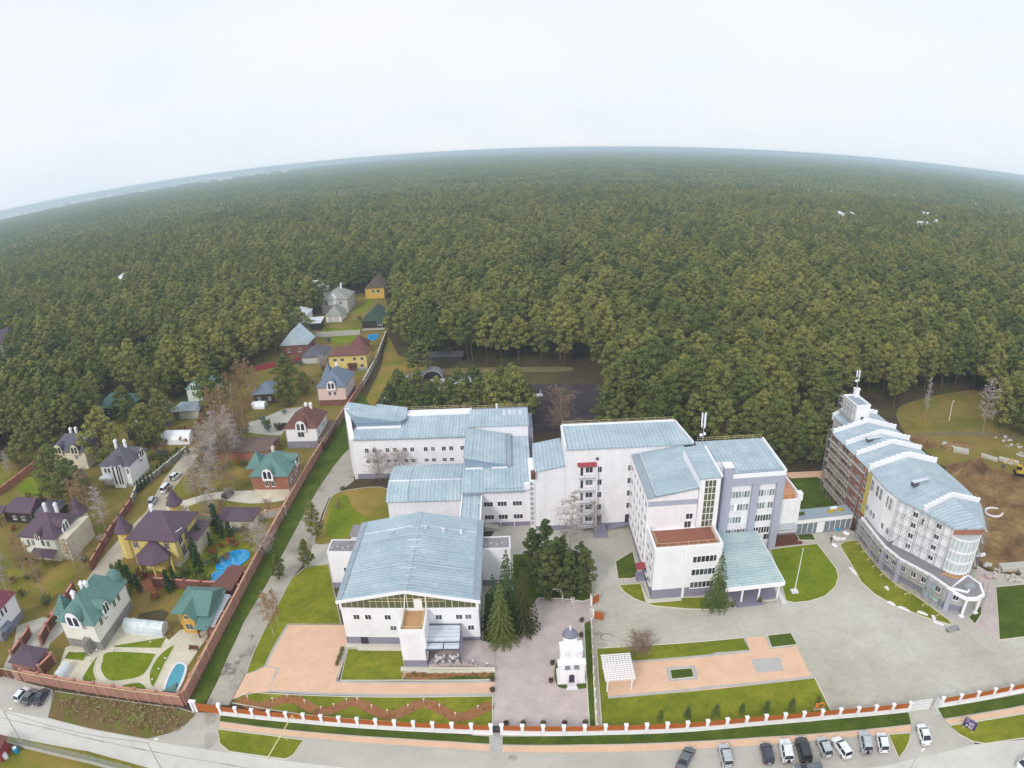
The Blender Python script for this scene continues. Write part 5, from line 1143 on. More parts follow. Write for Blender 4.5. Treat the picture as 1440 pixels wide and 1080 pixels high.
def leaf_gate(p, q, h, label):
    t = thing('gate_leaf', (p[0],p[1],0), label, 'gate', 'open rusty gate leaves')
    d = Vector((q[0]-p[0], q[1]-p[1], 0)); e = d.normalized(); n = Vector((-e.y,e.x,0))
    MB().para(Vector((p[0],p[1],.15)), d, n*.06, (0,0,h)).build('panel', 'rust_panel', t)
    f = MB()
    for z in (.12, h+.1): f.para(Vector((p[0],p[1],z))-n*.03, d, n*.12, (0,0,.08))
    f.para(Vector((p[0],p[1],.1))-n*.03, e*.1, n*.12, (0,0,h+.1)); f.para(Vector((q[0],q[1],.1))-n*.03-e*.1, e*.1, n*.12, (0,0,h+.1))
    f.build('frame', 'rust_panel', t); MB().box(p[0]-.16, p[0]+.16, p[1]-.16, p[1]+.16, 0, h+.5).build('post', 'white_paint', t)
leaf_gate(G(831.5,852), G(842,846), 1.7, 'open rusty gate leaf on the grove side of the courtyard opening')
leaf_gate(G(834,870), G(848,873), 1.7, 'open rusty gate leaf on the chapel side of the courtyard opening')
a, b = G(273,1000), G(312,1004.5)
t = thing('sliding_gate', (a[0],a[1],0), 'wide rusty panel gate across the side drive', 'gate')
d = Vector((b[0]-a[0], b[1]-a[1], 0)); m = MB().para((a[0],a[1],.15), d, (0,.08,0), (0,0,1.9)); m.build('panel', 'rust_panel', t)
for p in (a, b, along([a,b], plen([a,b])*.12)): MB().box(p[0]-.22, p[0]+.22, p[1]-.2, p[1]+.3, 0, 2.3).box(p[0]-.3, p[0]+.3, p[1]-.28, p[1]+.38, 2.3, 2.5).build('post', 'white_paint', t)
t = thing('wicket_gate', (-4.2, 65.9, 0), 'dark wicket gate between the two white fences', 'gate')
a, b = G(692.5,1031.5), G(704,1031.5)
MB().para((a[0],a[1],.2), (b[0]-a[0],b[1]-a[1],0), (0,.06,0), (0,0,1.6)).build('panel', 'dark_door', t); MB().box(b[0]-.5, b[0]-.35, a[1]-.05, a[1]+.1, 1.0, 1.2).build('handle', 'steel', t)
# wrought entrance gate
t = thing('entrance_gate', (G(1278,1001)[0], G(1278,1001)[1], 0), 'openwork white metal gate across the entrance drive', 'gate')
a, b = Vector(G(1277,1001)+(0,)), Vector(G(1306,997)+(0,)); d = b-a
for i in range(2):
    m = MB(); s = a+d*(i*.5)+Vector((0,0,.15)); dd = d*.49
    for z in (0, .55, 1.1, 1.65, 2.2): m.tube(s+Vector((0,0,z)), s+dd+Vector((0,0,z)), .05, n=4)
    for k in range(9): m.tube(s+dd*k/8, s+dd*k/8+Vector((0,0,2.2+.25*math.sin(PI*(k+8*i)/16))), .04, n=4)
    for r_ in range(3):
        for k in range(3):
            c = s+dd*((k+.5)/3)+Vector((0,0,.35+.65*r_)); q = [c+dd.normalized()*.28*math.cos(x)+Vector((0,0,.2*math.sin(x))) for x in [PI*j/4 for j in range(9)]]
            m.path(q, .045, .045, 4)
    m.build('leaf', 'white_frame', t)
for p in (a, b+Vector((.3,0,0))): MB().tube(p, p+Vector((0,0,2.9)), .1, n=6).build('post', 'galvanised', t)
t = thing('gate_wing', (G(1318,995)[0], G(1318,995)[1], 0), 'short openwork wing gate beside the entrance gate', 'gate')
a = Vector(G(1312,993)+(0,)); b = Vector(G(1318,999)+(0,)); m = MB()
for z in (.2, .8, 1.5, 2.2): m.tube(a+Vector((0,0,z)), b+Vector((0,0,z)), .05, n=4)
for k in range(6): m.tube(a+(b-a)*k/5+Vector((0,0,.1)), a+(b-a)*k/5+Vector((0,0,2.3)), .04, n=4)
m.build('leaf', 'white_frame', t); MB().tube(a, a+Vector((0,0,2.8)), .1).tube(a+Vector((1,.2,0)), a+Vector((1,.2,2.8)), .1).build('post', 'galvanised', t)
# wire fence by the bottom corner
P = [tuple(p) for p in GL([(0,1043),(60,1058),(125,1073),(190,1090)])]
t = thing('wire_fence', (P[0][0],P[0][1],0), 'wire mesh fence on a low concrete base along the road', 'fence'); L = plen(P)
for i in range(17): c = along(P, L*i/16); MB().tube((c[0],c[1],0), (c[0],c[1],2.3), .05, n=5).build('post', 'galvanised', t)
m = MB(); wv = MB()
for p, q in zip(P, P[1:]):
    d = Vector((q[0]-p[0], q[1]-p[1], 0)); n = Vector((-d.y,d.x,0)).normalized()
    m.para(Vector((p[0],p[1],0))-n*.15, d, n*.3, (0,0,.55))
    for k in range(8): z = .6+k*.22; wv.tube((p[0],p[1],z), (q[0],q[1],z), .02, n=3)
    k = int(d.length/.5)
    for i in range(k): c = along([p,q], d.length*i/k); wv.tube((c[0],c[1],.55), (c[0],c[1],2.2), .014, n=3)
m.build('concrete_base', 'concrete', t); wv.build('wire_mesh', 'galvanised', t)
def brick_wall(P, h, label, mat='brick_pink', cap='terracotta_cap', gap=4.5, th=.35, pm=None, group=None, name='brick_wall'):
    L = plen(P); n = max(2, round(L/gap)+1); t = thing(name, (P[0][0],P[0][1],0), label, 'wall', group)
    m = MB(); c = MB()
    for p, q in zip(P, P[1:]):
        d = Vector((q[0]-p[0], q[1]-p[1], 0)); nn = Vector((-d.y,d.x,0)).normalized()*th; s = Vector((p[0],p[1],0))
        m.para(s-nn/2, d, nn, (0,0,h)); c.para(s-nn*.68+Vector((0,0,h+.002)), d, nn*1.36, (0,0,.1))
    m.build('wall', mat, t); c.build('coping', cap, t)
    for i in range(n):
        p = along(P, L*i/(n-1)); w_ = th*.75
        MB().box(p[0]-w_, p[0]+w_, p[1]-w_, p[1]+w_, 0, h+.3).box(p[0]-w_*1.25, p[0]+w_*1.25, p[1]-w_*1.25, p[1]+w_*1.25, h+.3, h+.42).build('pillar', [pm or mat, cap], t)
    return t
brick_wall([(-57.2,74.4),(-56.9,100),(-57.0,135),(-56.7,165),(-55.6,195),(-54.4,230)], 2.5, 'long pink brick wall dividing the village from the hospital grounds', gap=4.6)
brick_wall([(-54.4,230.5),(-54.6,262),(-57,300)], 2.2, 'grey concrete wall at the upper end of the village', 'concrete', 'pale_concrete')
brick_wall([(-93.5,73.7),(-57.6,74.0)], 2.5, 'pink brick garden wall facing the scrub verge')
brick_wall([(-110,73.4),(-100,73.4)], 2.3, 'dark gate wall by the parked cars forecourt', 'brown_metal')
t = thing('garden_gate', (-97, 73.5, 0), 'brown garden gate in the pink brick wall', 'gate'); MB().box(-99.8, -96.4, 73.4, 73.55, .1, 2.2).build('panel', 'brown_metal', t); MB().box(-95.9, -94.2, 73.35, 73.7, 0, 2.4).build('gate_post', 'brick_pink', t); MB().box(-96.3, -96.0, 73.3, 73.6, 1, 1.2).build('handle', 'steel', t)
brick_wall([(-78.5,107.6),(-58,107.3)], 2.4, 'red brick wall between white villa and mansion garden', 'brick_brown')
brick_wall([(-98.5,112),(-101.5,128),(-103,142.5)], 2.2, 'red brown brick wall along the lane by the mansion', 'brick_brown')
brick_wall([(-103.5,143),(-106,151),(-104,160),(-101.5,178)], 1.7, 'grey stone wall of the dark roofed villa on the lane', 'stone_blocks', 'pale_concrete')
brick_wall(GL([(0,697),(25,678),(50,658)]), 2.2, 'orange brick wall behind the purple roofed bungalow', 'brick_red')
brick_wall(GL([(74,880),(90,858),(106,832)]), 2.3, 'dark brown wall beside the olive meadow garden', 'brick_brown')
brick_wall(GL([(60,908),(70,888),(82,872)]), 2.2, 'dark fence on brick pillars before the white villa', 'brown_metal', pm='brick_pink')
brick_wall(GL([(20,928),(40,900),(44,893)]), 2.0, 'short dark fence by the neighbour drive', 'brown_metal', pm='brick_pink')
brick_wall(GL([(60,950),(78,932)]), 2.3, 'short brick wall with dark panels by the garage shed', 'brown_metal', pm='brick_pink')
brick_wall(GL([(258,730),(330,738),(402,724)]), 2.0, 'low wall at the back of the mansion garden', 'concrete')
brick_wall([(-106,255),(-95,262),(-88,266)], 2.2, 'crimson metal fence before the blue and white roofed house', 'red_metal', 'red_metal', th=.15, pm='red_metal')
brick_wall([(-92,304),(-70.5,304.5)], 2.2, 'grey wall above the bright village lawn', 'rough_plaster', 'pale_concrete')
for lb, P in (('thin yellow gas pipe on top of the long brick wall', [(-56.6,75,3.0),(-56.5,120,3.0),(-56.4,165,3.0),(-55,200,3.0)]), ('thin yellow gas pipe above the pink garden wall', [(-110,72.6,3.0),(-75,72.9,3.0),(-57,73.2,3.0)])):
    t = thing('gas_pipe', P[0], lb, 'pipe'); MB().path(P, .07, .07, 5).build('pipe', 'timber_pale', t)
    m = MB()
    for p, q in zip(P, P[1:]):
        for i in range(8): c = Vector(p)+(Vector(q)-Vector(p))*i/8; m.tube(c, c-Vector((0,0,3.0)), .035, n=4)
    m.build('support', 'timber_pale', t)
FOOT = []; HOUSES = []
# ------------------------------------------------------------------ village houses
def hip_roof(par, x0, x1, y0, y1, ze, zr, mat, ov=.55, hip=(1, 1), axis=None, name='roof'):
    """hip[0] / hip[1]: hipped (1) or gabled (0) ends"""
    X0, X1, Y0, Y1 = x0-ov, x1+ov, y0-ov, y1+ov
    axis = axis or ('x' if X1-X0 > Y1-Y0 else 'y')
    if axis == 'x':
        h = (Y1-Y0)/2*.85; ym = (Y0+Y1)/2; a = (X0+h*hip[0], ym, zr); b = (X1-h*hip[1], ym, zr)
    else:
        h = (X1-X0)/2*.85; xm = (X0+X1)/2; a = (xm, Y0+h*hip[0], zr); b = (xm, Y1-h*hip[1], zr)
    e = [(X0,Y0,ze),(X1,Y0,ze),(X1,Y1,ze),(X0,Y1,ze)]; lo = [(p[0],p[1],ze-.16) for p in e]
    vs = e+[a,b]+lo
    if axis == 'x': fs = [(0,1,5,4),(2,3,4,5),(3,0,4),(1,2,5)]
    else: fs = [(1,2,5,4),(3,0,4,5),(0,1,4),(2,3,5)]
    fs += [(9,8,7,6)]+[(6+i,6+(i+1)%4,(i+1)%4,i) for i in range(4)]
    return MB().add(vs, fs).build(name, mat, par)
def gable_fill(par, x0, x1, y0, y1, ze, zr, mat, axis, ends, ov=.55):
    m = MB(); s = 1.0
    for k in ends:
        if axis == 'y':
            y = y0 if k == 0 else y1; xm = (x0+x1)/2
            m.extr([(x0,y,ze-.2),(x1,y,ze-.2),(x1,y,ze),(xm,y,zr-.35),(x0,y,ze)], (0,.25 if k == 0 else -.25,0))
        else:
            x = x0 if k == 0 else x1; ym = (y0+y1)/2
            m.extr([(x,y0,ze-.2),(x,y1,ze-.2),(x,y1,ze),(x,ym,zr-.35),(x,y0,ze)], (.25 if k == 0 else -.25,0,0))
    m.build('gable_wall', mat, par)
def dormer(par, side, c, e, z, w, depth, wall, roof, wins=2):
    """round-headed dormer standing on the eave; side S faces the camera, E faces east"""
    n = 9; A = [PI*i/(n-1) for i in range(n)]; r = w/2
    def P(u, d, zz): return (c+u, e+d, zz) if side == 'S' else (e-d, c+u, zz)
    f = MB(); prof = [(-r,-1.9),(r,-1.9)]+[(r*math.cos(a), r*math.sin(a)*1.05) for a in A]
    D = (0,.3,0) if side == 'S' else (-.3,0,0)
    f.extr([P(u,0,z+zz) for u, zz in prof], D)
    fo = f.build('dormer', wall, par)
    m = MB(); r2 = r+.14
    for i in range(n-1):
        a, b = A[i], A[i+1]; q = [(r2*math.cos(a), r2*math.sin(a)*1.05), (r2*math.cos(b), r2*math.sin(b)*1.05)]
        i2 = [((r2-.16)*math.cos(a), (r2-.16)*math.sin(a)*1.05), ((r2-.16)*math.cos(b), (r2-.16)*math.sin(b)*1.05)]
        V = [P(u,-.12,z+zz) for u, zz in q]+[P(u,depth,z+zz) for u, zz in q[::-1]]
        W = [P(u,-.12,z+zz) for u, zz in i2]+[P(u,depth,z+zz) for u, zz in i2[::-1]]
        m.add(V+W, [(0,1,2,3),(7,6,5,4),(0,4,5,1),(1,5,6,2),(2,6,7,3),(3,7,4,0)])
    m.build('dormer_roof', roof, par)
    hw = w*.24
    for k in range(wins):
        u = (k-(wins-1)/2)*hw*1.7; d = -.04
        pr = [(u-hw*.6,-1.3),(u+hw*.6,-1.3),(u+hw*.6,.35),(u+hw*.3,.7),(u-hw*.3,.7),(u-hw*.6,.35)]
        MB().extr([P(a,d,z+b) for a, b in pr], (0,.05,0) if side == 'S' else (-.05,0,0)).build('pane', 'dark_glass', fo)
def chimney(par, x, y, z0, z1, mat='white_paint', w=.75):
    MB().box(x-w/2, x+w/2, y-w/2, y+w/2, z0, z1).box(x-w*.65, x+w*.65, y-w*.65, y+w*.65, z1-.35, z1-.15).box(x-w*.35, x+w*.35, y-w*.35, y+w*.35, z1, z1+.25).build('chimney', mat, par)
def house(label, x0, x1, y0, y1, ze, zr, roof, wall, plinth=None, ph=1.4, hip=(1,1), axis=None, S=(), E=(), dor=(), chim=(), ov=.55, name='house', surround=None, cat='house', chm='white_paint'):
    t = thing(name, ((x0+x1)/2, (y0+y1)/2, 0), label, cat); FOOT.append((x0, x1, y0, y1)); HOUSES.append(((x0+x1)/2, (y0+y1)/2, ' '.join(label.split(' and ')[0].split(' under ')[0].split()[:10])))
    z0 = ph if plinth else 0
    MB().box(x0, x1, y0, y1, z0, ze-.1).build('wall', wall, t)
    if plinth: MB().box(x0-.08, x1+.08, y0-.08, y1+.08, 0, z0).build('plinth', plinth, t)
    axis = axis or ('x' if x1-x0 > y1-y0 else 'y')
    hip_roof(t, x0, x1, y0, y1, ze, zr, roof, ov, hip, axis)
    ends = [k for k in (0, 1) if not hip[k]]
    if ends: gable_fill(t, x0, x1, y0, y1, ze, zr, wall, axis, ends)
    for u, z, w_, h_ in S: window(t, (x0,y0), FX, u, z, w_, h_, 2 if w_ > .7 else 1, sill=.12, surround=surround)
    for u, z, w_, h_ in E: window(t, (x1,y0), FY, u, z, w_, h_, 2 if w_ > .7 else 1, sill=.12, surround=surround)
    for side, c, z, w_, dp in dor: dormer(t, side, c, (y0-ov-.12 if side == 'S' else x1+ov+.12), z+.75, w_*1.08, dp+1.5, 'white_paint' if wall in ('cream_plaster','brick_red','pink_plaster') else wall, roof)
    for c in chim: chimney(t, *c, mat=chm)
    m = MB()
    for x, y in ((x0-.1,y0-.1),(x1+.1,y0-.1),(x1+.1,y1+.1)): m.tube((x,y,.1), (x,y,ze-.1), .06, n=5)
    m.build('downpipe', 'galvanised', t)
    return t
# white villa with teal roof
t = house('white villa with teal tiled roof and round dormer windows', -88.8, -80.4, 85.6, 99.8, 6.6, 10.6, 'roof_teal', 'cream_plaster', 'stone_blocks', 2.0, E=((2.6,4.4,1.0,1.6),(4.6,4.4,1.0,1.6),(8.6,4.4,1.0,1.6),(10.6,4.4,1.0,1.6)), dor=(('S',-84.6,6.7,3.4,4.0),('E',90.3,6.6,2.2,3.0)), chim=((-85.6,89,7.5,11.2),(-85.2,92,8,11.4),(-84.4,92.4,8,11.3)), ov=.7)
MB().add([(-91.8,87.2,6.0),(-88.4,87.2,6.0),(-88.4,91.6,6.0),(-91.8,91.6,6.0),(-89.6,89.4,10.2)], [(0,1,4),(1,2,4),(2,3,4),(3,0,4),(3,2,1,0)]).build('turret_roof', 'roof_teal', t)
MB().box(-91.2, -88.8, 87.7, 91, 0, 6.0).build('turret_wall', 'cream_plaster', t)
MB().ball((-82.2,99.3,7.2), 1.9, 1.9, 2.6, 12, 8).build('bay_roof', 'roof_teal', t)
MB().box(-84, -82.6, 83.9, 85.5, 0, 3.0).tube((-83,83.2,.2), (-83.0,83.4,2.9), .18).build('porch', 'stone_blocks', t)
# yellow mansion
t = house('big yellow mansion under a wide purple tiled roof', -87.2, -75.2, 115.8, 127.6, 7.2, 11.2, 'roof_purple', 'yellow_plaster', 'beige_render', 1.2, ov=.9, E=((2.6,4.6,1.5,2.1),(6.0,4.6,1.5,1.9),(3.0,1.4,1.6,2.2),(7.2,1.4,1.8,2.2)), S=((1.2,4.6,1.0,1.4),(9.6,4.6,.9,1.6)), chim=((-83.1,122.2,9.5,12.2,),), surround=('brick_brown', .22))
for x, y, r, z in ((-91.0,119.5,2.3,7.0),(-81.5,130.2,2.0,8.4)):
    MB().lathe((x,y,0), [(r*.8,0),(r*.8,z)], 8).build('turret_wall', 'yellow_plaster', t); MB().lathe((x,y,z), [(r*1.15,0),(r*.75,1.2),(r*.35,2.8),(.05,4.4)], 8).build('turret_roof', 'roof_purple', t)
hexa = [(-85.4,113.6),(-82.9,110.2),(-79.2,110.0),(-76.0,113.2),(-77.0,115.7),(-84.6,115.7)]
MB().add([(a,b,3.9) for a,b in hexa]+[(-81.9,115.6,6.6),(-79.9,115.6,6.6)]+[(a,b,3.7) for a,b in hexa], [(0,1,6),(1,2,7,6),(2,3,7),(3,4,7),(5,0,6),(4,5,6,7)]+[(8+i,8+(i+1)%6,(i+1)%6,i) for i in range(6)]+[(13,12,11,10,9,8)]).build('pavilion_roof', 'roof_purple', t)
for a, b in hexa[:5]: MB().box(a*.99-.85-.18, a*.99-.85+.18, b+.25, b+.6, 0, 3.8).build('column', 'yellow_plaster', t)
MB().box(-83.2, -78.4, 113.4, 115.7, 0, 3.7).build('pavilion_wall', 'yellow_plaster', t)
MB().box(-75.1, -72.4, 121, 128.2, 0, 4.2).build('side_wing', 'beige_render', t)
MB().slab([(-75.2,120.5,4.9),(-71.9,120.5,4.3),(-71.9,128.6,4.3),(-75.2,128.6,4.9)], .2).build('wing_roof', 'roof_purple', t)
MB().para((-75.6,117.4,7.75), (.1,0,0), (.9,2.2,.15), (0,0,.25)).build('snow_guard', 'white_frame', t)
# small yellow bath house with teal roof
t = house('small ochre bath house with teal roof and gabled porch dormer', -66.6, -60.2, 95.6, 103.0, 3.6, 6.2, 'roof_teal', 'ochre_plaster', None, hip=(1,0), E=((4.2,1.4,.8,1.5),), chim=(), axis='x', ov=1.0)
MB().box(-64.9, -61.9, 93.4, 95.6, 0, 3.4).extr([(-64.9,93.4,3.4),(-61.9,93.4,3.4),(-63.4,93.4,5.3)], (0,2.2,0)).build('porch_wall', 'ochre_plaster', t)
MB().slab([(-65.5,93.0,3.1),(-63.4,93.0,5.5),(-63.4,98.6,5.5),(-65.5,98.6,3.1)], .15).slab([(-63.4,93.0,5.5),(-61.3,93.0,3.1),(-61.3,98.6,3.1),(-63.4,98.6,5.5)], .15).build('porch_roof', 'roof_teal', t)
MB().slab([(-61.2,91.3,3.0),(-58.4,91.3,2.8),(-58.6,103.4,3.4),(-61.2,103.4,4.3)], .15).build('lean_to_roof', 'roof_teal', t)
window(t, (-64.9,93.4), FX, 1.5, 1.0, 1.5, 1.3, 2, frame='timber_pale'); window(t, (-64.9,93.4), FX, 1.5, 3.5, .9, .8, 2, frame='timber_pale')
for x in (-67.2, -61.0, -58.8): MB().box(x-.12, x+.12, 92.0, 92.25, 0, 3).build('post', 'brick_brown', t)
t = thing('pale_shed', (-58.4,98,0), 'long pale shed roof beside the brick garden wall', 'shed')
MB().slab([(-59.6,93,2.5),(-57.9,93,2.2),(-57.9,103.6,2.2),(-59.6,103.6,2.5)], .12).build('roof', 'roof_white_by_y', t); MB().box(-59.4, -58, 93.4, 103.4, 0, 2.2).build('wall', 'brick_pink', t)
t = thing('brown_shed', (-59.5,108.5,0), 'brown flat roofed shed beside the blue swimming pool', 'shed')
MB().slab([(-63.2,104.4,2.9),(-58.0,104.4,2.6),(-57.6,113.4,2.6),(-61.0,113.4,2.9)], .18).build('roof', 'roof_brown', t); MB().box(-62, -58.2, 104.8, 113, 0, 2.6).build('wall', 'brick_brown', t)
# west row
t = house('cream house with purple tiled roof and oval dormer', -121.4, -109.6, 114.6, 126.0, 6.4, 10.2, 'roof_purple', 'cream_plaster', 'beige_render', 1.0, S=((2.6,4.0,.9,1.5),(4.2,4.0,.9,1.5),(7.6,4.0,.9,1.5),(9.3,4.0,.9,1.5)), dor=(('S',-114.6,6.5,1.5,2.2),('E',119.6,6.5,2.8,3.4)), chim=((-117,123,8.5,11,),(-113.2,123,8.5,11.2)))
MB().box(-109.6, -106.4, 115.4, 127, 0, 5.8).build('east_wing', 'beige_render', t)
MB().lathe((-110.5,127.8,6.2), [(3.0,0),(1.6,1.6),(.7,3.2),(.05,4.8)], 8).build('turret_roof', 'roof_purple', t); MB().lathe((-110.5,127.8,0), [(2.4,0),(2.4,6.2)], 8).build('turret_wall', 'cream_plaster', t)
MB().slab([(-117.6,111.9,2.6),(-109.8,111.9,2.6),(-109.8,114.7,3.3),(-117.6,114.7,3.3)], .15).build('veranda_roof', 'roof_purple', t)
for x in (-117.2, -113.5, -110.2): MB().box(x-.1, x+.1, 112.1, 112.35, 0, 2.5).build('post', 'brown_metal', t)
t = house('white villa with slate grey roof and tall slit windows', -119.0, -108.8, 154.2, 165.0, 6.6, 10.4, 'roof_slate', 'white_paint', 'rough_plaster', .8, S=((1.4,4.2,.7,1.3),(2.7,4.2,.7,1.3),(4.0,4.2,.7,1.3),(9.4,4.0,.8,1.6)), E=((7.2,4.4,.8,1.4),), dor=(('E',161.6,6.6,2.6,3.0),), chim=((-116,160.6,8.8,11.6,),(-112.6,160.6,8.8,11.6)))
MB().box(-114.6, -111.0, 152.9, 154.2, 0, 7.4).build('bay_wall', 'white_paint', t)
for x in (-114.0, -112.6, -111.7): MB().box(x, x+.55, 152.84, 152.92, 1.2, 6.8).build('window', 'dark_glass', t)
MB().lathe((-112.8,154.4,7.3), [(2.4,0),(1.7,.9),(.9,1.8),(.1,2.6)], 10).build('bay_roof', 'roof_slate', t)
MB().box(-119.6, -115, 152.4, 154.2, 2.6, 3.2).build('balcony', 'white_paint', t)
t = house('beige house with grey mansard roof and two eyebrow dormers', -146.5, -132.2, 165.0, 175.0, 6.0, 10.0, 'roof_slate', 'beige_render', None, S=((3,3.4,.9,1.2),(10.5,3.4,.9,1.2)), dor=(('S',-142.6,6.1,3.0,3.2),('S',-135.8,6.1,3.0,3.2)), chim=((-140.5,171,8.5,11.3),(-138.6,171.5,8.5,11.3),(-133.4,168.5,6.5,9.6)))
t = house('dark bungalow with purple roof and open porch', -141.4, -130.6, 130.6, 138.4, 3.6, 6.0, 'roof_purple', 'log_wall', None, S=((4,1.2,1.2,1.0),(7.4,1.2,1.2,1.0)), hip=(1,0))
MB().slab([(-148,127.2,3.2),(-140.6,127.2,3.2),(-140.6,132,4.6),(-148,132,4.6)], .18).build('porch_roof', 'roof_purple', t)
for x in (-147.2,-141): MB().box(x, x+.2, 127.5, 127.7, 0, 3.1).build('post', 'brown_metal', t)
t = house('grey walled lean shed with dark hipped roof by the round pool', -131, -123.2, 131.5, 139.5, 2.6, 4.6, 'roof_slate', 'log_wall', None, name='shed', cat='shed')
t = house('white house with crimson roof cut by the picture edge', -117.5, -106.4, 83.4, 92, 6.6, 9.6, 'roof_crimson', 'white_paint', 'plinth_grey', 1.8, S=((7.6,4.6,.6,1.5),(8.8,4.6,.6,1.5),(10.0,4.6,.6,1.5)), E=((1.6,4.4,.6,1.5),(3.0,4.4,.6,1.5),(4.4,4.4,.6,1.5)))
MB().slab([(-106.4,83.6,3.0),(-104.8,83.6,2.6),(-104.8,87,2.6),(-106.4,87,3)], .15).build('porch_roof', 'roof_bluegrey', t)
t = house('small brick garage with purple roof by the south wall', -97.6, -91.2, 75.6, 80.6, 2.6, 3.7, 'roof_purple', 'brick_pink', None, name='garage', cat='garage', hip=(1,1), ov=.4)
t = house('tiny slate roofed summer house behind the pine', -129, -124, 187, 192, 3.2, 5.6, 'roof_slate', 'log_wall', None, name='summer_house', cat='summer house', chim=((-126,190,4.5,6.2),))
# column of houses along the long wall
t = house('red brick villa with teal tiled roof and arched dormer', -67.6, -57.9, 148.4, 160.2, 6.4, 10.0, 'roof_teal', 'brick_red', 'beige_render', 2.4, S=((3.9,3.4,.9,1.4),(5.7,3.4,.9,1.4),(4,.9,.6,.5),(5.8,.9,.6,.5)), E=((2.2,3.4,.9,1.5),(3.8,3.4,.9,1.5),(6.6,3.4,.9,1.5),(8.4,3.4,.9,1.5)), dor=(('S',-62.9,6.4,2.8,3.2),('E',156.8,6.4,2.4,3.0)), chim=((-63.5,156.5,8.6,10.8,),), chm='beige_render')
MB().box(-70.8, -67.6, 155, 161, 0, 5.4).build('side_wing', 'brick_red', t)
MB().add([(-71.6,154.2,5.4),(-67,154.2,5.4),(-67,161.6,5.4),(-71.6,161.6,5.4),(-69.2,158,9)], [(0,1,4),(1,2,4),(2,3,4),(3,0,4),(3,2,1,0)]).build('wing_roof', 'roof_teal', t)
t = house('white house with brown tiled roof and arched front dormer', -67.4, -57.8, 179.0, 191.2, 6.6, 10.4, 'roof_brown', 'white_paint', 'plinth_grey', 2.2, S=((4.6,3.6,1.9,1.4),(3.2,.9,.5,.4),(6.0,.9,.5,.4)), E=((2.4,3.6,.8,1.4),(7.2,3.6,.8,1.4),(8.8,3.6,.8,1.4)), dor=(('S',-62.4,6.6,3.0,3.4),), chim=((-62.6,187,8.8,11.2),(-61.2,187.4,8.8,11)))
t2 = thing('carport', (-55.9,184,0), 'long brown carport roof beside the white house with brown roof', 'carport')
MB().slab([(-57.6,177,3.0),(-55.0,177,2.5),(-54.9,193,2.5),(-57.6,193,3.0)], .15).build('roof', 'roof_oldbrown', t2); MB().box(-57.4, -55.3, 177.4, 192.6, 0, 2.4).build('wall', 'brown_metal', t2)
t = house('pale pink house with blue grey roof and oval dormer', -66.4, -56.6, 213.6, 227.8, 6.8, 11.0, 'roof_bluegrey', 'pink_plaster', 'brick_brown', 2.0, S=((4.2,3.6,.9,1.4),(6.0,3.6,.9,1.4)), E=((2.6,3.6,.8,1.4),(4.2,3.6,.8,1.4),(7.0,3.6,.8,1.4),(8.6,3.6,.8,1.4),(11,3.6,.8,1.4)), dor=(('S',-61.3,6.8,2.8,3.4),), chim=((-61.5,224,9,11.8,),))
MB().add([(-67.4,222,6.8),(-63,222,6.8),(-63,229,6.8),(-67.4,229,6.8),(-65.2,225.5,11.4)], [(0,1,4),(1,2,4),(2,3,4),(3,0,4),(3,2,1,0)]).build('turret_roof', 'roof_bluegrey', t)
t = house('pale yellow two storey house with flat brown roof', -71.5, -56.4, 250.5, 260.5, 6.6, 8.8, 'roof_brown', 'yellow_plaster', 'stone_blocks', 1.2, S=((2.4,4.2,1.4,1.2),(5.4,4.2,1.4,1.2),(10.4,4.2,1.2,1.4),(13.4,4.2,1.2,1.4),(13.2,1.3,1.4,1.4)), chim=())
MB().box(-64, -60.5, 249.3, 250.4, 2.4, 3.4).box(-64, -60.6, 250.3, 250.5, 0.2, 2.4).build('balcony', 'brown_metal', t)
t = thing('gazebo', (-64.8,277,0), 'brown roofed garden gazebo above the yellow house', 'gazebo')
MB().add([(-69,271.5,3.4),(-61,271.5,3.4),(-60.4,282,3.4),(-68.6,282,3.4),(-64.8,277,7.4)], [(0,1,4),(1,2,4),(2,3,4),(3,0,4),(3,2,1,0)]).build('roof', 'roof_brown', t)
for x, y in ((-68,272.5),(-62,272.5),(-61.5,281),(-67.8,281)): MB().box(x-.2, x+.2, y-.2, y+.2, 0, 3.4).build('post', 'brown_metal', t)
t = house('dark log house with green gabled roof and white windows', -70.6, -58.8, 312, 326, 4.6, 10.2, 'roof_darkgreen', 'log_wall', 'rough_plaster', 1.0, hip=(0,0), axis='y', S=((6.2,6.0,1.4,1.2),(8.8,2.4,2.4,1.6)))
t = house('yellow gabled house half hidden at the forest edge', -83, -72, 384, 400, 6.4, 12, 'roof_oldbrown', 'yellow_board', None, hip=(0,0), axis='y', E=((3,3,1.4,1.6),), S=((4.5,3.4,1.6,1.8),(7.6,3.4,1.6,1.8)))
t = house('grey villa with grey hipped roof at the end of the lawn', -101, -86.5, 352, 370, 7.6, 12.4, 'roof_grey', 'grey_plaster', None, S=((3,4.6,1.4,1.8),(10.6,4.6,1.4,1.8)), E=((4,4.4,1.2,1.8),(9,4.4,1.2,1.8)), chim=((-92,363,10,14.2),))
MB().extr([(-97.5,351.6,4.6),(-92.5,351.6,4.6),(-92.5,351.6,8.4),(-95,351.6,10.6),(-97.5,351.6,8.4)], (0,6,0)).build('gable_bay', 'white_paint', t)
t = house('grey roofed garage with two white doors below the grey villa', -93.6, -85.6, 331.5, 343, 3.6, 8.2, 'roof_grey', 'white_paint', None, name='garage', cat='garage')
MB().box(-92.6, -90, 331.4, 331.55, .2, 2.8).box(-89.4, -86.6, 331.4, 331.55, .2, 2.8).build('garage_door', 'grey_plaster', t)
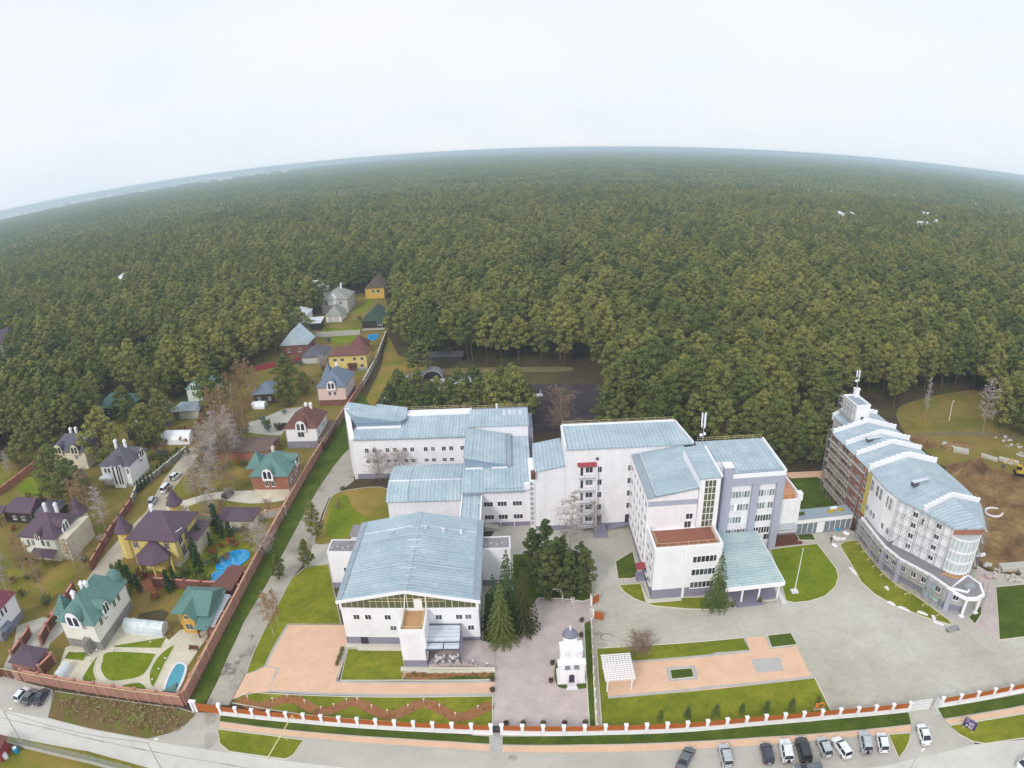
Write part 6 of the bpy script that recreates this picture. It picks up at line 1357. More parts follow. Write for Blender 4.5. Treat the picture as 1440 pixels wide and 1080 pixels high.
t = house('grey house with white sheet roof among the trunks', -120.5, -105, 384, 396, 9.0, 12.0, 'roof_white_by_y', 'grey_plaster', None, S=((4,5,1.4,1.6),(11,5,1.4,1.6)))
t = house('brick house with steep blue and white metal roof', -99.5, -87.4, 274.5, 286, 5.2, 11.8, 'roof_tin_by_x', 'brick_brown', None, hip=(0,0), axis='y', S=((4.4,6.2,1,1.2),(7.4,6.2,1,1.2),(3.4,2,1.2,1.4),(8.6,2,1.2,1.4)), E=((3,2,1,1.4),))
t = house('purple grey garage with hipped roof next to the brick house', -86.6, -77.4, 262.5, 276, 3.0, 5.6, 'roof_slate', 'grey_plaster', None, name='garage', cat='garage')
t = house('small white house with pale metal roof by the pines', -110.6, -101.5, 324, 334, 7.0, 9.8, 'roof_white_by_y', 'white_paint', None, S=((3,3.6,1.2,1.4),(6,3.6,1.2,1.4)))
t = thing('white_shed', (-96.5,321,0), 'white flat roofed open shed near the bright lawn', 'shed')
MB().slab([(-101,317.5,3.6),(-92.6,317.5,3.6),(-92.6,325,5.0),(-101,325,5.0)], .2).build('roof', 'roof_white_by_y', t); MB().box(-100.6, -93, 318, 324.8, 0, 3.5).build('wall', 'log_wall', t)
t = house('brown timber house with dark blue roof beside the rusty birches', -92.5, -83.6, 217.5, 226.5, 3.8, 7.0, 'roof_bluegrey', 'log_wall', None, S=((2.4,1.4,.9,1.0),(6.4,1.4,.9,1.0)))
t = house('low dark house with wide teal hipped roof in the trees', -156.5, -140.5, 209, 221, 3.6, 7.4, 'roof_teal', 'log_wall', None, S=((6,1.4,1.4,1.2),))
t = house('pale green house with teal roof behind a green pine', -118.4, -108, 216.5, 227, 7.2, 11.0, 'roof_teal', 'pale_green_plaster', 'plinth_grey', 2.2, S=((2.6,4.2,.8,1.6),(4.4,4.2,.8,1.6)), dor=(('S',-115.2,7.3,2.6,3.0),))
t = thing('hangar_shed', (-113,206.5,0), 'grey curved canopy shed below the pale green house', 'shed')
MB().slab([(-121,203.8,3.2),(-108.5,204.6,3.2),(-108.5,211,4.0),(-119,211.6,4.0)], .2).build('roof', 'roof_gutter', t); MB().box(-119.6, -109, 205, 210.5, 0, 3.1).build('wall', 'concrete', t)
t = house('long low brown roofed outbuilding beside the brick villa', -88.6, -70.9, 171.0, 181.4, 2.8, 3.6, 'roof_oldbrown', 'brick_red', None, name='outbuilding', cat='outbuilding', hip=(0,0), ov=.3)
t = house('purple roofed garden shed at the back of the mansion garden', -72.5, -62.8, 132.5, 138.5, 2.6, 3.8, 'roof_purple', 'beige_render', None, name='garden_shed', cat='shed', ov=.4)
t = house('brown roofed house deep among the western pines', -178, -160, 268, 280, 6, 9, 'roof_brown', 'cream_plaster', None)
t = house('grey roofed house at the western picture edge in the forest', -262, -245, 268, 284, 6, 11, 'roof_slate', 'white_paint', None, S=((4,3.4,1.4,1.6),(9,3.4,1.4,1.6)))
t = house('cream gabled house with purple roof at the western picture edge', -303, -284, 300, 318, 9, 15, 'roof_purple', 'cream_plaster', None, hip=(0,0), axis='y', S=((6,5,1.6,2),(12,5,1.6,2)))
t = house('lone pale roofed cottage in the far western forest', -306, -294, 470, 482, 12, 16, 'roof_white_by_y', 'white_paint', None)
for i, (px, py, lb) in enumerate(((1183,303,'far pale house in the forest clearing near the horizon'),(1200,304,'second far white house in the forest clearing'),(1300,318,'long white far building at the edge of the clearing'),(1308,304,'far white roofed hall seen edge on above the pines'),(1322,315,'far grey white house by the long building'),(1378,289,'far white house near the eastern horizon'),(1394,291,'far row house with white roof near the eastern horizon'),(1410,300,'far pinkish house near the eastern horizon'),(1428,306,'far pale house at the eastern picture edge'))):
    x, y = G(px, py, 14); s = 1+(i in (2, 3, 6))*1.2
    house(lb, x-6*s, x+6*s, y, y+12, 15.5, 18.5, 'roof_white_by_y', 'white_paint' if i % 3 else 'cream_plaster', None)
# greenhouses
def hoop(x0, x1, y0, y1, r, label, axis='x', mat='polycarbonate'):
    t = thing('hoop_greenhouse', ((x0+x1)/2,(y0+y1)/2,0), label, 'greenhouse'); n = 9
    ym = (y0+y1)/2; xm = (x0+x1)/2; m = MB(); f = MB()
    if axis == 'x': sec = lambda x: [(x, ym-(y1-y0)/2*math.cos(PI*i/n), r*math.sin(PI*i/n)**.8 if 0 < i < n else 0) for i in range(n+1)]; a, b = x0, x1
    else: sec = lambda y: [(xm-(x1-x0)/2*math.cos(PI*i/n), y, r*math.sin(PI*i/n)**.8 if 0 < i < n else 0) for i in range(n+1)]; a, b = y0, y1
    A, B = sec(a), sec(b); k = n+1
    m.add(A+B, [(i,i+1,k+i+1,k+i) for i in range(n)]+[tuple(range(n,-1,-1)), tuple(range(k,2*k))]); m.build('cover', mat, t)
    N = max(3, int((b-a)/2))
    for j in range(N+1):
        S_ = sec(a+(b-a)*j/N); f.path([(p[0],p[1],p[2]+.02) for p in S_], .06, .06, 4)
    f.build('hoop_rib', 'white_frame', t)
hoop(-78.2, -69, 91.2, 94.6, 2.4, 'translucent hoop greenhouse before the dark dug plot')
hoop(-114, -103, 182.8, 189, 3.6, 'large white hoop greenhouse above the lane', mat='white_plastic')
hoop(-91.6, -86.6, 212.2, 216, 2.2, 'small white plastic hoop tent by the timber house', mat='white_plastic')
hoop(-87.2, -84.6, 74.9, 79.2, 1.5, 'small silver hoop frame by the garden wall', 'y')
# pools
def pool(label, pts, water, rim, z=.25, smooth=4):
    P = catmull(GL(pts), smooth) if smooth else GL(pts)
    c = (sum(p[0] for p in P)/len(P), sum(p[1] for p in P)/len(P))
    t = thing('swimming_pool', (c[0],c[1],0), label, 'pool')
    MB().strip(P, .5, z, z, True).build('rim', rim, t)
    MB().prism(P, 0, z-.12, False).build('water', water, t)
pool('bright blue kidney shaped pool beside the mansion garden', [(305,800),(309,788),(322,778),(345,775),(350,783),(344,790),(330,799),(316,801)], 'pool_water', 'sky_blue_pool')
pool('small bright blue pool basin by the brown shed', [(298,820),(301,807),(318,806),(311,826),(301,826)], 'pool_water', 'sky_blue_pool')
pool('long teal pool with rounded ends in the villa garden', [(253,933),(262,938),(258,955),(249,972),(238,976),(231,972),(236,955),(245,938)], 'teal_water', 'pale_stone')
pool('round turquoise pool behind the cream house', [(66,717),(74,711),(83,713),(80,720),(70,721)], 'turquoise_water', 'plinth_grey')
pool('small cyan pool beside the dark log house', [(518,472),(531,471),(528,478),(520,478)], 'pool_water', 'sky_blue_pool')
t = thing('pool_cover', (G(240,970)[0],G(240,970)[1],0), 'green folded tarpaulin on the corner of the garden pool', 'tarpaulin')
P = GL([(229,975),(250,962),(247,976)]); MB().prism(P, .27, .55).build('sheet', 'roof_teal', t)
t = thing('garden_bench', (G(273,914)[0],G(273,914)[1],0), 'dark garden bench on the pale pool terrace', 'bench')
x, y = G(273,914); MB().box(x-1,x+1,y-.25,y+.25,.42,.5).build('seat', 'brown_metal', t); MB().box(x-1,x+1,y+.2,y+.27,.5,.95).build('backrest', 'brown_metal', t)
for d in (-.9,.8): MB().box(x+d,x+d+.1,y-.22,y+.22,0,.42).build('leg', 'dark_steel', t)
for i, (px, py, l) in enumerate(((213,907,'white ball lamp in the lawn before the greenhouse'),(129,931,'white ball lamp by the curved path edge'),(138,918,'white ball lamp at the villa corner bed'),(225,945,'white ball lamp beside the leaf shaped bed'),(216,960,'white ball lamp near the foot of the leaf bed'),(234,930,'white ball lamp at the top of the leaf bed'),(161,917,'white ball lamp at the edge of the main lawn'))):
    x, y = G(px, py); ball_lamp(x, y, 0, l, .7, 'ball lamps in the villa garden')
# distant town
m = MB()
for i in range(420):
    a = rnd.uniform(-.95, -.30); d = rnd.uniform(5600, 11000); x, y = d*math.sin(a), d*math.cos(a); s = rnd.uniform(18, 60); h = rnd.choice((8, 12, 16, 28, 40))
    m.mat(rnd.choice((0, 0, 1))).box(x, x+s, y, y+s*.5, 1, h)
tag(m.build('distant_town', ['white_paint', 'grey_plaster']), 'hazy specks of a far town beyond the western forest edge', 'town', None, 'stuff')
# ------------------------------------------------------------------ trees
def tufts(m, c, r, n, s, R, up=.25, flat=1.0):
    """n small leaf-sized faces spread through a clump"""
    for _ in range(n):
        d = Vector((R.gauss(0,1), R.gauss(0,1), R.gauss(0,1)+up)); d.normalize()
        p = Vector(c)+Vector((d.x*r, d.y*r, d.z*r*flat))*(R.uniform(.35,1)**.6)
        q = (d+Vector((R.uniform(-1,1), R.uniform(-1,1), R.uniform(-.6,1)))*.75).normalized()
        u = q.orthogonal().normalized(); u.rotate(__import__('mathutils').Quaternion(q, R.uniform(0,6.28))); w_ = q.cross(u)
        a = s*R.uniform(.6,1.3); b = s*R.uniform(.4,.9)
        m.add([p-u*a-w_*b*.3, p-w_*b, p+u*a+w_*b*.2, p+w_*b], [(0,1,2,3)])
def pine_mesh(seed, h=17, n_cl=26, nt=30, s=.42, rad=3.0, cb=.45, lean=.5):
    R = random.Random(seed); t = MB(); c = MB()
    bx, by = R.uniform(-lean,lean), R.uniform(-lean,lean)
    ax = lambda z: Vector((bx*(z/h)**2+.15*math.sin(z*.5+seed), by*(z/h)**2+.15*math.cos(z*.4+seed), z))
    t.path([ax(h*k/7*.95) for k in range(8)], .24, .05, 6)
    for k in range(n_cl):
        f = cb+(1-cb)*((k+R.random())/n_cl); z = h*f
        prof = math.sin(PI*min(1, ((f-cb)/(1-cb))*.86+.14))**.7*(1.12-.5*max(0, (f-cb)/(1-cb)-.25))
        rr = rad*prof*R.uniform(.35,1.0); a = k*2.4+R.uniform(-.5,.5)
        p = ax(z)+Vector((rr*math.cos(a), rr*math.sin(a), R.uniform(-.2,.5)))
        if rr > .8: t.tube(ax(z-rr*.35), p, .07, .025, 4)
        tufts(c, p, R.uniform(.8,1.3)*(.55+.45*prof)*(rad/3.0)**.8, nt, s, R, .35, .62)
    return t, c
def spruce_mesh(seed, h=13, rad=2.9, lay=22, s=.3):
    R = random.Random(seed); t = MB().tube((0,0,0), (0,0,h*.98), .22, .03, 6); c = MB()
    for k in range(lay):
        f = (k+.3)/lay; z = h*(.05+.93*f); rr = rad*(1-f)**.85+.12; nb = max(4, int(11*(1-f))+4)
        for j in range(nb):
            a = 2*PI*(j+R.random()*.7)/nb+k; L = rr*R.uniform(.72,1.12); d = Vector((math.cos(a), math.sin(a), 0)); nt = max(2, int(L/.34))
            for q in range(nt):
                g_ = (q+.6)/nt; p = d*(L*g_)+Vector((0,0,z-.42*L*g_*g_+.12*R.random()))
                w_ = Vector((-d.y, d.x, 0))*s*(1.15-.55*g_)*R.uniform(.7,1.2); e = (d+Vector((0,0,-.35+R.uniform(-.3,.25))))*s*1.25
                c.add([p-w_, p+e*.5-w_*.3, p+e+Vector((0,0,-.1)), p+w_], [(0,1,2,3)])
                if q == nt-1 or R.random() < .4: c.add([p, p+e*.4+Vector((0,0,-.32)), p+e+Vector((0,0,-.22)), p+e*.6+Vector((0,0,.12))], [(0,1,2,3)])
    tufts(c, (0,0,h), .22, 10, .2, R)
    return t, c
def bare_mesh(seed, h=14, rad=2.6, nb=26, tw=7, droop=.3, cb=.3, lean=1.0, th=.035, r0=.16, lf=0, ls=.1):
    R = random.Random(seed); t = MB(); c = MB()
    bx, by = R.uniform(-lean,lean), R.uniform(-lean,lean)
    ax = lambda z: Vector((bx*(z/h)**1.5, by*(z/h)**1.5, z))
    t.path([ax(h*k/7) for k in range(8)], r0, .03, 5)
    for k in range(nb):
        f = cb+(.97-cb)*(k+R.random())/nb; z = h*f; a = k*2.4+R.uniform(-.6,.6)
        L = rad*(math.sin(PI*min(1,(f-cb)/(1-cb)*.8+.2))**.6)*R.uniform(.6,1.15); d = Vector((math.cos(a), math.sin(a), R.uniform(.35,1.0))).normalized()
        p0 = ax(z); p1 = p0+d*L*.55; p2 = p1+(d+Vector((0,0,-droop))).normalized()*L*.55
        c.path([p0,p1,p2], th*1.7, th*.7, 3)
        for q in range(tw):
            g_ = R.uniform(.25,1); b = p0+(p1-p0)*min(1,g_*2) if g_ < .5 else p1+(p2-p1)*(g_*2-1)
            e = Vector((R.uniform(-1,1), R.uniform(-1,1), R.uniform(-.9,.8)-droop)).normalized()*L*R.uniform(.25,.5)
            c.path([b, b+e*.5, b+e+Vector((0,0,-droop*.4))], th*.9, th*.5, 3)
            if lf: c.mat(1); tufts(c, b+e*.7, L*.28, lf, ls, R, 0); c.mat(0)
    return t, c
def put(name, label, cat, loc, meshes, mats, group=None, rz=0, s=1, pn=('trunk','crown')):
    o = thing(name, loc, label, cat, group, rz, local=True); o.scale = s if isinstance(s, tuple) else (s, s, s)
    for m, n in zip(meshes, pn):
        c = bpy.data.objects.new(n, m); COL.objects.link(c); c.parent = o
    return o
def bake(tc, mats): return [m.mesh(n, mt) for m, mt, n in zip(tc, mats, ('trunk','crown'))]
PINES = [bake(pine_mesh(100+i, 17+(i%3), 46, 62, .34, 4.1+.35*(i%3), .34+.04*(i%3)), ('bark_pine','needles_pine')) for i in range(6)]
LOWP = [bake(pine_mesh(200+i, 12.5+i, 52, 66, .28, 3.7, .14), ('bark_pine','needles_pine')) for i in range(3)]
GROVE = [bake(pine_mesh(250+i, 12.5+i, 52, 60, .27, 2.7, .08), ('bark_pine','needles_grove')) for i in range(3)]
FRESH = [bake(pine_mesh(230+i, 11+i, 52, 64, .28, 3.6, .14), ('bark_pine','needles_fresh')) for i in range(2)]
SPR = [bake(spruce_mesh(300+i, 13, 2.9), ('bark_pine','needles_spruce')) for i in range(2)]+[bake(spruce_mesh(310, 13, 2.9), ('bark_pine','needles_rust')), bake(spruce_mesh(311, 13, 3.0), ('bark_pine','needles_olive'))]
BIR = {k: [bake(bare_mesh(400+i*7+j, 14, 2.5, 30, 8, dr, .26, 1.3, .04, .13, lf), ('bark_birch', [mt, lm])) for i in range(2)] for j, (k, mt, dr, lf, lm) in enumerate((('pale','twig_pale',.55,7,'twig_pale'), ('rust','twig_rust',.35,9,'leaf_birch'), ('brown','twig_brown',.3,4,'leaf_dry')))}
GREYT = [bake(bare_mesh(450, 14, 3.2, 34, 8, .1, .25, .4, .045), ('bark_grey','twig_pale'))]
def ball_tree(seed, h, r, n, mat, trunk='bark_grey', s=.3):
    R = random.Random(seed); c = MB(); t = MB()
    for k in range(7): a = k*.9; t.tube((0,0,0), (r*.6*math.cos(a), r*.6*math.sin(a), h*.75), .05, .015, 4)
    for k in range(n): d = Vector((R.gauss(0,1), R.gauss(0,1), R.gauss(0,.7))).normalized()*R.uniform(.2,.85); tufts(c, (d.x*r, d.y*r, h*.55+d.z*h*.42), r*.34, 14, s, R)
    return bake((t, c), (trunk, mat))
SHR = {m: ball_tree(500+i, 1.7, 1.1, 12, m, s=.2) for i, m in enumerate(('leaf_shrub','leaf_rust','leaf_dry','leaf_maroon','leaf_blue'))}
def thuja_mesh(seed, h=4.2, r=.75):
    R = random.Random(seed); c = MB(); t = MB().tube((0,0,0), (0,0,h*.8), .08, .03, 5)
    for k in range(26): f = k/26; tufts(c, (R.uniform(-.15,.15), R.uniform(-.15,.15), .25+f*h*.95), r*(1-f)**.55+.1, 15, .2, R, 0)
    return t, c
THU = bake(thuja_mesh(520), ('bark_pine','leaf_thuja')); BLU = bake(thuja_mesh(521, 4.2, 1.2), ('bark_pine','leaf_blue'))
YOUNG = bake(thuja_mesh(522, 4.2, 1.3), ('bark_pine','needles_spruce'))
TWIGB = bake(bare_mesh(530, 4, 2.0, 38, 12, .05, .05, .2, .022, .07), ('bark_grey','twig_brown'))
TWIGL = bake(bare_mesh(531, 5, 2.6, 44, 14, .0, .05, .2, .02, .07), ('bark_grey','twig_pale'))
ZU = lambda: rnd.uniform(0, 6.28)
def at(px, py): x, y = G(px, py); return (x, y, 0)
def grow(kind, meshes, lb, px, py, h, mats=None, ref=14, name=None, group=None, w_=1.0):
    k = h/ref
    return put(name or kind.replace(' ', '_'), lb, kind.split()[-1], at(px, py), meshes, ('', ''), group, ZU(), (k*w_, k*w_, k))
for px, py, h, i, l in ((706,903,13.5,3,'yellow green spruce standing foremost before the flat block'),(697,882,12,0,'dark spruce tucked behind the olive green spruce'),(716,868,15,1,'tall dark spruce peaking before the flat block wall'),(737,887,14,2,'rusty tinged spruce on the plaza side of the spruce group'),(1006,853,12.5,0,'lone spruce before the entrance portico')):
    grow('spruce tree', SPR[i], l, px, py, h, ref=13)
for px, py, h, m, l in ((765,806,11.5,GROVE[2],'tallest fresh green pine at the back of the grove'),(772,843,12.5,GROVE[0],'broad pine above the garden arch'),(783,826,11,GROVE[1],'dense dark pine in the heart of the grove'),(757,832,9,GROVE[2],'low dense pine on the spruce side of the grove'),(808,830,9.5,GROVE[0],'dark pine between the urn and the courtyard'),(750,812,11,GROVE[1],'leaning pine at the lawn side of the grove'),(800,840,10.5,GROVE[1],'bushy dark pine beside the white urn'),(822,836,10,GROVE[2],'bushy dark pine next to the open rusty gate'),(792,812,9.5,GROVE[1],'low pine in the middle of the grove'),(815,812,8.5,GROVE[0],'small yellowish pine by the courtyard corner of the grove')):
    grow('pine tree', m, l, px, py, h, ref=13)
grow('birch tree', BIR['pale'][0], 'pale weeping birch before the five storey block', 801, 780, 15.5, w_=1.3); grow('birch tree', BIR['pale'][1], 'thin pale bare birch beside the balcony stack', 838, 757, 10, w_=.9)
grow('bare shrub', TWIGB, 'bare round shrub behind the white pergola', 893, 922, 6.0, ref=4.2, w_=.95); grow('bare shrub', TWIGB, 'bare twin shrub by the court lawn', 906, 921, 5.0, ref=4.2)
for px, py, h, m, l in ((446,760,9.5,LOWP[1],'lone pine at the bend of the side drive'),(394,815,7.5,FRESH[0],'small yellow green larch by the grass strip'),(433,797,7.5,FRESH[1],'thin larch at the mouth of the hall path')): grow('pine tree', m, l, px, py, h, ref=13, w_=.75)
grow('birch tree', BIR['rust'][0], 'leaning rusty birch on the side lawn', 386, 896, 11, w_=.9); grow('birch tree', BIR['rust'][1], 'second rusty birch on the side lawn edge', 392, 880, 9, w_=.8)
grow('bare shrub', TWIGB, 'round bare shrub on the fresh round lawn', 477, 716, 2.6, ref=4); grow('bush', SHR['leaf_shrub'], 'clipped dark bush at the tip of the round lawn', 482, 690, 1.4, ref=1.8)
for px, py, l in ((535,676,'bare pinkish tree before the long white wing'),(565,676,'second bare pinkish tree before the long white wing')): grow('bare tree', TWIGL, l, px, py, 9, ref=5, w_=.95)
grow('bare tree', GREYT[0], 'tall grey bare tree on the site meadow', 1381, 611, 19); grow('bare tree', TWIGB, 'round bare brown tree in the dark back yard', 790, 606, 15, ref=4.4, w_=.85); grow('bare tree', BIR['pale'][1], 'leaning white birch stem at the glade', 1300, 590, 15, w_=.5)
for i, (px, py) in enumerate(((928,1012),(966,1009),(1006,1006),(1042,1003),(1077,1000),(1112,998),(1149,992))):
    grow('young conifer', YOUNG, 'small dark young conifer planted along the court lawn', px, py, 2.2+.2*(i % 3), ref=4.2, name='young_conifer', group='young conifers behind the white fence')
for i, (px, py, h) in enumerate(((553,600,14),(578,604,15),(608,600,13),(633,598,15),(655,597,13),(676,600,14),(695,600,18),(712,598,15),(729,600,17),(742,585,12),(566,580,13),(590,586,14),(618,582,13),(645,580,14),(668,585,15),(686,580,14),(705,578,14),(722,582,15),(560,565,12),(738,600,14))):
    grow('pine tree', LOWP[i % 3], 'bushy pine close behind the long white wing', px, py, h, ref=13, group='pines behind the long white wing')
for i, (px, py, h) in enumerate(((868,612,13),(900,622,14),(925,622,15),(950,628,13),(905,600,14),(945,600,17),(965,640,9),(975,622,14),(872,592,16),(1015,626,14),(1050,630,14),(1085,640,14),(1110,652,12),(1140,655,14),(1160,640,14),(1128,640,16),(852,600,13),(862,580,15),(885,590,15),(915,585,16),(935,612,14),(985,605,16),(1000,615,15),(1035,612,16),(1065,615,15),(1092,622,15))):
    grow('pine tree', FRESH[i % 2] if i in (1, 2, 3, 6) else LOWP[i % 3], 'bushy pine crowding behind the hospital roofs', px, py, h, ref=13, group='pines behind the hospital roofs')
grow('pine tree', PINES[0], 'spreading pine alone on the grass bank', 590, 532, 15, ref=18, w_=1.5)
for px, py, h, m, l in ((1405,602,17,LOWP[0],'broad pine leaning in at the meadow corner'),(1424,606,18,LOWP[1],'tall broad pine beside the boulder heaps'),(1442,616,17,LOWP[2],'pine cut by the eastern picture edge'),(1416,590,18,PINES[0],'bare stemmed pine behind the boulder heaps')): grow('pine tree', m, l, px, py, h, ref=13 if m is not PINES[0] else 18, w_=1.1)
# village trees
for px, py, h, m, l in ((148,648,18,LOWP[0],'big round pine between the dormer house and white villa'),(212,628,17,FRESH[0],'broad yellowish pine behind the dark roofed villa'),(88,704,16,LOWP[1],'big pine beside the bright lawn'),(108,712,13,LOWP[2],'lower pine leaning over the purple roofs'),(298,580,18,FRESH[1],'tall green pine hiding the pale green house'),(404,570,12,FRESH[0],'round pine beside the blue roofed timber house'),(402,548,13,LOWP[1],'taller pine above the timber house'),(430,553,9,FRESH[1],'yellow green larch by the pink house'),(20,610,15,LOWP[2],'pine at the edge above the orange brick wall'),(50,630,15,LOWP[0],'pine standing before the mansard house'),(180,590,14,FRESH[1],'yellow topped pine below the teal hipped roof'),(130,590,14,LOWP[1],'dense pine west of the teal hipped roof'),(460,540,7,FRESH[0],'small larch between pink and yellow houses'),(392,470,17,LOWP[0],'tall pine before the brick house with steep roof'),(425,478,15,LOWP[1],'pine by the small white house'),(372,498,16,LOWP[2],'pine above the crimson fence'),(345,505,16,LOWP[0],'pine at the top of the rusty birches'),(438,440,16,LOWP[1],'pine before the grey house with white sheet roof'),(455,432,15,LOWP[2],'pine beside the grey garage'),(280,560,15,LOWP[2],'pine at the flank of the pale green house'),(240,560,14,LOWP[1],'pine behind the large hoop greenhouse'),(232,600,12,LOWP[2],'dark pine by the summer house'),(70,640,14,LOWP[1],'pine west of the mansard house'),(35,655,13,LOWP[0],'pine above the straw plot')):
    grow('pine tree', m, l, px, py, h, ref=13, w_=1.35)
BL = 'bare rusty birch among the lane birches of the village'
for i, (px, py, h, k) in enumerate(((352,562,16,'rust'),(340,560,15,'rust'),(362,566,14,'rust'),(330,600,15,'brown'),(318,610,16,'rust'),(308,628,15,'brown'),(325,640,16,'pale'),(345,612,13,'rust'),(300,600,14,'rust'),(283,700,12,'pale'),(272,690,12,'pale'),(290,676,13,'brown'),(305,690,12,'pale'),(318,700,11,'brown'),(330,690,11,'brown'),(336,628,15,'rust'),(312,592,13,'brown'),(322,575,14,'rust'),(295,640,13,'brown'),(356,590,11,'rust'),(285,660,11,'brown'),(296,655,14,'pale'),(304,668,13,'pale'),(322,655,14,'brown'),(312,640,15,'pale'),(335,645,13,'pale'),(288,645,12,'pale'),(345,630,14,'brown'),(278,712,11,'brown'),(300,712,11,'pale'))):
    grow('birch tree', BIR[k][i % 2], BL, px, py, h, group='bare birches along the village lane', w_=1.2)
for px, py, h, k, l in ((128,742,16,'rust','tall rusty birch behind the cream house'),(112,735,13,'rust','second rusty birch behind the cream house'),(150,748,13,'pale','pale bare birch by the lane wall'),(62,838,14,'rust','rusty birch in the olive meadow garden'),(38,815,13,'rust','broad rusty birch before the cream house'),(10,832,13,'pale','pale birch at the picture edge meadow'),(118,800,8,'pale','thin bare tree by the wrapped gazebo'),(105,798,8,'brown','brown bare tree by the lane garden'),(14,670,9,'pale','pale bare tree before the straw plot')):
    grow('birch tree', BIR[k][int(px) % 2], l, px, py, h, w_=1.25)
grow('bare shrub', TWIGL, 'large bare lilac shrub by the brick wall', 372, 782, 8, ref=5, w_=.95); grow('bare shrub', TWIGB, 'bare shrub arching over the mansion garden wall', 352, 770, 7, ref=4.2, w_=.8); grow('bare shrub', TWIGB, 'maroon bare shrub on the curved track', 313, 722, 4.5, ref=4.2)
TL = 'dark columnar thuja in the mansion garden'
for i, (px, py, h) in enumerate(((175,812,5),(186,824,6),(197,832,5),(240,832,6),(249,826,5),(277,792,7),(282,808,8),(284,768,6),(307,748,8),(313,756,5),(270,758,6),(326,762,6),(298,770,4.5),(262,822,4))):
    grow('thuja tree', THU, TL, px, py, h, ref=4.4, group='thujas in the mansion garden')
for i in range(13):
    px = 196+i*4.6; py = 692-i*4.3; grow('thuja tree', THU, 'small dark thuja inside the stone wall of the villa', px, py, 2.6+1.4*rnd.random(), ref=4.4, group='thujas along the villa stone wall')
SB = [('leaf_shrub',(262,808)),('leaf_rust',(300,778)),('leaf_rust',(312,770)),('leaf_dry',(318,786)),('leaf_shrub',(290,820)),('leaf_shrub',(340,748)),('leaf_rust',(285,830)),('leaf_maroon',(200,815)),('leaf_blue',(292,795)),('leaf_blue',(330,752)),('leaf_shrub',(270,775)),('leaf_shrub',(305,792)),('leaf_rust',(328,770)),('leaf_shrub',(345,738)),('leaf_shrub',(165,806)),('leaf_dry',(172,830)),('leaf_shrub',(254,816)),('leaf_shrub',(276,826)),('leaf_rust',(222,842)),('leaf_shrub',(180,838)),('leaf_rust',(236,690)),('leaf_rust',(225,625)),('leaf_shrub',(235,625)),('leaf_shrub',(245,620)),('leaf_rust',(218,635)),('leaf_shrub',(120,790)),('leaf_dry',(74,700)),('leaf_shrub',(40,700)),('leaf_shrub',(58,700)),('leaf_shrub',(70,758)),('leaf_shrub',(375,600)),('leaf_blue',(378,606)),('leaf_shrub',(392,604)),('leaf_dry',(345,605)),('leaf_dry',(480,505)),('leaf_rust',(455,520)),('leaf_shrub',(505,450)),('leaf_shrub',(485,530)),('leaf_dry',(440,540)),('leaf_shrub',(362,560))]
for _k in range(130):
    if _k < 85: _p = (rnd.uniform(185,345), rnd.uniform(575,668))
    else: _p = rnd.choice(((rnd.uniform(395,470), rnd.uniform(470,520)), (rnd.uniform(60,180), rnd.uniform(630,720)), (rnd.uniform(10,110), rnd.uniform(745,850)), (rnd.uniform(330,400), rnd.uniform(580,640))))
    _x, _y = G(*_p)
    if any(f[0]-1 < _x < f[1]+1 and f[2]-1 < _y < f[3]+1 for f in FOOT): continue
    _lane = abs((_p[0]-250)-(680-_p[1])*.72) < 9 and _p[1] > 600
    if _lane: continue
    SB.append((rnd.choice(('leaf_shrub','leaf_shrub','leaf_dry','leaf_rust','leaf_blue')), _p))
for i, (m, (px, py)) in enumerate(SB):
    h = rnd.uniform(1.6, 3.4); gx, gy = G(px, py); hn = min(HOUSES, key=lambda q: math.hypot(q[0]-gx, q[1]-gy))[2]
    cn = {'leaf_shrub':'rounded green bush','leaf_rust':'rust coloured bush','leaf_dry':'dry straw coloured bush','leaf_maroon':'maroon bush','leaf_blue':'blue green bush'}[m]
    lb = cn+' beside the '+hn
    grow('garden bush', SHR[m], lb, px, py, h, ref=1.9, name='garden_bush', group=cn+' near '+hn)
_n = 0
while _n < 34:
    _p = rnd.choice(((rnd.uniform(190,345), rnd.uniform(575,660)), (rnd.uniform(20,150), rnd.uniform(640,780)), (rnd.uniform(395,460), rnd.uniform(465,520)), (rnd.uniform(255,380), rnd.uniform(690,760))))
    _x, _y = G(*_p)
    if any(f[0]-2 < _x < f[1]+2 and f[2]-6 < _y < f[3]+1 for f in FOOT) or (abs((_p[0]-250)-(680-_p[1])*.72) < 10 and _p[1] > 600): continue
    _n += 1; grow('bare shrub', TWIGB if _n % 3 else TWIGL, 'bare grey brown shrub in the village gardens', _p[0], _p[1], rnd.uniform(2.5,5), ref=4.2, name='bare_shrub', group='bare shrubs in the village gardens')
# small plants of the soil beds
R = random.Random(5); m = MB()
for x, y in WAVE[::1]:
    if R.random() < .4: tufts(m, (x+R.uniform(-.8,.8), y+R.uniform(-.8,.8), .2), .13, 6, .1, R)
for i in range(46): px, py = R.uniform(570,688), R.uniform(946,953); x, y = G(px, py); tufts(m, (x, y, .25), .2, 6, .14, R)
tag(m.build('bed_plants', 'leaf_shrub'), 'tiny dark plants dotted over the brown soil beds', 'plants', None, 'stuff')
R = random.Random(6); m = MB()
for i in range(260):
    px, py = R.uniform(85,262), R.uniform(980,1034)
    if py > 1004+(px-77)*.19 or py < 974+(px-77)*.13: continue
    x, y = G(px, py); tufts(m, (x, y, .25), R.uniform(.3,.6), 8, .2, R, .6)
tag(m.build('scrub', 'leaf_dry'), 'dry rusty scrub growing on the verge below the brick wall', 'scrub', None, 'stuff')
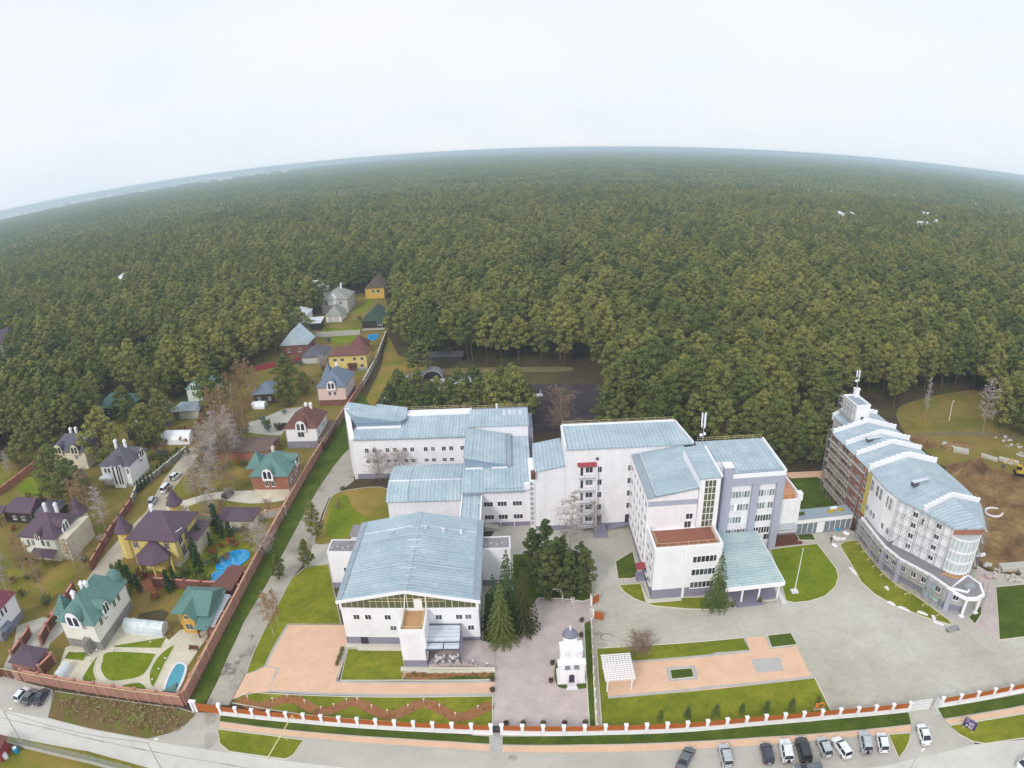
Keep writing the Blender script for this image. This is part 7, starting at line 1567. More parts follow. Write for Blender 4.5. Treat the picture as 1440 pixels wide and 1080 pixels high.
# ---------------- the forest
def inside(x, y, P):
    c = False; n = len(P); j = n-1
    for i in range(n):
        if (P[i][1] > y) != (P[j][1] > y) and x < (P[j][0]-P[i][0])*(y-P[i][1])/(P[j][1]-P[i][1])+P[i][0]: c = not c
        j = i
    return c
EX1 = [(-44,60),(-44,240),(-50,262),(-50,300),(-56,345),(-72,400),(-100,402),(-98,345),(-103,312),(-102,262),(-118,238),(-128,205),(-152,182),(-195,170),(-260,60)]
EX2 = GL([(505,640),(520,560),(538,500),(549,468),(562,500),(600,519),(640,515),(750,513),(835,520),(852,560),(850,598),(905,608),(965,622),(1060,614),(1100,640),(1163,648),(1172,600),(1200,556),(1262,578),(1298,562),(1335,570),(1345,553),(1372,548),(1395,575),(1450,600),(1560,640)])+[(260,-100),(-260,-100),(-56,60)]
HZ = [(f[0]-3.5, f[1]+3.5, f[2]-3.5, f[3]+3.5) for f in FOOT]
def front_of_house(x, y):
    for x0, x1, y0, y1 in HZ:
        if x0 < x < x1 and y0 < y < y1: return True
        yc = y0; xc = (x0+x1)/2; dd = math.hypot(xc, yc)
        k = (1-18/dd); 
        if abs(y-yc*(1-9/dd)) < 9 and abs(x-xc*y/yc) < (x1-x0)/2-2: return True
    return False
def fields_edge(x, y):   # beyond this the wood stops (west)
    return x < -1500 and y > 3200+(x+45000)*.0237 and (x < -3600 or y > 4900+(x+3600)*2.9)
PTS = []
R = random.Random(21)
def ring(r0, r1, sp, jit):
    out = []
    n = int(r1/sp)+1
    for j in range(-int(60/sp), n+1):
        for i in range(-n, n+1):
            x = i*sp+(sp/2 if j % 2 else 0)+R.uniform(-jit,jit)*sp; y = j*sp+R.uniform(-jit,jit)*sp
            d = math.hypot(x, y)
            if d < r0 or d >= r1 or y < 50: continue
            if abs(math.atan2(x, y)) > .99: continue
            out.append((x, y, d))
    return out
near = []
for x, y, d in ring(110, 620, 7.2, .42):
    if inside(x, y, EX1) or inside(x, y, EX2) or front_of_house(x, y): continue
    nz = noise.noise(Vector((x*.018, y*.018, 3.1)))
    if nz > .42 and R.random() < .75: continue
    near.append((x, y, d))
near.sort(key=lambda p: p[2])
def vis(x, y): return abs(math.atan2(x, y)) < .86 and y > 100
ind = [p for p in near if vis(p[0], p[1])][:225]; iset = set(ind)
for i, (x, y, d) in enumerate(ind):
    k = R.uniform(.82, 1.2)
    lb = 'tall pine in the front rows of the western wood' if x < -100 else ('tall pine at the forest edge behind the white hospital' if x < 70 else 'tall pine at the forest edge behind the scaffolded block')
    put('pine_tree', lb, 'tree', (x, y, 0), PINES[R.randrange(6)], None, 'forest edge pines '+('west of the village' if x < -100 else ('behind the hospital' if x < 70 else 'by the building site')), R.uniform(0, 6.28), (k*R.uniform(.9,1.1), k*R.uniform(.9,1.1), k))
PTS += [(x, y, 0, R.randrange(6), R.uniform(.8,1.22)) for x, y, d in near if (x, y, d) not in iset]
for x, y, d in ring(620, 1150, 7.8, .42):
    if front_of_house(x, y): continue
    if noise.noise(Vector((x*.008, y*.008, 7.7))) > .5 and R.random() < .6: continue
    PTS.append((x, y, 0, 6+R.randrange(3), R.uniform(.85,1.25)))
for x, y, d in ring(1150, 3000, 52, .12):
    if not fields_edge(x, y): PTS.append((x, y, 0, 9+R.randrange(3), R.uniform(.9,1.15)))
for x, y, d in ring(3000, 13000, 112, .14):
    if not fields_edge(x, y): PTS.append((x, y, 0, 12+R.randrange(2), R.uniform(.9,1.1)))
SRC = bpy.data.collections.new('forest_sources')
def src(i, t, c, mats):
    m = MB(); m.add(t.v, t.f) if t else None
    m.mat(1 if t else 0); m.add(c.v, c.f)
    o = bpy.data.objects.new('forest_tree_%c' % (97+i), m.mesh('forest_tree', mats if t else mats[1:])); SRC.objects.link(o)
for i in range(6): src(i, *pine_mesh(100+i, 17+(i % 3), 40, 50, .42, 4.1+.35*(i % 3), .34), ('bark_pine','needles_pine'))
for i in range(3): src(6+i, *pine_mesh(160+i, 18, 24, 24, .72, 4.3, .38), ('bark_pine','needles_pine'))
def clump(seed, W, n, s, nt, hs):
    Rr = random.Random(seed); c = MB()
    for k in range(n):
        x, y = Rr.uniform(-W/2, W/2), Rr.uniform(-W/2, W/2); h = hs*Rr.uniform(.8,1.12)
        for q in range(3): tufts(c, (x+Rr.uniform(-1,1)*s, y+Rr.uniform(-1,1)*s, h-q*s*1.9), s*1.7, nt, s, Rr, .5, 1.1)
    return c
for i in range(3): src(9+i, None, clump(600+i, 60, 66, 1.6, 11, 16), ('bark_pine','needles_far'))
for i in range(2): src(12+i, None, clump(620+i, 130, 120, 2.6, 7, 15), ('bark_pine','needles_far'))
me = bpy.data.meshes.new('pine_forest'); me.from_pydata([(p[0], p[1], p[2]) for p in PTS], [], [])
a = me.attributes.new('idx', 'INT', 'POINT'); a.data.foreach_set('value', [p[3] for p in PTS])
a = me.attributes.new('rot', 'FLOAT_VECTOR', 'POINT'); a.data.foreach_set('vector', [v for p in PTS for v in (0, 0, R.uniform(0, 6.28))])
a = me.attributes.new('scl', 'FLOAT_VECTOR', 'POINT'); a.data.foreach_set('vector', [v for p in PTS for v in (p[4]*1.02, p[4]*1.02, p[4])])
fo = bpy.data.objects.new('pine_forest', me); COL.objects.link(fo); tag(fo, 'endless dark green pine forest reaching to the horizon', 'forest', None, 'stuff')
ng = bpy.data.node_groups.new('forest_scatter', 'GeometryNodeTree')
ng.interface.new_socket('Geometry', in_out='INPUT', socket_type='NodeSocketGeometry'); ng.interface.new_socket('Geometry', in_out='OUTPUT', socket_type='NodeSocketGeometry')
N = ng.nodes; gi = N.new('NodeGroupInput'); go = N.new('NodeGroupOutput'); ip = N.new('GeometryNodeInstanceOnPoints'); ci = N.new('GeometryNodeCollectionInfo')
ci.inputs['Collection'].default_value = SRC; ci.inputs['Separate Children'].default_value = True; ci.inputs['Reset Children'].default_value = True; ip.inputs['Pick Instance'].default_value = True
def named(nm, ty):
    n = N.new('GeometryNodeInputNamedAttribute'); n.data_type = ty; n.inputs['Name'].default_value = nm; return [o for o in n.outputs if o.enabled][0]
L_ = ng.links
L_.new(gi.outputs[0], ip.inputs['Points']); L_.new(ci.outputs[0], ip.inputs['Instance']); L_.new(named('idx','INT'), ip.inputs['Instance Index']); L_.new(named('rot','FLOAT_VECTOR'), ip.inputs['Rotation']); L_.new(named('scl','FLOAT_VECTOR'), ip.inputs['Scale']); L_.new(ip.outputs[0], go.inputs[0])
md = fo.modifiers.new('scatter', 'NODES'); md.node_group = ng
print('forest points', len(PTS), 'individual pines', len(ind))
# ------------------------------------------------------------------ cars
def car(kind, col, top, bot, label, group=None, z=.06):
    """top / bot: photo points of the car's nose and tail on the ground"""
    a, b = G(*top), G(*bot); hd = math.atan2(a[1]-b[1], a[0]-b[0]); x, y = (a[0]+b[0])/2, (a[1]+b[1])/2
    L, W, H, zh, cab = {'sedan': (4.6,1.8,1.45,.92,(-1.75,-1.05,.35,1.15)), 'hatch': (4.1,1.74,1.52,.95,(-1.95,-1.6,.3,1.1)), 'wagon': (4.6,1.78,1.5,.93,(-2.15,-1.85,.35,1.15)),
                        'suv': (4.6,1.88,1.75,1.08,(-2.15,-1.9,.3,.95)), 'pickup': (5.0,1.92,1.8,1.1,(-2.35,-2.1,.25,.95)), 'van': (4.8,1.9,1.95,1.1,(-2.3,-2.2,.9,1.6))}[kind]
    t = thing('parked_car', (x, y, z), label, 'car', group, hd, local=True); cm = 'car_'+col; w = W/2
    st = [(-L/2,.45,zh-.3,.80),(-L/2+.06,.3,zh-.12,.90),(-L/2+.45,.22,zh-.02,.97),(-L*.2,.2,zh,1),(L*.1,.2,zh,1),(L*.27,.2,zh-.03,1),(L/2-.5,.22,zh-.12,.97),(L/2-.1,.28,zh-.24,.88),(L/2,.4,zh-.36,.76)]
    m = MB(); vs = []; n = 10
    for sx, zl, zt, k in st:
        q = w*k
        sec = [(-q*.8,zl),(-q,zl+.14),(-q*1.0,(zl+zt)/2),(-q*.97,zt-.1),(-q*.82,zt),(q*.82,zt),(q*.97,zt-.1),(q*1.0,(zl+zt)/2),(q,zl+.14),(q*.8,zl)]
        vs += [(sx, p[0], p[1]) for p in sec]
    fs = [(i*n+j, i*n+(j+1) % n, (i+1)*n+(j+1) % n, (i+1)*n+j) for i in range(len(st)-1) for j in range(n)]
    fs += [tuple(range(n-1,-1,-1)), tuple(range((len(st)-1)*n, len(st)*n))]
    body = m.add(vs, [f[::-1] for f in fs]).build('body', cm, t, smooth=False)
    xa, xb, xc, xd = cab; bw, tw = w*.86, w*.68; zc = zh-.03
    C = [(xa,-bw,zc),(xd,-bw,zc),(xd,bw,zc),(xa,bw,zc),(xb,-tw,H-.05),(xc,-tw,H-.05),(xc,tw,H-.05),(xb,tw,H-.05)]
    MB().add(C, [(4,5,6,7),(0,1,5,4),(1,2,6,5),(2,3,7,6),(3,0,4,7)]).build('window', 'car_glass', t)
    r = MB().add([(xb-.05,-tw-.03,H-.06),(xc+.05,-tw-.03,H-.06),(xc+.05,tw+.03,H-.06),(xb-.05,tw+.03,H-.06),(xb+.1,-tw+.12,H),(xc-.1,-tw+.12,H),(xc-.1,tw-.12,H),(xb+.1,tw-.12,H)], [(4,5,6,7),(0,1,5,4),(1,2,6,5),(2,3,7,6),(3,0,4,7),(3,2,1,0)])
    for p, q in ((0,4),(1,5),(2,6),(3,7)): r.tube(C[p], C[q], .05, n=4)
    for s in (-1, 1):
        for f in ((.45, .5) if kind in ('wagon','suv','pickup','van') else (.5,)): r.tube((xa+(xd-xa)*f, s*bw, zc), (xb+(xc-xb)*f, s*tw, H-.05), .045, n=4)
        if kind in ('wagon', 'suv', 'pickup'): r.tube((xb+.2, s*(tw-.06), H+.04), (xc-.2, s*(tw-.06), H+.04), .03, n=4)
    r.build('roof', cm, t)
    for sx in (-L*.31, L*.31):
        for s in (-1, 1):
            wh = MB().tube((sx, s*(w-.2), .32), (sx, s*(w+.01), .32), .32, n=12).build('wheel', 'rubber', t)
            MB().tube((sx, s*(w+.0), .32), (sx, s*(w+.025), .32), .2, n=10).build('rim', 'galvanised', wh)
    for s in (-1, 1):
        MB().para((L/2-.16, s*w*.62-.17, zh-.36), (.14,0,-.02), (0,.34,0), (.0,0,.14)).build('headlight', 'headlamp', t)
        MB().para((-L/2-.02, s*w*.68-.13, zh-.34), (.12,0,0), (0,.26,0), (.04,0,.2)).build('tail_light', 'tail_lamp', t)
        MB().para((xd-.3, s*(bw+.04)-(.0 if s > 0 else .18), zc+.05), (.12,0,0), (0,.18,0), (0,0,.13)).build('mirror', cm, t)
    MB().box(-L/2-.025, -L/2+.02, -.26, .26, zh-.5, zh-.38).build('number_plate', 'white_plastic', t)
    MB().box(-L/2-.03, -L/2+.1, -w*.8, w*.8, .36, .5).box(L/2-.1, L/2+.03, -w*.74, w*.74, .34, .46).build('bumper', 'rubber' if kind in ('suv','pickup') else cm, t)
    if kind in ('suv',): MB().tube((-L/2-.16,0,.85), (-L/2-.03,0,.85), .3, n=12).build('spare_wheel', 'rubber', t)
    return t
PK = 'cars parked along the pink footway'
car('sedan', 'grey', (970,1057), (957,1082), 'dark grey sedan parked askew, first of the long row', PK)
car('wagon', 'silver', (1016.5,1052), (1023,1079), 'silver estate car standing apart in the parking row', PK)
car('hatch', 'navy', (1074.5,1049), (1081,1076), 'navy blue hatchback beside the white off-roader', PK)
car('suv', 'white', (1102,1046), (1107,1073), 'white off-roader with spare wheel beside the black one', PK)
car('pickup', 'black', (1124,1042), (1133,1074), 'big black off-roader between white and silver cars', PK)
car('hatch', 'silver', (1153,1042), (1163,1066), 'silver hatchback next to the big black off-roader', PK)
car('wagon', 'white', (1174,1042), (1191,1067), 'white estate car parked at a slant', PK)
car('suv', 'silver', (1213,1034), (1218,1061), 'silver off-roader near the end of the parking row', PK)
car('hatch', 'white', (1237,1035), (1242,1060), 'small white hatchback by the triangular lawn', PK)
car('sedan', 'white', (1293,1022), (1302,1050), 'white sedan driving in below the openwork gate')
car('wagon', 'grey', (1118,1087), (1152,1085), 'dark car cut off by the bottom picture edge')
car('sedan', 'white', (1452,1068), (1432,1082), 'white car just entering the bottom corner of the road')
VK = 'cars on the village forecourt'
car('hatch', 'white', (41,970), (24,990), 'white hatchback on the brick wall forecourt', VK); car('sedan', 'grey', (53,973), (36,993), 'grey saloon between white and dark cars on the forecourt', VK); car('sedan', 'navy', (67,972), (53,994), 'dark saloon at the scrub edge of the forecourt', VK)
car('suv', 'white', (254,667), (241,678), 'white off-roader highest up on the village lane'); car('van', 'white', (239,684), (229,695), 'white van by the grass bank of the village lane'); car('suv', 'silver', (218,701), (212,713), 'silver car half hidden by the purple turret'); car('suv', 'black', (404,598), (392,606), 'black off-roader beside the white house with brown roof'); car('hatch', 'navy', (326,694), (316,702), 'dark car at the end of the curved concrete track')
# ------------------------------------------------------------------ people
def skinned(name, V, E, Rr, mat, parent, root=0):
    me = bpy.data.meshes.new(name); me.from_pydata(V, E, []); me.materials.append(M(mat))
    o = bpy.data.objects.new(name, me); COL.objects.link(o); o.parent = parent
    o.modifiers.new('skin', 'SKIN')
    for i, r in enumerate(Rr): d = me.skin_vertices[0].data[i]; d.radius = (r, r); d.use_root = (i == root)
    s = o.modifiers.new('sub', 'SUBSURF'); s.levels = 1; s.render_levels = 1
    ORG[o.name] = Vector((0,0,0)); return o
def person(loc, rz, label, bend=0, reach=0, top='dark_cloth', legs='dark_cloth'):
    t = thing('person', loc, label, 'person', None, rz, local=True)
    def B(v):    # lean the upper body forward at the hip
        x, y, z = v
        if z <= .95: return v
        c, s = math.cos(bend), math.sin(bend); dz = z-.95; return (x, y-dz*s, .95+dz*c)
    V = [(0,0,.95),(0,0,1.2),(0,0,1.42),(0,-.01,1.52),(0,-.02,1.64),(0,-.02,1.73),(.1,.01,.9),(.11,-.03,.5),(.11,.03,.08),(.12,-.13,.04),(-.1,.0,.9),(-.12,.06,.5),(-.13,.14,.08),(-.13,0,.04),
         (.19,0,1.4),(.25,.03,1.13),(.24,-.12-.2*reach,.9+.25*reach),(-.19,0,1.4),(-.25,.02,1.13),(-.24,-.1-.25*reach,.9+.3*reach)]
    Rr = [.14,.13,.13,.06,.1,.085,.085,.06,.045,.04,.085,.06,.045,.04,.06,.045,.032,.06,.045,.032]
    E = [(0,1),(1,2),(2,3),(3,4),(4,5),(0,6),(6,7),(7,8),(8,9),(0,10),(10,11),(11,12),(12,13),(2,14),(14,15),(15,16),(2,17),(17,18),(18,19)]
    for h in (16, 19):
        p = V[h]; k = len(V); V.append((p[0], p[1]-.05, p[2]-.06)); Rr.append(.03); E.append((h, k))
        for j in range(4): V.append((p[0]-.03+.02*j, p[1]-.08, p[2]-.13+.005*abs(j-1.5))); Rr.append(.009); E.append((k, len(V)-1))
        V.append((p[0]+(.045 if p[0] < 0 else -.045), p[1]-.07, p[2]-.07)); Rr.append(.01); E.append((k, len(V)-1))
    V = [B(v) for v in V]
    body = skinned('body', V, E, Rr, 'skin', t)
    JV = [V[i] for i in (0,1,2,14,15,16,17,18,19)]; JV[5] = tuple(Vector(V[15]).lerp(Vector(V[16]), .85)); JV[8] = tuple(Vector(V[18]).lerp(Vector(V[19]), .85))
    skinned('jacket', JV, [(0,1),(1,2),(2,3),(3,4),(4,5),(2,6),(6,7),(7,8)], [.165,.155,.15,.085,.068,.052,.085,.068,.052], top, t)
    skinned('trousers', [V[0]]+[V[i] for i in (6,7,8,10,11,12)], [(0,1),(1,2),(2,3),(0,4),(4,5),(5,6)], [.15,.105,.082,.065,.105,.082,.065], legs, t)
    hx, hy, hz = V[5]
    MB().ball((hx, hy+.02, hz+.015), .108, .115, .085, 10, 6).build('hair', 'rubber', t)
    f = V[4]; MB().ball((f[0]-.035, f[1]-.095, f[2]+.03), .014, n=6, m=4).ball((f[0]+.035, f[1]-.095, f[2]+.03), .014, n=6, m=4).build('eyes', 'rubber', t)
    MB().ball((f[0], f[1]-.11, f[2]), .018, .025, .03, 6, 4).build('nose', 'skin', t)
    return t
x, y = G(1168, 763); person((x,y,.05), 2.6, 'person in dark clothes walking before the glazed passage')
x, y = G(1252, 768, 4.8); person((x,y,4.8), 1.2, 'worker in dark clothes bending over the podium terrace', .9, .6)
x, y = G(1246, 757, 4.8); person((x,y,4.8), .4, 'worker standing upright at the podium parapet', .1, .3, 'blue_cloth')
person((81.2,100.6,12.45), 1.9, 'worker in black standing on the scaffolding of the prow face', .2, .7)
# ------------------------------------------------------------------ signs, poles, odds and ends
a, b = Vector(G(1354,1024)+(0,)), Vector(G(1366,1031)+(0,)); d = (b-a).normalized(); n = Vector((d.y,-d.x,0))
t = thing('notice_board', tuple(a), 'purple notice board with white discs on two posts by the drive', 'sign')
for p in (a, b): MB().tube(p, p+Vector((0,0,2.6)), .1, n=6).build('post', 'timber_pale', t)
L_b = (b-a).length
s = a-d*.35+Vector((0,0,.75)); MB().para(s+n*.12, d*(L_b+.7), n*.08, (0,0,1.9)).build('board', 'purple_board', t)
q = s+n*.205
m = MB().para(q+d*(L_b*.62)+Vector((0,0,.12)), d*(L_b*.5), n*.01, (0,0,1.3))
m.build('printed_panel', 'lilac_print', t)
def disc(c, r, mat, nm='printed_mark', th=.02): MB().extr([c+d*r*math.cos(2*PI*i/14)+Vector((0,0,r*math.sin(2*PI*i/14))) for i in range(14)], n*th).build(nm, mat, t)
disc(q+d*.75+Vector((0,0,.42)), .17, 'white_paint'); disc(q+d*1.45+Vector((0,0,.28)), .1, 'white_paint'); disc(q+d*(L_b*.62+.55)+Vector((0,0,.72))+n*.012, .42, 'plinth_grey')
m = MB()
for i in range(4): m.para(q+d*.3+Vector((0,0,1.0+.2*i)), d*(.9-.12*i), n*.012, (0,0,.07))
m.para(s+n*.205+Vector((0,0,1.78)), d*(L_b+.7), n*.012, (0,0,.06)); m.build('printed_lines', 'lilac_print', t)
x, y = G(1152, 997)
t = thing('orange_ornament', (x,y,0), 'small orange ornament of a bar and a ring on the lawn', 'ornament')
MB().box(x-.9, x-.62, y-.12, y+.12, .1, 1.5).build('bar', 'orange_paint', t); MB().path([(x+.1+.6*math.cos(i*PI/8), y, .8+.6*math.sin(i*PI/8)) for i in range(17)], .14, .14, 6).build('ring', 'orange_paint', t); MB().box(x-1, x+.8, y-.25, y+.25, 0, .18).build('base', 'pale_stone', t)
def lamp_post(top, h, label, arm=(1.2, .6), name='street_lamp', mat='concrete'):
    x, y = G(top[0], top[1], h); t = thing(name, (x,y,0), label, 'street lamp')
    MB().tube((x,y,0), (x,y,h), .14, .09, 8).build('pole', mat, t)
    if arm: MB().tube((x,y,h-.1), (x+arm[0],y+arm[1],h+.2), .05).build('arm', mat, t); MB().para((x+arm[0]-.1,y+arm[1]-.15,h+.12), (.6,.25,.05), (-.1,.25,0), (0,0,.14)).build('lamp_head', 'white_plastic', t)
    return (x, y, h)
tops = [lamp_post(p, 8, l) for p, l in (((5,1000),'concrete street lamp at the pale road before the forecourt'),((207,1044),'concrete street lamp across the road from the scrub verge'),((1289,1064),'concrete street lamp on the road below the entrance drive'))]
lamp_post((1339.6,565.5), 6.5, 'thin white street lamp on the bright glade', (.5,.2), mat='white_frame')
t = thing('overhead_wire', tops[0], 'thin dark wire strung between the two street lamps', 'wire')
w0, w1 = Vector(tops[0]), Vector(tops[1]); MB().path([w0.lerp(w1, i/10)-Vector((0,0,.9*math.sin(PI*i/10))) for i in range(11)], .03, .03, 4).build('cable', 'dark_steel', t)
a = Vector(G(375,1068)+(0,)); b = Vector(G(411,1006,6.5)+(6.5,))
t = thing('leaning_pole', tuple(a), 'thin pale leaning pole with forked head over the footway', 'pole')
MB().tube(a, b, .1, .07, 6).build('pole', 'timber_pale', t); MB().tube(b, b+Vector((.5,-.1,-1.0)), .06, n=5).tube(a.lerp(b,.55), a.lerp(b,.55)+Vector((.9,.2,-1.2)), .06, n=5).build('fork', 'timber_pale', t)
t = thing('red_hut', (G(2,1056)[0],G(2,1056)[1],0), 'small crimson hut in the bottom corner field', 'hut')
x, y = G(-1,1060); MB().box(x-2.2,x+2,y-1.6,y+1.6,0,2.4).build('wall', 'red_metal', t); MB().slab([(x-2.6,y-2,2.4),(x+2.4,y-2,2.4),(x+2.4,y+2,3.0),(x-2.6,y+2,3.0)], .15).build('roof', 'roof_brown', t); MB().box(x+.2,x+1.1,y-1.66,y-1.6,0,1.9).build('door', 'dark_door', t)
for px, py, c, l in ((24,1058,'blue_plastic','blue barrel lying by the wire fence'),(4,1066,'blue_plastic','blue barrel standing before the crimson hut'),(9,1066,'white_plastic','white barrel standing before the crimson hut')):
    x, y = G(px, py); t = thing('barrel', (x,y,0), l, 'barrel'); MB().lathe((x,y,.05), [(.5,0),(.56,.3),(.56,.8),(.5,1.1)], 12).build('drum', c, t); MB().lathe((x,y,1.15), [(.4,0),(.4,.06)], 12).build('lid', 'white_plastic', t)
for i in range(8):
    px = 482-i*1.15; py = 913+i*3.3; x, y = G(px, py); t = thing('border_shrub', (x,y,0), 'small clipped shrub in the row along the pink terrace edge', 'shrub', 'border shrubs along the pink terrace')
    m = MB(); tufts(m, (x,y,.4), .38, 40, .14, R, .2); m.build('foliage', 'leaf_shrub', t)
for i, (px, py) in enumerate(((349,985),(384,988),(405,983),(429,991),(452,1000),(470,996),(488,989),(503,988),(523,998),(545,1005),(574,997),(596,989),(618,997),(640,1009),(672,999))):
    x, y = G(px, py); t = thing('plant_stake', (x,y,.1), 'short pale stake standing in the winding soil bed', 'stake', 'stakes in the winding soil bed'); MB().tube((x,y,.1), (x+.08,y,1.2), .05, n=5).build('stick', 'timber_pale', t); MB().box(x-.02,x+.2,y-.06,y+.06,.95,1.2).build('plate', 'white_paint', t)
# building site
def slabs(px0, px1, n_, label, z=0, hh=.3, ww=1.2, name='concrete_beam', mat='concrete'):
    a, b = Vector(G(*px0)+(z,)), Vector(G(*px1)+(z,)); d = b-a; q = Vector((-d.y,d.x,0)).normalized()
    t = thing(name, tuple(a), label, 'concrete')
    for i in range(n_): MB().para(a+q*(i % 2)*ww*1.05+Vector((0,0,(i//2)*(hh+.02)+.05)), d, q*ww, (0,0,hh)).build('beam', mat, t)
slabs((1324,626), (1340,631), 2, 'pale concrete beams lying on the meadow behind the new block', hh=.6, ww=1.0)
slabs((1340,636), (1362,640), 6, 'stack of pale concrete slabs on the meadow', hh=.28, ww=1.3, name='slab_stack')
slabs((1379,643), (1402,650), 4, 'long row of concrete pipes beside the earth track', hh=.4, ww=.7)
slabs((1404,648), (1432,655), 4, 'longer concrete row ending at the yellow excavator', hh=.42, ww=.8)
slabs((1411,651), (1424,654), 1, 'single loose beam before the concrete rows', hh=.3, ww=.7)
slabs((1409,805), (1450,802), 2, 'pale foundation beam at the end of the dug earth', hh=.8, ww=1.2)
x, y = G(1397, 722); t = thing('concrete_ring', (x,y,0), 'white concrete well ring lying on the dug earth', 'ring')
MB().path([(x+2.6*math.cos(i*PI/12), y+2.2*math.sin(i*PI/12), .35) for i in range(25)], .3, .3, 6).build('ring', 'pale_stone', t)
def excavator(px, py, rz):
    x, y = G(px, py); t = thing('excavator', (x,y,0), 'yellow excavator at the edge of the dug earth', 'excavator', None, rz, local=True)
    for s in (-1.1, 1.1): MB().extr([(-1.9,s-.3,.1),(1.9,s-.3,.1),(2.2,s-.3,.5),(1.9,s-.3,.9),(-1.9,s-.3,.9),(-2.2,s-.3,.5)], (0,.6,0)).build('track', 'rubber', t)
    MB().prism([(-2.3,-1.3),(1.3,-1.3),(1.6,-.9),(1.6,.9),(1.3,1.3),(-2.3,1.3)], 1.0, 2.0).build('body', 'signal_yellow', t)
    c = MB().box(.1, 1.6, .1, 1.25, 2.0, 3.1).build('cab', 'car_glass', t); MB().box(0, 1.7, .0, 1.35, 3.1, 3.25).build('cab_roof', 'signal_yellow', c)
    MB().tube((1.4,-.4,1.8), (3.6,-.4,4.4), .3, .24, 6).build('boom', 'signal_yellow', t); MB().tube((3.6,-.4,4.4), (5.6,-.4,2.4), .24, .16, 6).build('arm', 'signal_yellow', t)
    MB().extr([(5.2,-1,2.3),(6.0,-1,2.2),(5.9,-1,1.2),(5.0,-1,1.4)], (0,1.2,0)).build('bucket', 'dark_steel', t)
excavator(1434, 668, 2.6)
def stones(pts, label, s, mat='concrete', n_=7):
    x, y = G(*pts); t = thing('rubble_heap', (x,y,0), label, 'rubble')
    for i in range(n_):
        c = (x+R.uniform(-2.2,2.2)*s, y+R.uniform(-1.4,1.4)*s, .2*s); r = R.uniform(.3,.75)*s
        m = MB().ball(c, r, r*R.uniform(.6,1), r*.6, 6, 4); m.v = [(a+R.uniform(-.15,.15)*s, b+R.uniform(-.15,.15)*s, c_+R.uniform(-.1,.1)*s) for a, b, c_ in m.v]; m.build('stone', mat, t)
for p, l, s in (((1411,618),'pale boulder heap at the forest edge',1.2),((1426,629),'second pale boulder heap at the forest edge',1.2),((1436,640),'pale rubble at the eastern picture edge',1.0),((1430,815),'white rubble beside the foundation beam',1.5),((1355,660),'grey rubble on top of the dug earth',1.0),((1405,804),'white rubble at the corner of the mauve path',.7)): stones(p, l, s)
m = MB(); RR = random.Random(9)
def mound(px, py, rx, ry, h, label):
    x0, y0 = G(px, py); N_ = 22; vs = []; 
    for j in range(N_+1):
        for i in range(N_+1):
            u, v = i/N_*2-1, j/N_*2-1; d = math.hypot(u, v); z = h*max(0, 1-d*d)**1.2*(.7+.6*noise.noise(Vector((u*2.3+px, v*2.3, 1))))+.25*h*max(0,1-d)*noise.noise(Vector((u*7, v*7, px)))-.05
            vs.append((x0+u*rx, y0+v*ry, z))
    o = MB().add(vs, [(j*(N_+1)+i, j*(N_+1)+i+1, (j+1)*(N_+1)+i+1, (j+1)*(N_+1)+i) for j in range(N_) for i in range(N_)]).build('earth_mound', 'dug_earth')
    tag(o, label, 'earth mound', None, 'structure')
for a in ((1372,668,10,8,4.2,'high mound of dug brown earth behind the new block'),(1400,690,9,9,2.6,'second broad mound of dug earth'),(1345,628,7,3,1.8,'low dark mound beside the concrete slabs'),(1425,710,11,9,2.0,'lumpy dug earth near the concrete ring'),(1395,760,8,6,1.4,'low dug earth by the prow scaffolding'),(1300,622,5,5,1.6,'dark heap against the new block')): mound(*a)
for (p, q, l) in (((1247,848),(1258,853),'white board lying on the kerb of the rubble lawn'),((1262,855),(1278,861),'long white board lying along the kerb'),((1289,862),(1304,867),'white board lying near the porch bench'),((1312,876),(1326,881),'white board on the asphalt by the porch lawn'),((1309,866),(1313,874),'short white board lying across the rubble lawn'),((1243,826),(1248,831),'short pale board on the rubble lawn'),((1193,799),(1203,810),'pallet boards on the inner kerb')):
    a, b = Vector(G(*p)+(.12,)), Vector(G(*q)+(.12,)); d = b-a; s_ = Vector((-d.y,d.x,0)).normalized()
    t = thing('loose_board', tuple(a), l, 'board'); MB().para(a, d, s_*.5, (0,0,.1)).build('plank', 'white_paint', t); MB().para(a+d*.1+s_*.25+Vector((0,0,.11)), d*.6, s_*.4, (0,0,.08)).build('plank', 'pale_stone', t)
for i, (px, py) in enumerate(((1208,767),(1215,778),(1223,789),(1230,799),(1241,811),(1275,838),(1284,834),(1300,853),(1320,868),(1262,826))):
    x, y = G(px, py); t = thing('support_trestle', (x,y,.1), 'small pale trestle on the rubble lawn', 'trestle', 'trestles on the rubble lawn'); MB().tube((x-.8,y,.6), (x+.8,y+.1,.65), .08, n=5).build('beam', 'timber_pale', t)
    MB().tube((x-.6,y-.3,.1), (x-.5,y,.62), .05, n=4).tube((x+.6,y-.3,.1), (x+.5,y,.64), .05, n=4).tube((x-.6,y+.35,.1), (x-.5,y,.62), .05, n=4).tube((x+.6,y+.35,.1), (x+.5,y,.64), .05, n=4).build('leg', 'timber_pale', t)
x, y = G(1339, 886); t = thing('slatted_bench', (x,y,0), 'grey slatted bench at the foot of the porch', 'bench')
for i in range(4): MB().box(x-1.5, x+1.5, y-.5+i*.28, y-.3+i*.28, .45, .52).build('slat', 'scaffold_steel', t)
MB().box(x-1.3,x-1.15,y-.5,y+.5,0,.45).box(x+1.15,x+1.3,y-.5,y+.5,0,.45).build('leg', 'dark_steel', t)
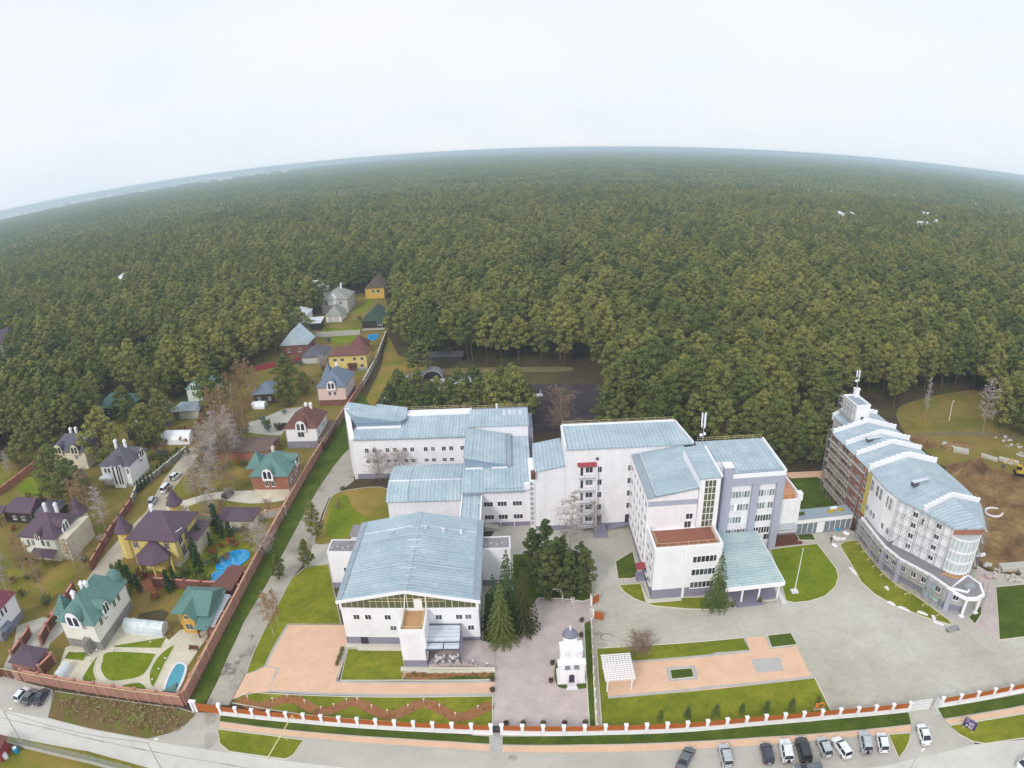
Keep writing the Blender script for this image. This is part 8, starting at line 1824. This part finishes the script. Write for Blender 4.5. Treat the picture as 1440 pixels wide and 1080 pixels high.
for px, py, c, l, w_ in ((1181,744,'blue_plastic','bright blue tarpaulin bundle by the brick corner',1.1),(1174,746,'mint_glass','pale green sheet bundle beside the blue tarpaulin',1.0),(1187,752,'white_paint','white sack heap under the brick corner',.9),(1180,759,'pale_stone','pale sack heap before the passage lawn',1.2),(1176,768,'white_paint','white sack at the tip of the rubble lawn',.8),(1120,748,'white_paint','white boards beside the annex foot',.8),(1385,797,'concrete','pale sheeting bundle by the mauve path',1.2),(1393,812,'paving_mauve','mauve sheeting bundle by the mauve path',1.3),(1378,782,'pale_stone','pale rubble sacks at the scaffolding foot',1.1)):
    x, y = G(px, py); t = thing('sheet_bundle', (x,y,0), l, 'bundle')
    for i in range(4): r = w_*R.uniform(.4,.7); m = MB().ball((x+R.uniform(-1,1)*w_, y+R.uniform(-.5,.5)*w_, .35*w_), r, r*.8, r*.6, 8, 5); m.v = [(a+R.uniform(-.1,.1), b+R.uniform(-.1,.1), max(.05, c_+R.uniform(-.1,.1))) for a, b, c_ in m.v]; m.build('sack', c, t)
# yard stains, manholes, sports ground
for px, py, r, l in ((842,891,.8,'dark round patch in the yard by the gate leaf'),(847,907,.9,'dark smear in the yard beside the slim fence'),(721,1066,.7,'dark manhole cover on the parking apron')):
    x, y = G(px, py); tag(MB().prism([(x+r*math.cos(i*PI/7), y+r*.8*math.sin(i*PI/7)) for i in range(14)], .03, .066, False).build('manhole', 'old_drive'), l, 'manhole', None, 'structure')
x, y = G(854, 896); tag(MB().strip([(x+1.2*math.cos(i*PI/9), y+.9*math.sin(i*PI/9)) for i in range(16)], .16, .056, .02).build('tar_ring', 'puddled'), 'dark tar ring drawn on the yard asphalt', 'tar mark', None, 'structure')
patch('sports_court', 'pale grey court slab among the pines behind the wing', 'court', GL([(596,550),(606,533),(640,531),(634,546)]), .06, 'paving_grey'); 
t = thing('white_canopy', (G(650,536)[0],G(650,536)[1],0), 'white flat canopy seen between the pines behind the wing', 'canopy')
P = GL([(634,541),(636,531),(666,530),(664,538)], 3); MB().slab([(p[0],p[1],3.2) for p in P], .2).build('roof', 'roof_white_by_y', t)
for p in P: MB().tube((p[0],p[1],0), (p[0],p[1],3.1), .1, n=6).build('post', 'steel', t)
x, y = G(618, 509); t = thing('dark_shed', (x,y,0), 'long low dark shed at the wood edge by the track', 'shed'); MB().box(x-11,x+9,y,y+4,0,2.2).build('wall', 'log_wall', t); MB().slab([(x-11.6,y-.6,2.3),(x+9.6,y-.6,2.3),(x+9.6,y+4.6,3.0),(x-11.6,y+4.6,3.0)], .2).build('roof', 'roof_slate', t)
x, y = G(608, 533); t = thing('arched_shelter', (x,y,0), 'dark arched shelter by the curving track', 'shelter'); A_ = [PI*i/10 for i in range(11)]
MB().extr([(x+4*math.cos(a),y,3.4*math.sin(a)) for a in A_], (0,5,0)).build('shell', 'flat_roof_grey', t); MB().extr([(x+3.5*math.cos(a),y-.05,2.9*math.sin(a)) for a in A_], (0,.04,0)).build('opening', 'rubber', t)  # opening is a flat black plate, the shade inside painted on
brick_wall(GL([(537,575),(549,552),(575,534),(600,527)]), 1.6, 'low pale wall curving along the track behind the wing', 'rough_plaster', 'pale_concrete', gap=9)
x, y = G(757, 557); t = thing('white_marker', (x,y,0), 'small white concrete block in the dark back yard', 'block'); MB().prism([(x-1.6,y-.8),(x+1.4,y-.8),(x+1.6,y+.6),(x+.2,y+1.2),(x-1.8,y+.4)], 0, .5).build('block', 'pale_stone', t); MB().tube((x+.8,y,.5), (x+.8,y,2.2), .25, .18, 8).build('stump', 'pale_stone', t)
# ------------------------------------------------------------------ sky, sun and air
w = bpy.data.worlds.new('World'); sc.world = w; w.use_nodes = True
g = NT(w); bgn = g.n['Background']; bgn.inputs['Strength'].default_value = .1
SUN_EL, SUN_AZ = math.radians(34), math.radians(207)       # azimuth clockwise from +Y: behind the camera, to its left
sky = g.new('ShaderNodeTexSky', sky_type='NISHITA'); sky.sun_disc = False; sky.sun_elevation = SUN_EL; sky.sun_rotation = SUN_AZ; sky.air_density = 1; sky.dust_density = 3
tc = g.new('ShaderNodeTexCoord'); mp = g.new('ShaderNodeMapping'); mp.inputs['Scale'].default_value = (1, 1, 3.2); g.link(tc.outputs['Generated'], mp.inputs[0])
n1 = noise_node(g, mp.outputs[0], 1.7, 6, .55)
K = 9.9
cl = ramp(g, n1, [(.30, (.76, .86, .96, 1)), (.45, (.84, .91, .98, 1)), (.6, (.915, .94, .975, 1)), (.8, (.955, .96, .97, 1))])
mu = mixc(g, 1, cl, (1, 1, 1, 1), 'MULTIPLY')
vm = g.new('ShaderNodeVectorMath', operation='SCALE'); g.link(mu, vm.inputs[0]); vm.inputs['Scale'].default_value = K
mx = mixc(g, .93, sky.outputs[0], vm.outputs[0])
g.link(mx, bgn.inputs['Color'])
sl = bpy.data.lights.new('sun', 'SUN'); so = bpy.data.objects.new('sun', sl); COL.objects.link(so)
sl.energy = 1.5; sl.angle = math.radians(13); sl.color = (1, .965, .92)
sd = Vector((math.sin(SUN_AZ)*math.cos(SUN_EL), math.cos(SUN_AZ)*math.cos(SUN_EL), math.sin(SUN_EL)))
so.rotation_euler = sd.to_track_quat('Z', 'Y').to_euler(); so.location = (0, -50, 150)
if HAZE:
    hm = bpy.data.materials.new('haze_air'); hm.use_nodes = True; hg = NT(hm); hg.n.clear()
    out = hg.new('ShaderNodeOutputMaterial'); pv = hg.new('ShaderNodeVolumePrincipled')
    pv.inputs['Density'].default_value = HAZE; pv.inputs['Color'].default_value = (.72, .885, 1, 1); pv.inputs['Anisotropy'].default_value = .0
    hg.link(pv.outputs[0], out.inputs['Volume'])
    MATS['haze_air'] = hm
    tag(MB().box(-46000, 46000, -3500, 46000, -1, 84).build('haze', 'haze_air'), 'thin pale haze lying over the whole land', 'haze', None, 'stuff')
    sc.cycles.volume_bounces = 1
sc.cycles.max_bounces = 6; sc.cycles.diffuse_bounces = 3; sc.cycles.transparent_max_bounces = 8
sc.cycles.use_denoising = True
sc.view_settings.view_transform = 'Standard'; sc.view_settings.look = 'None'; sc.view_settings.exposure = EXPO; sc.view_settings.gamma = 1
sc.view_settings.use_curve_mapping = False
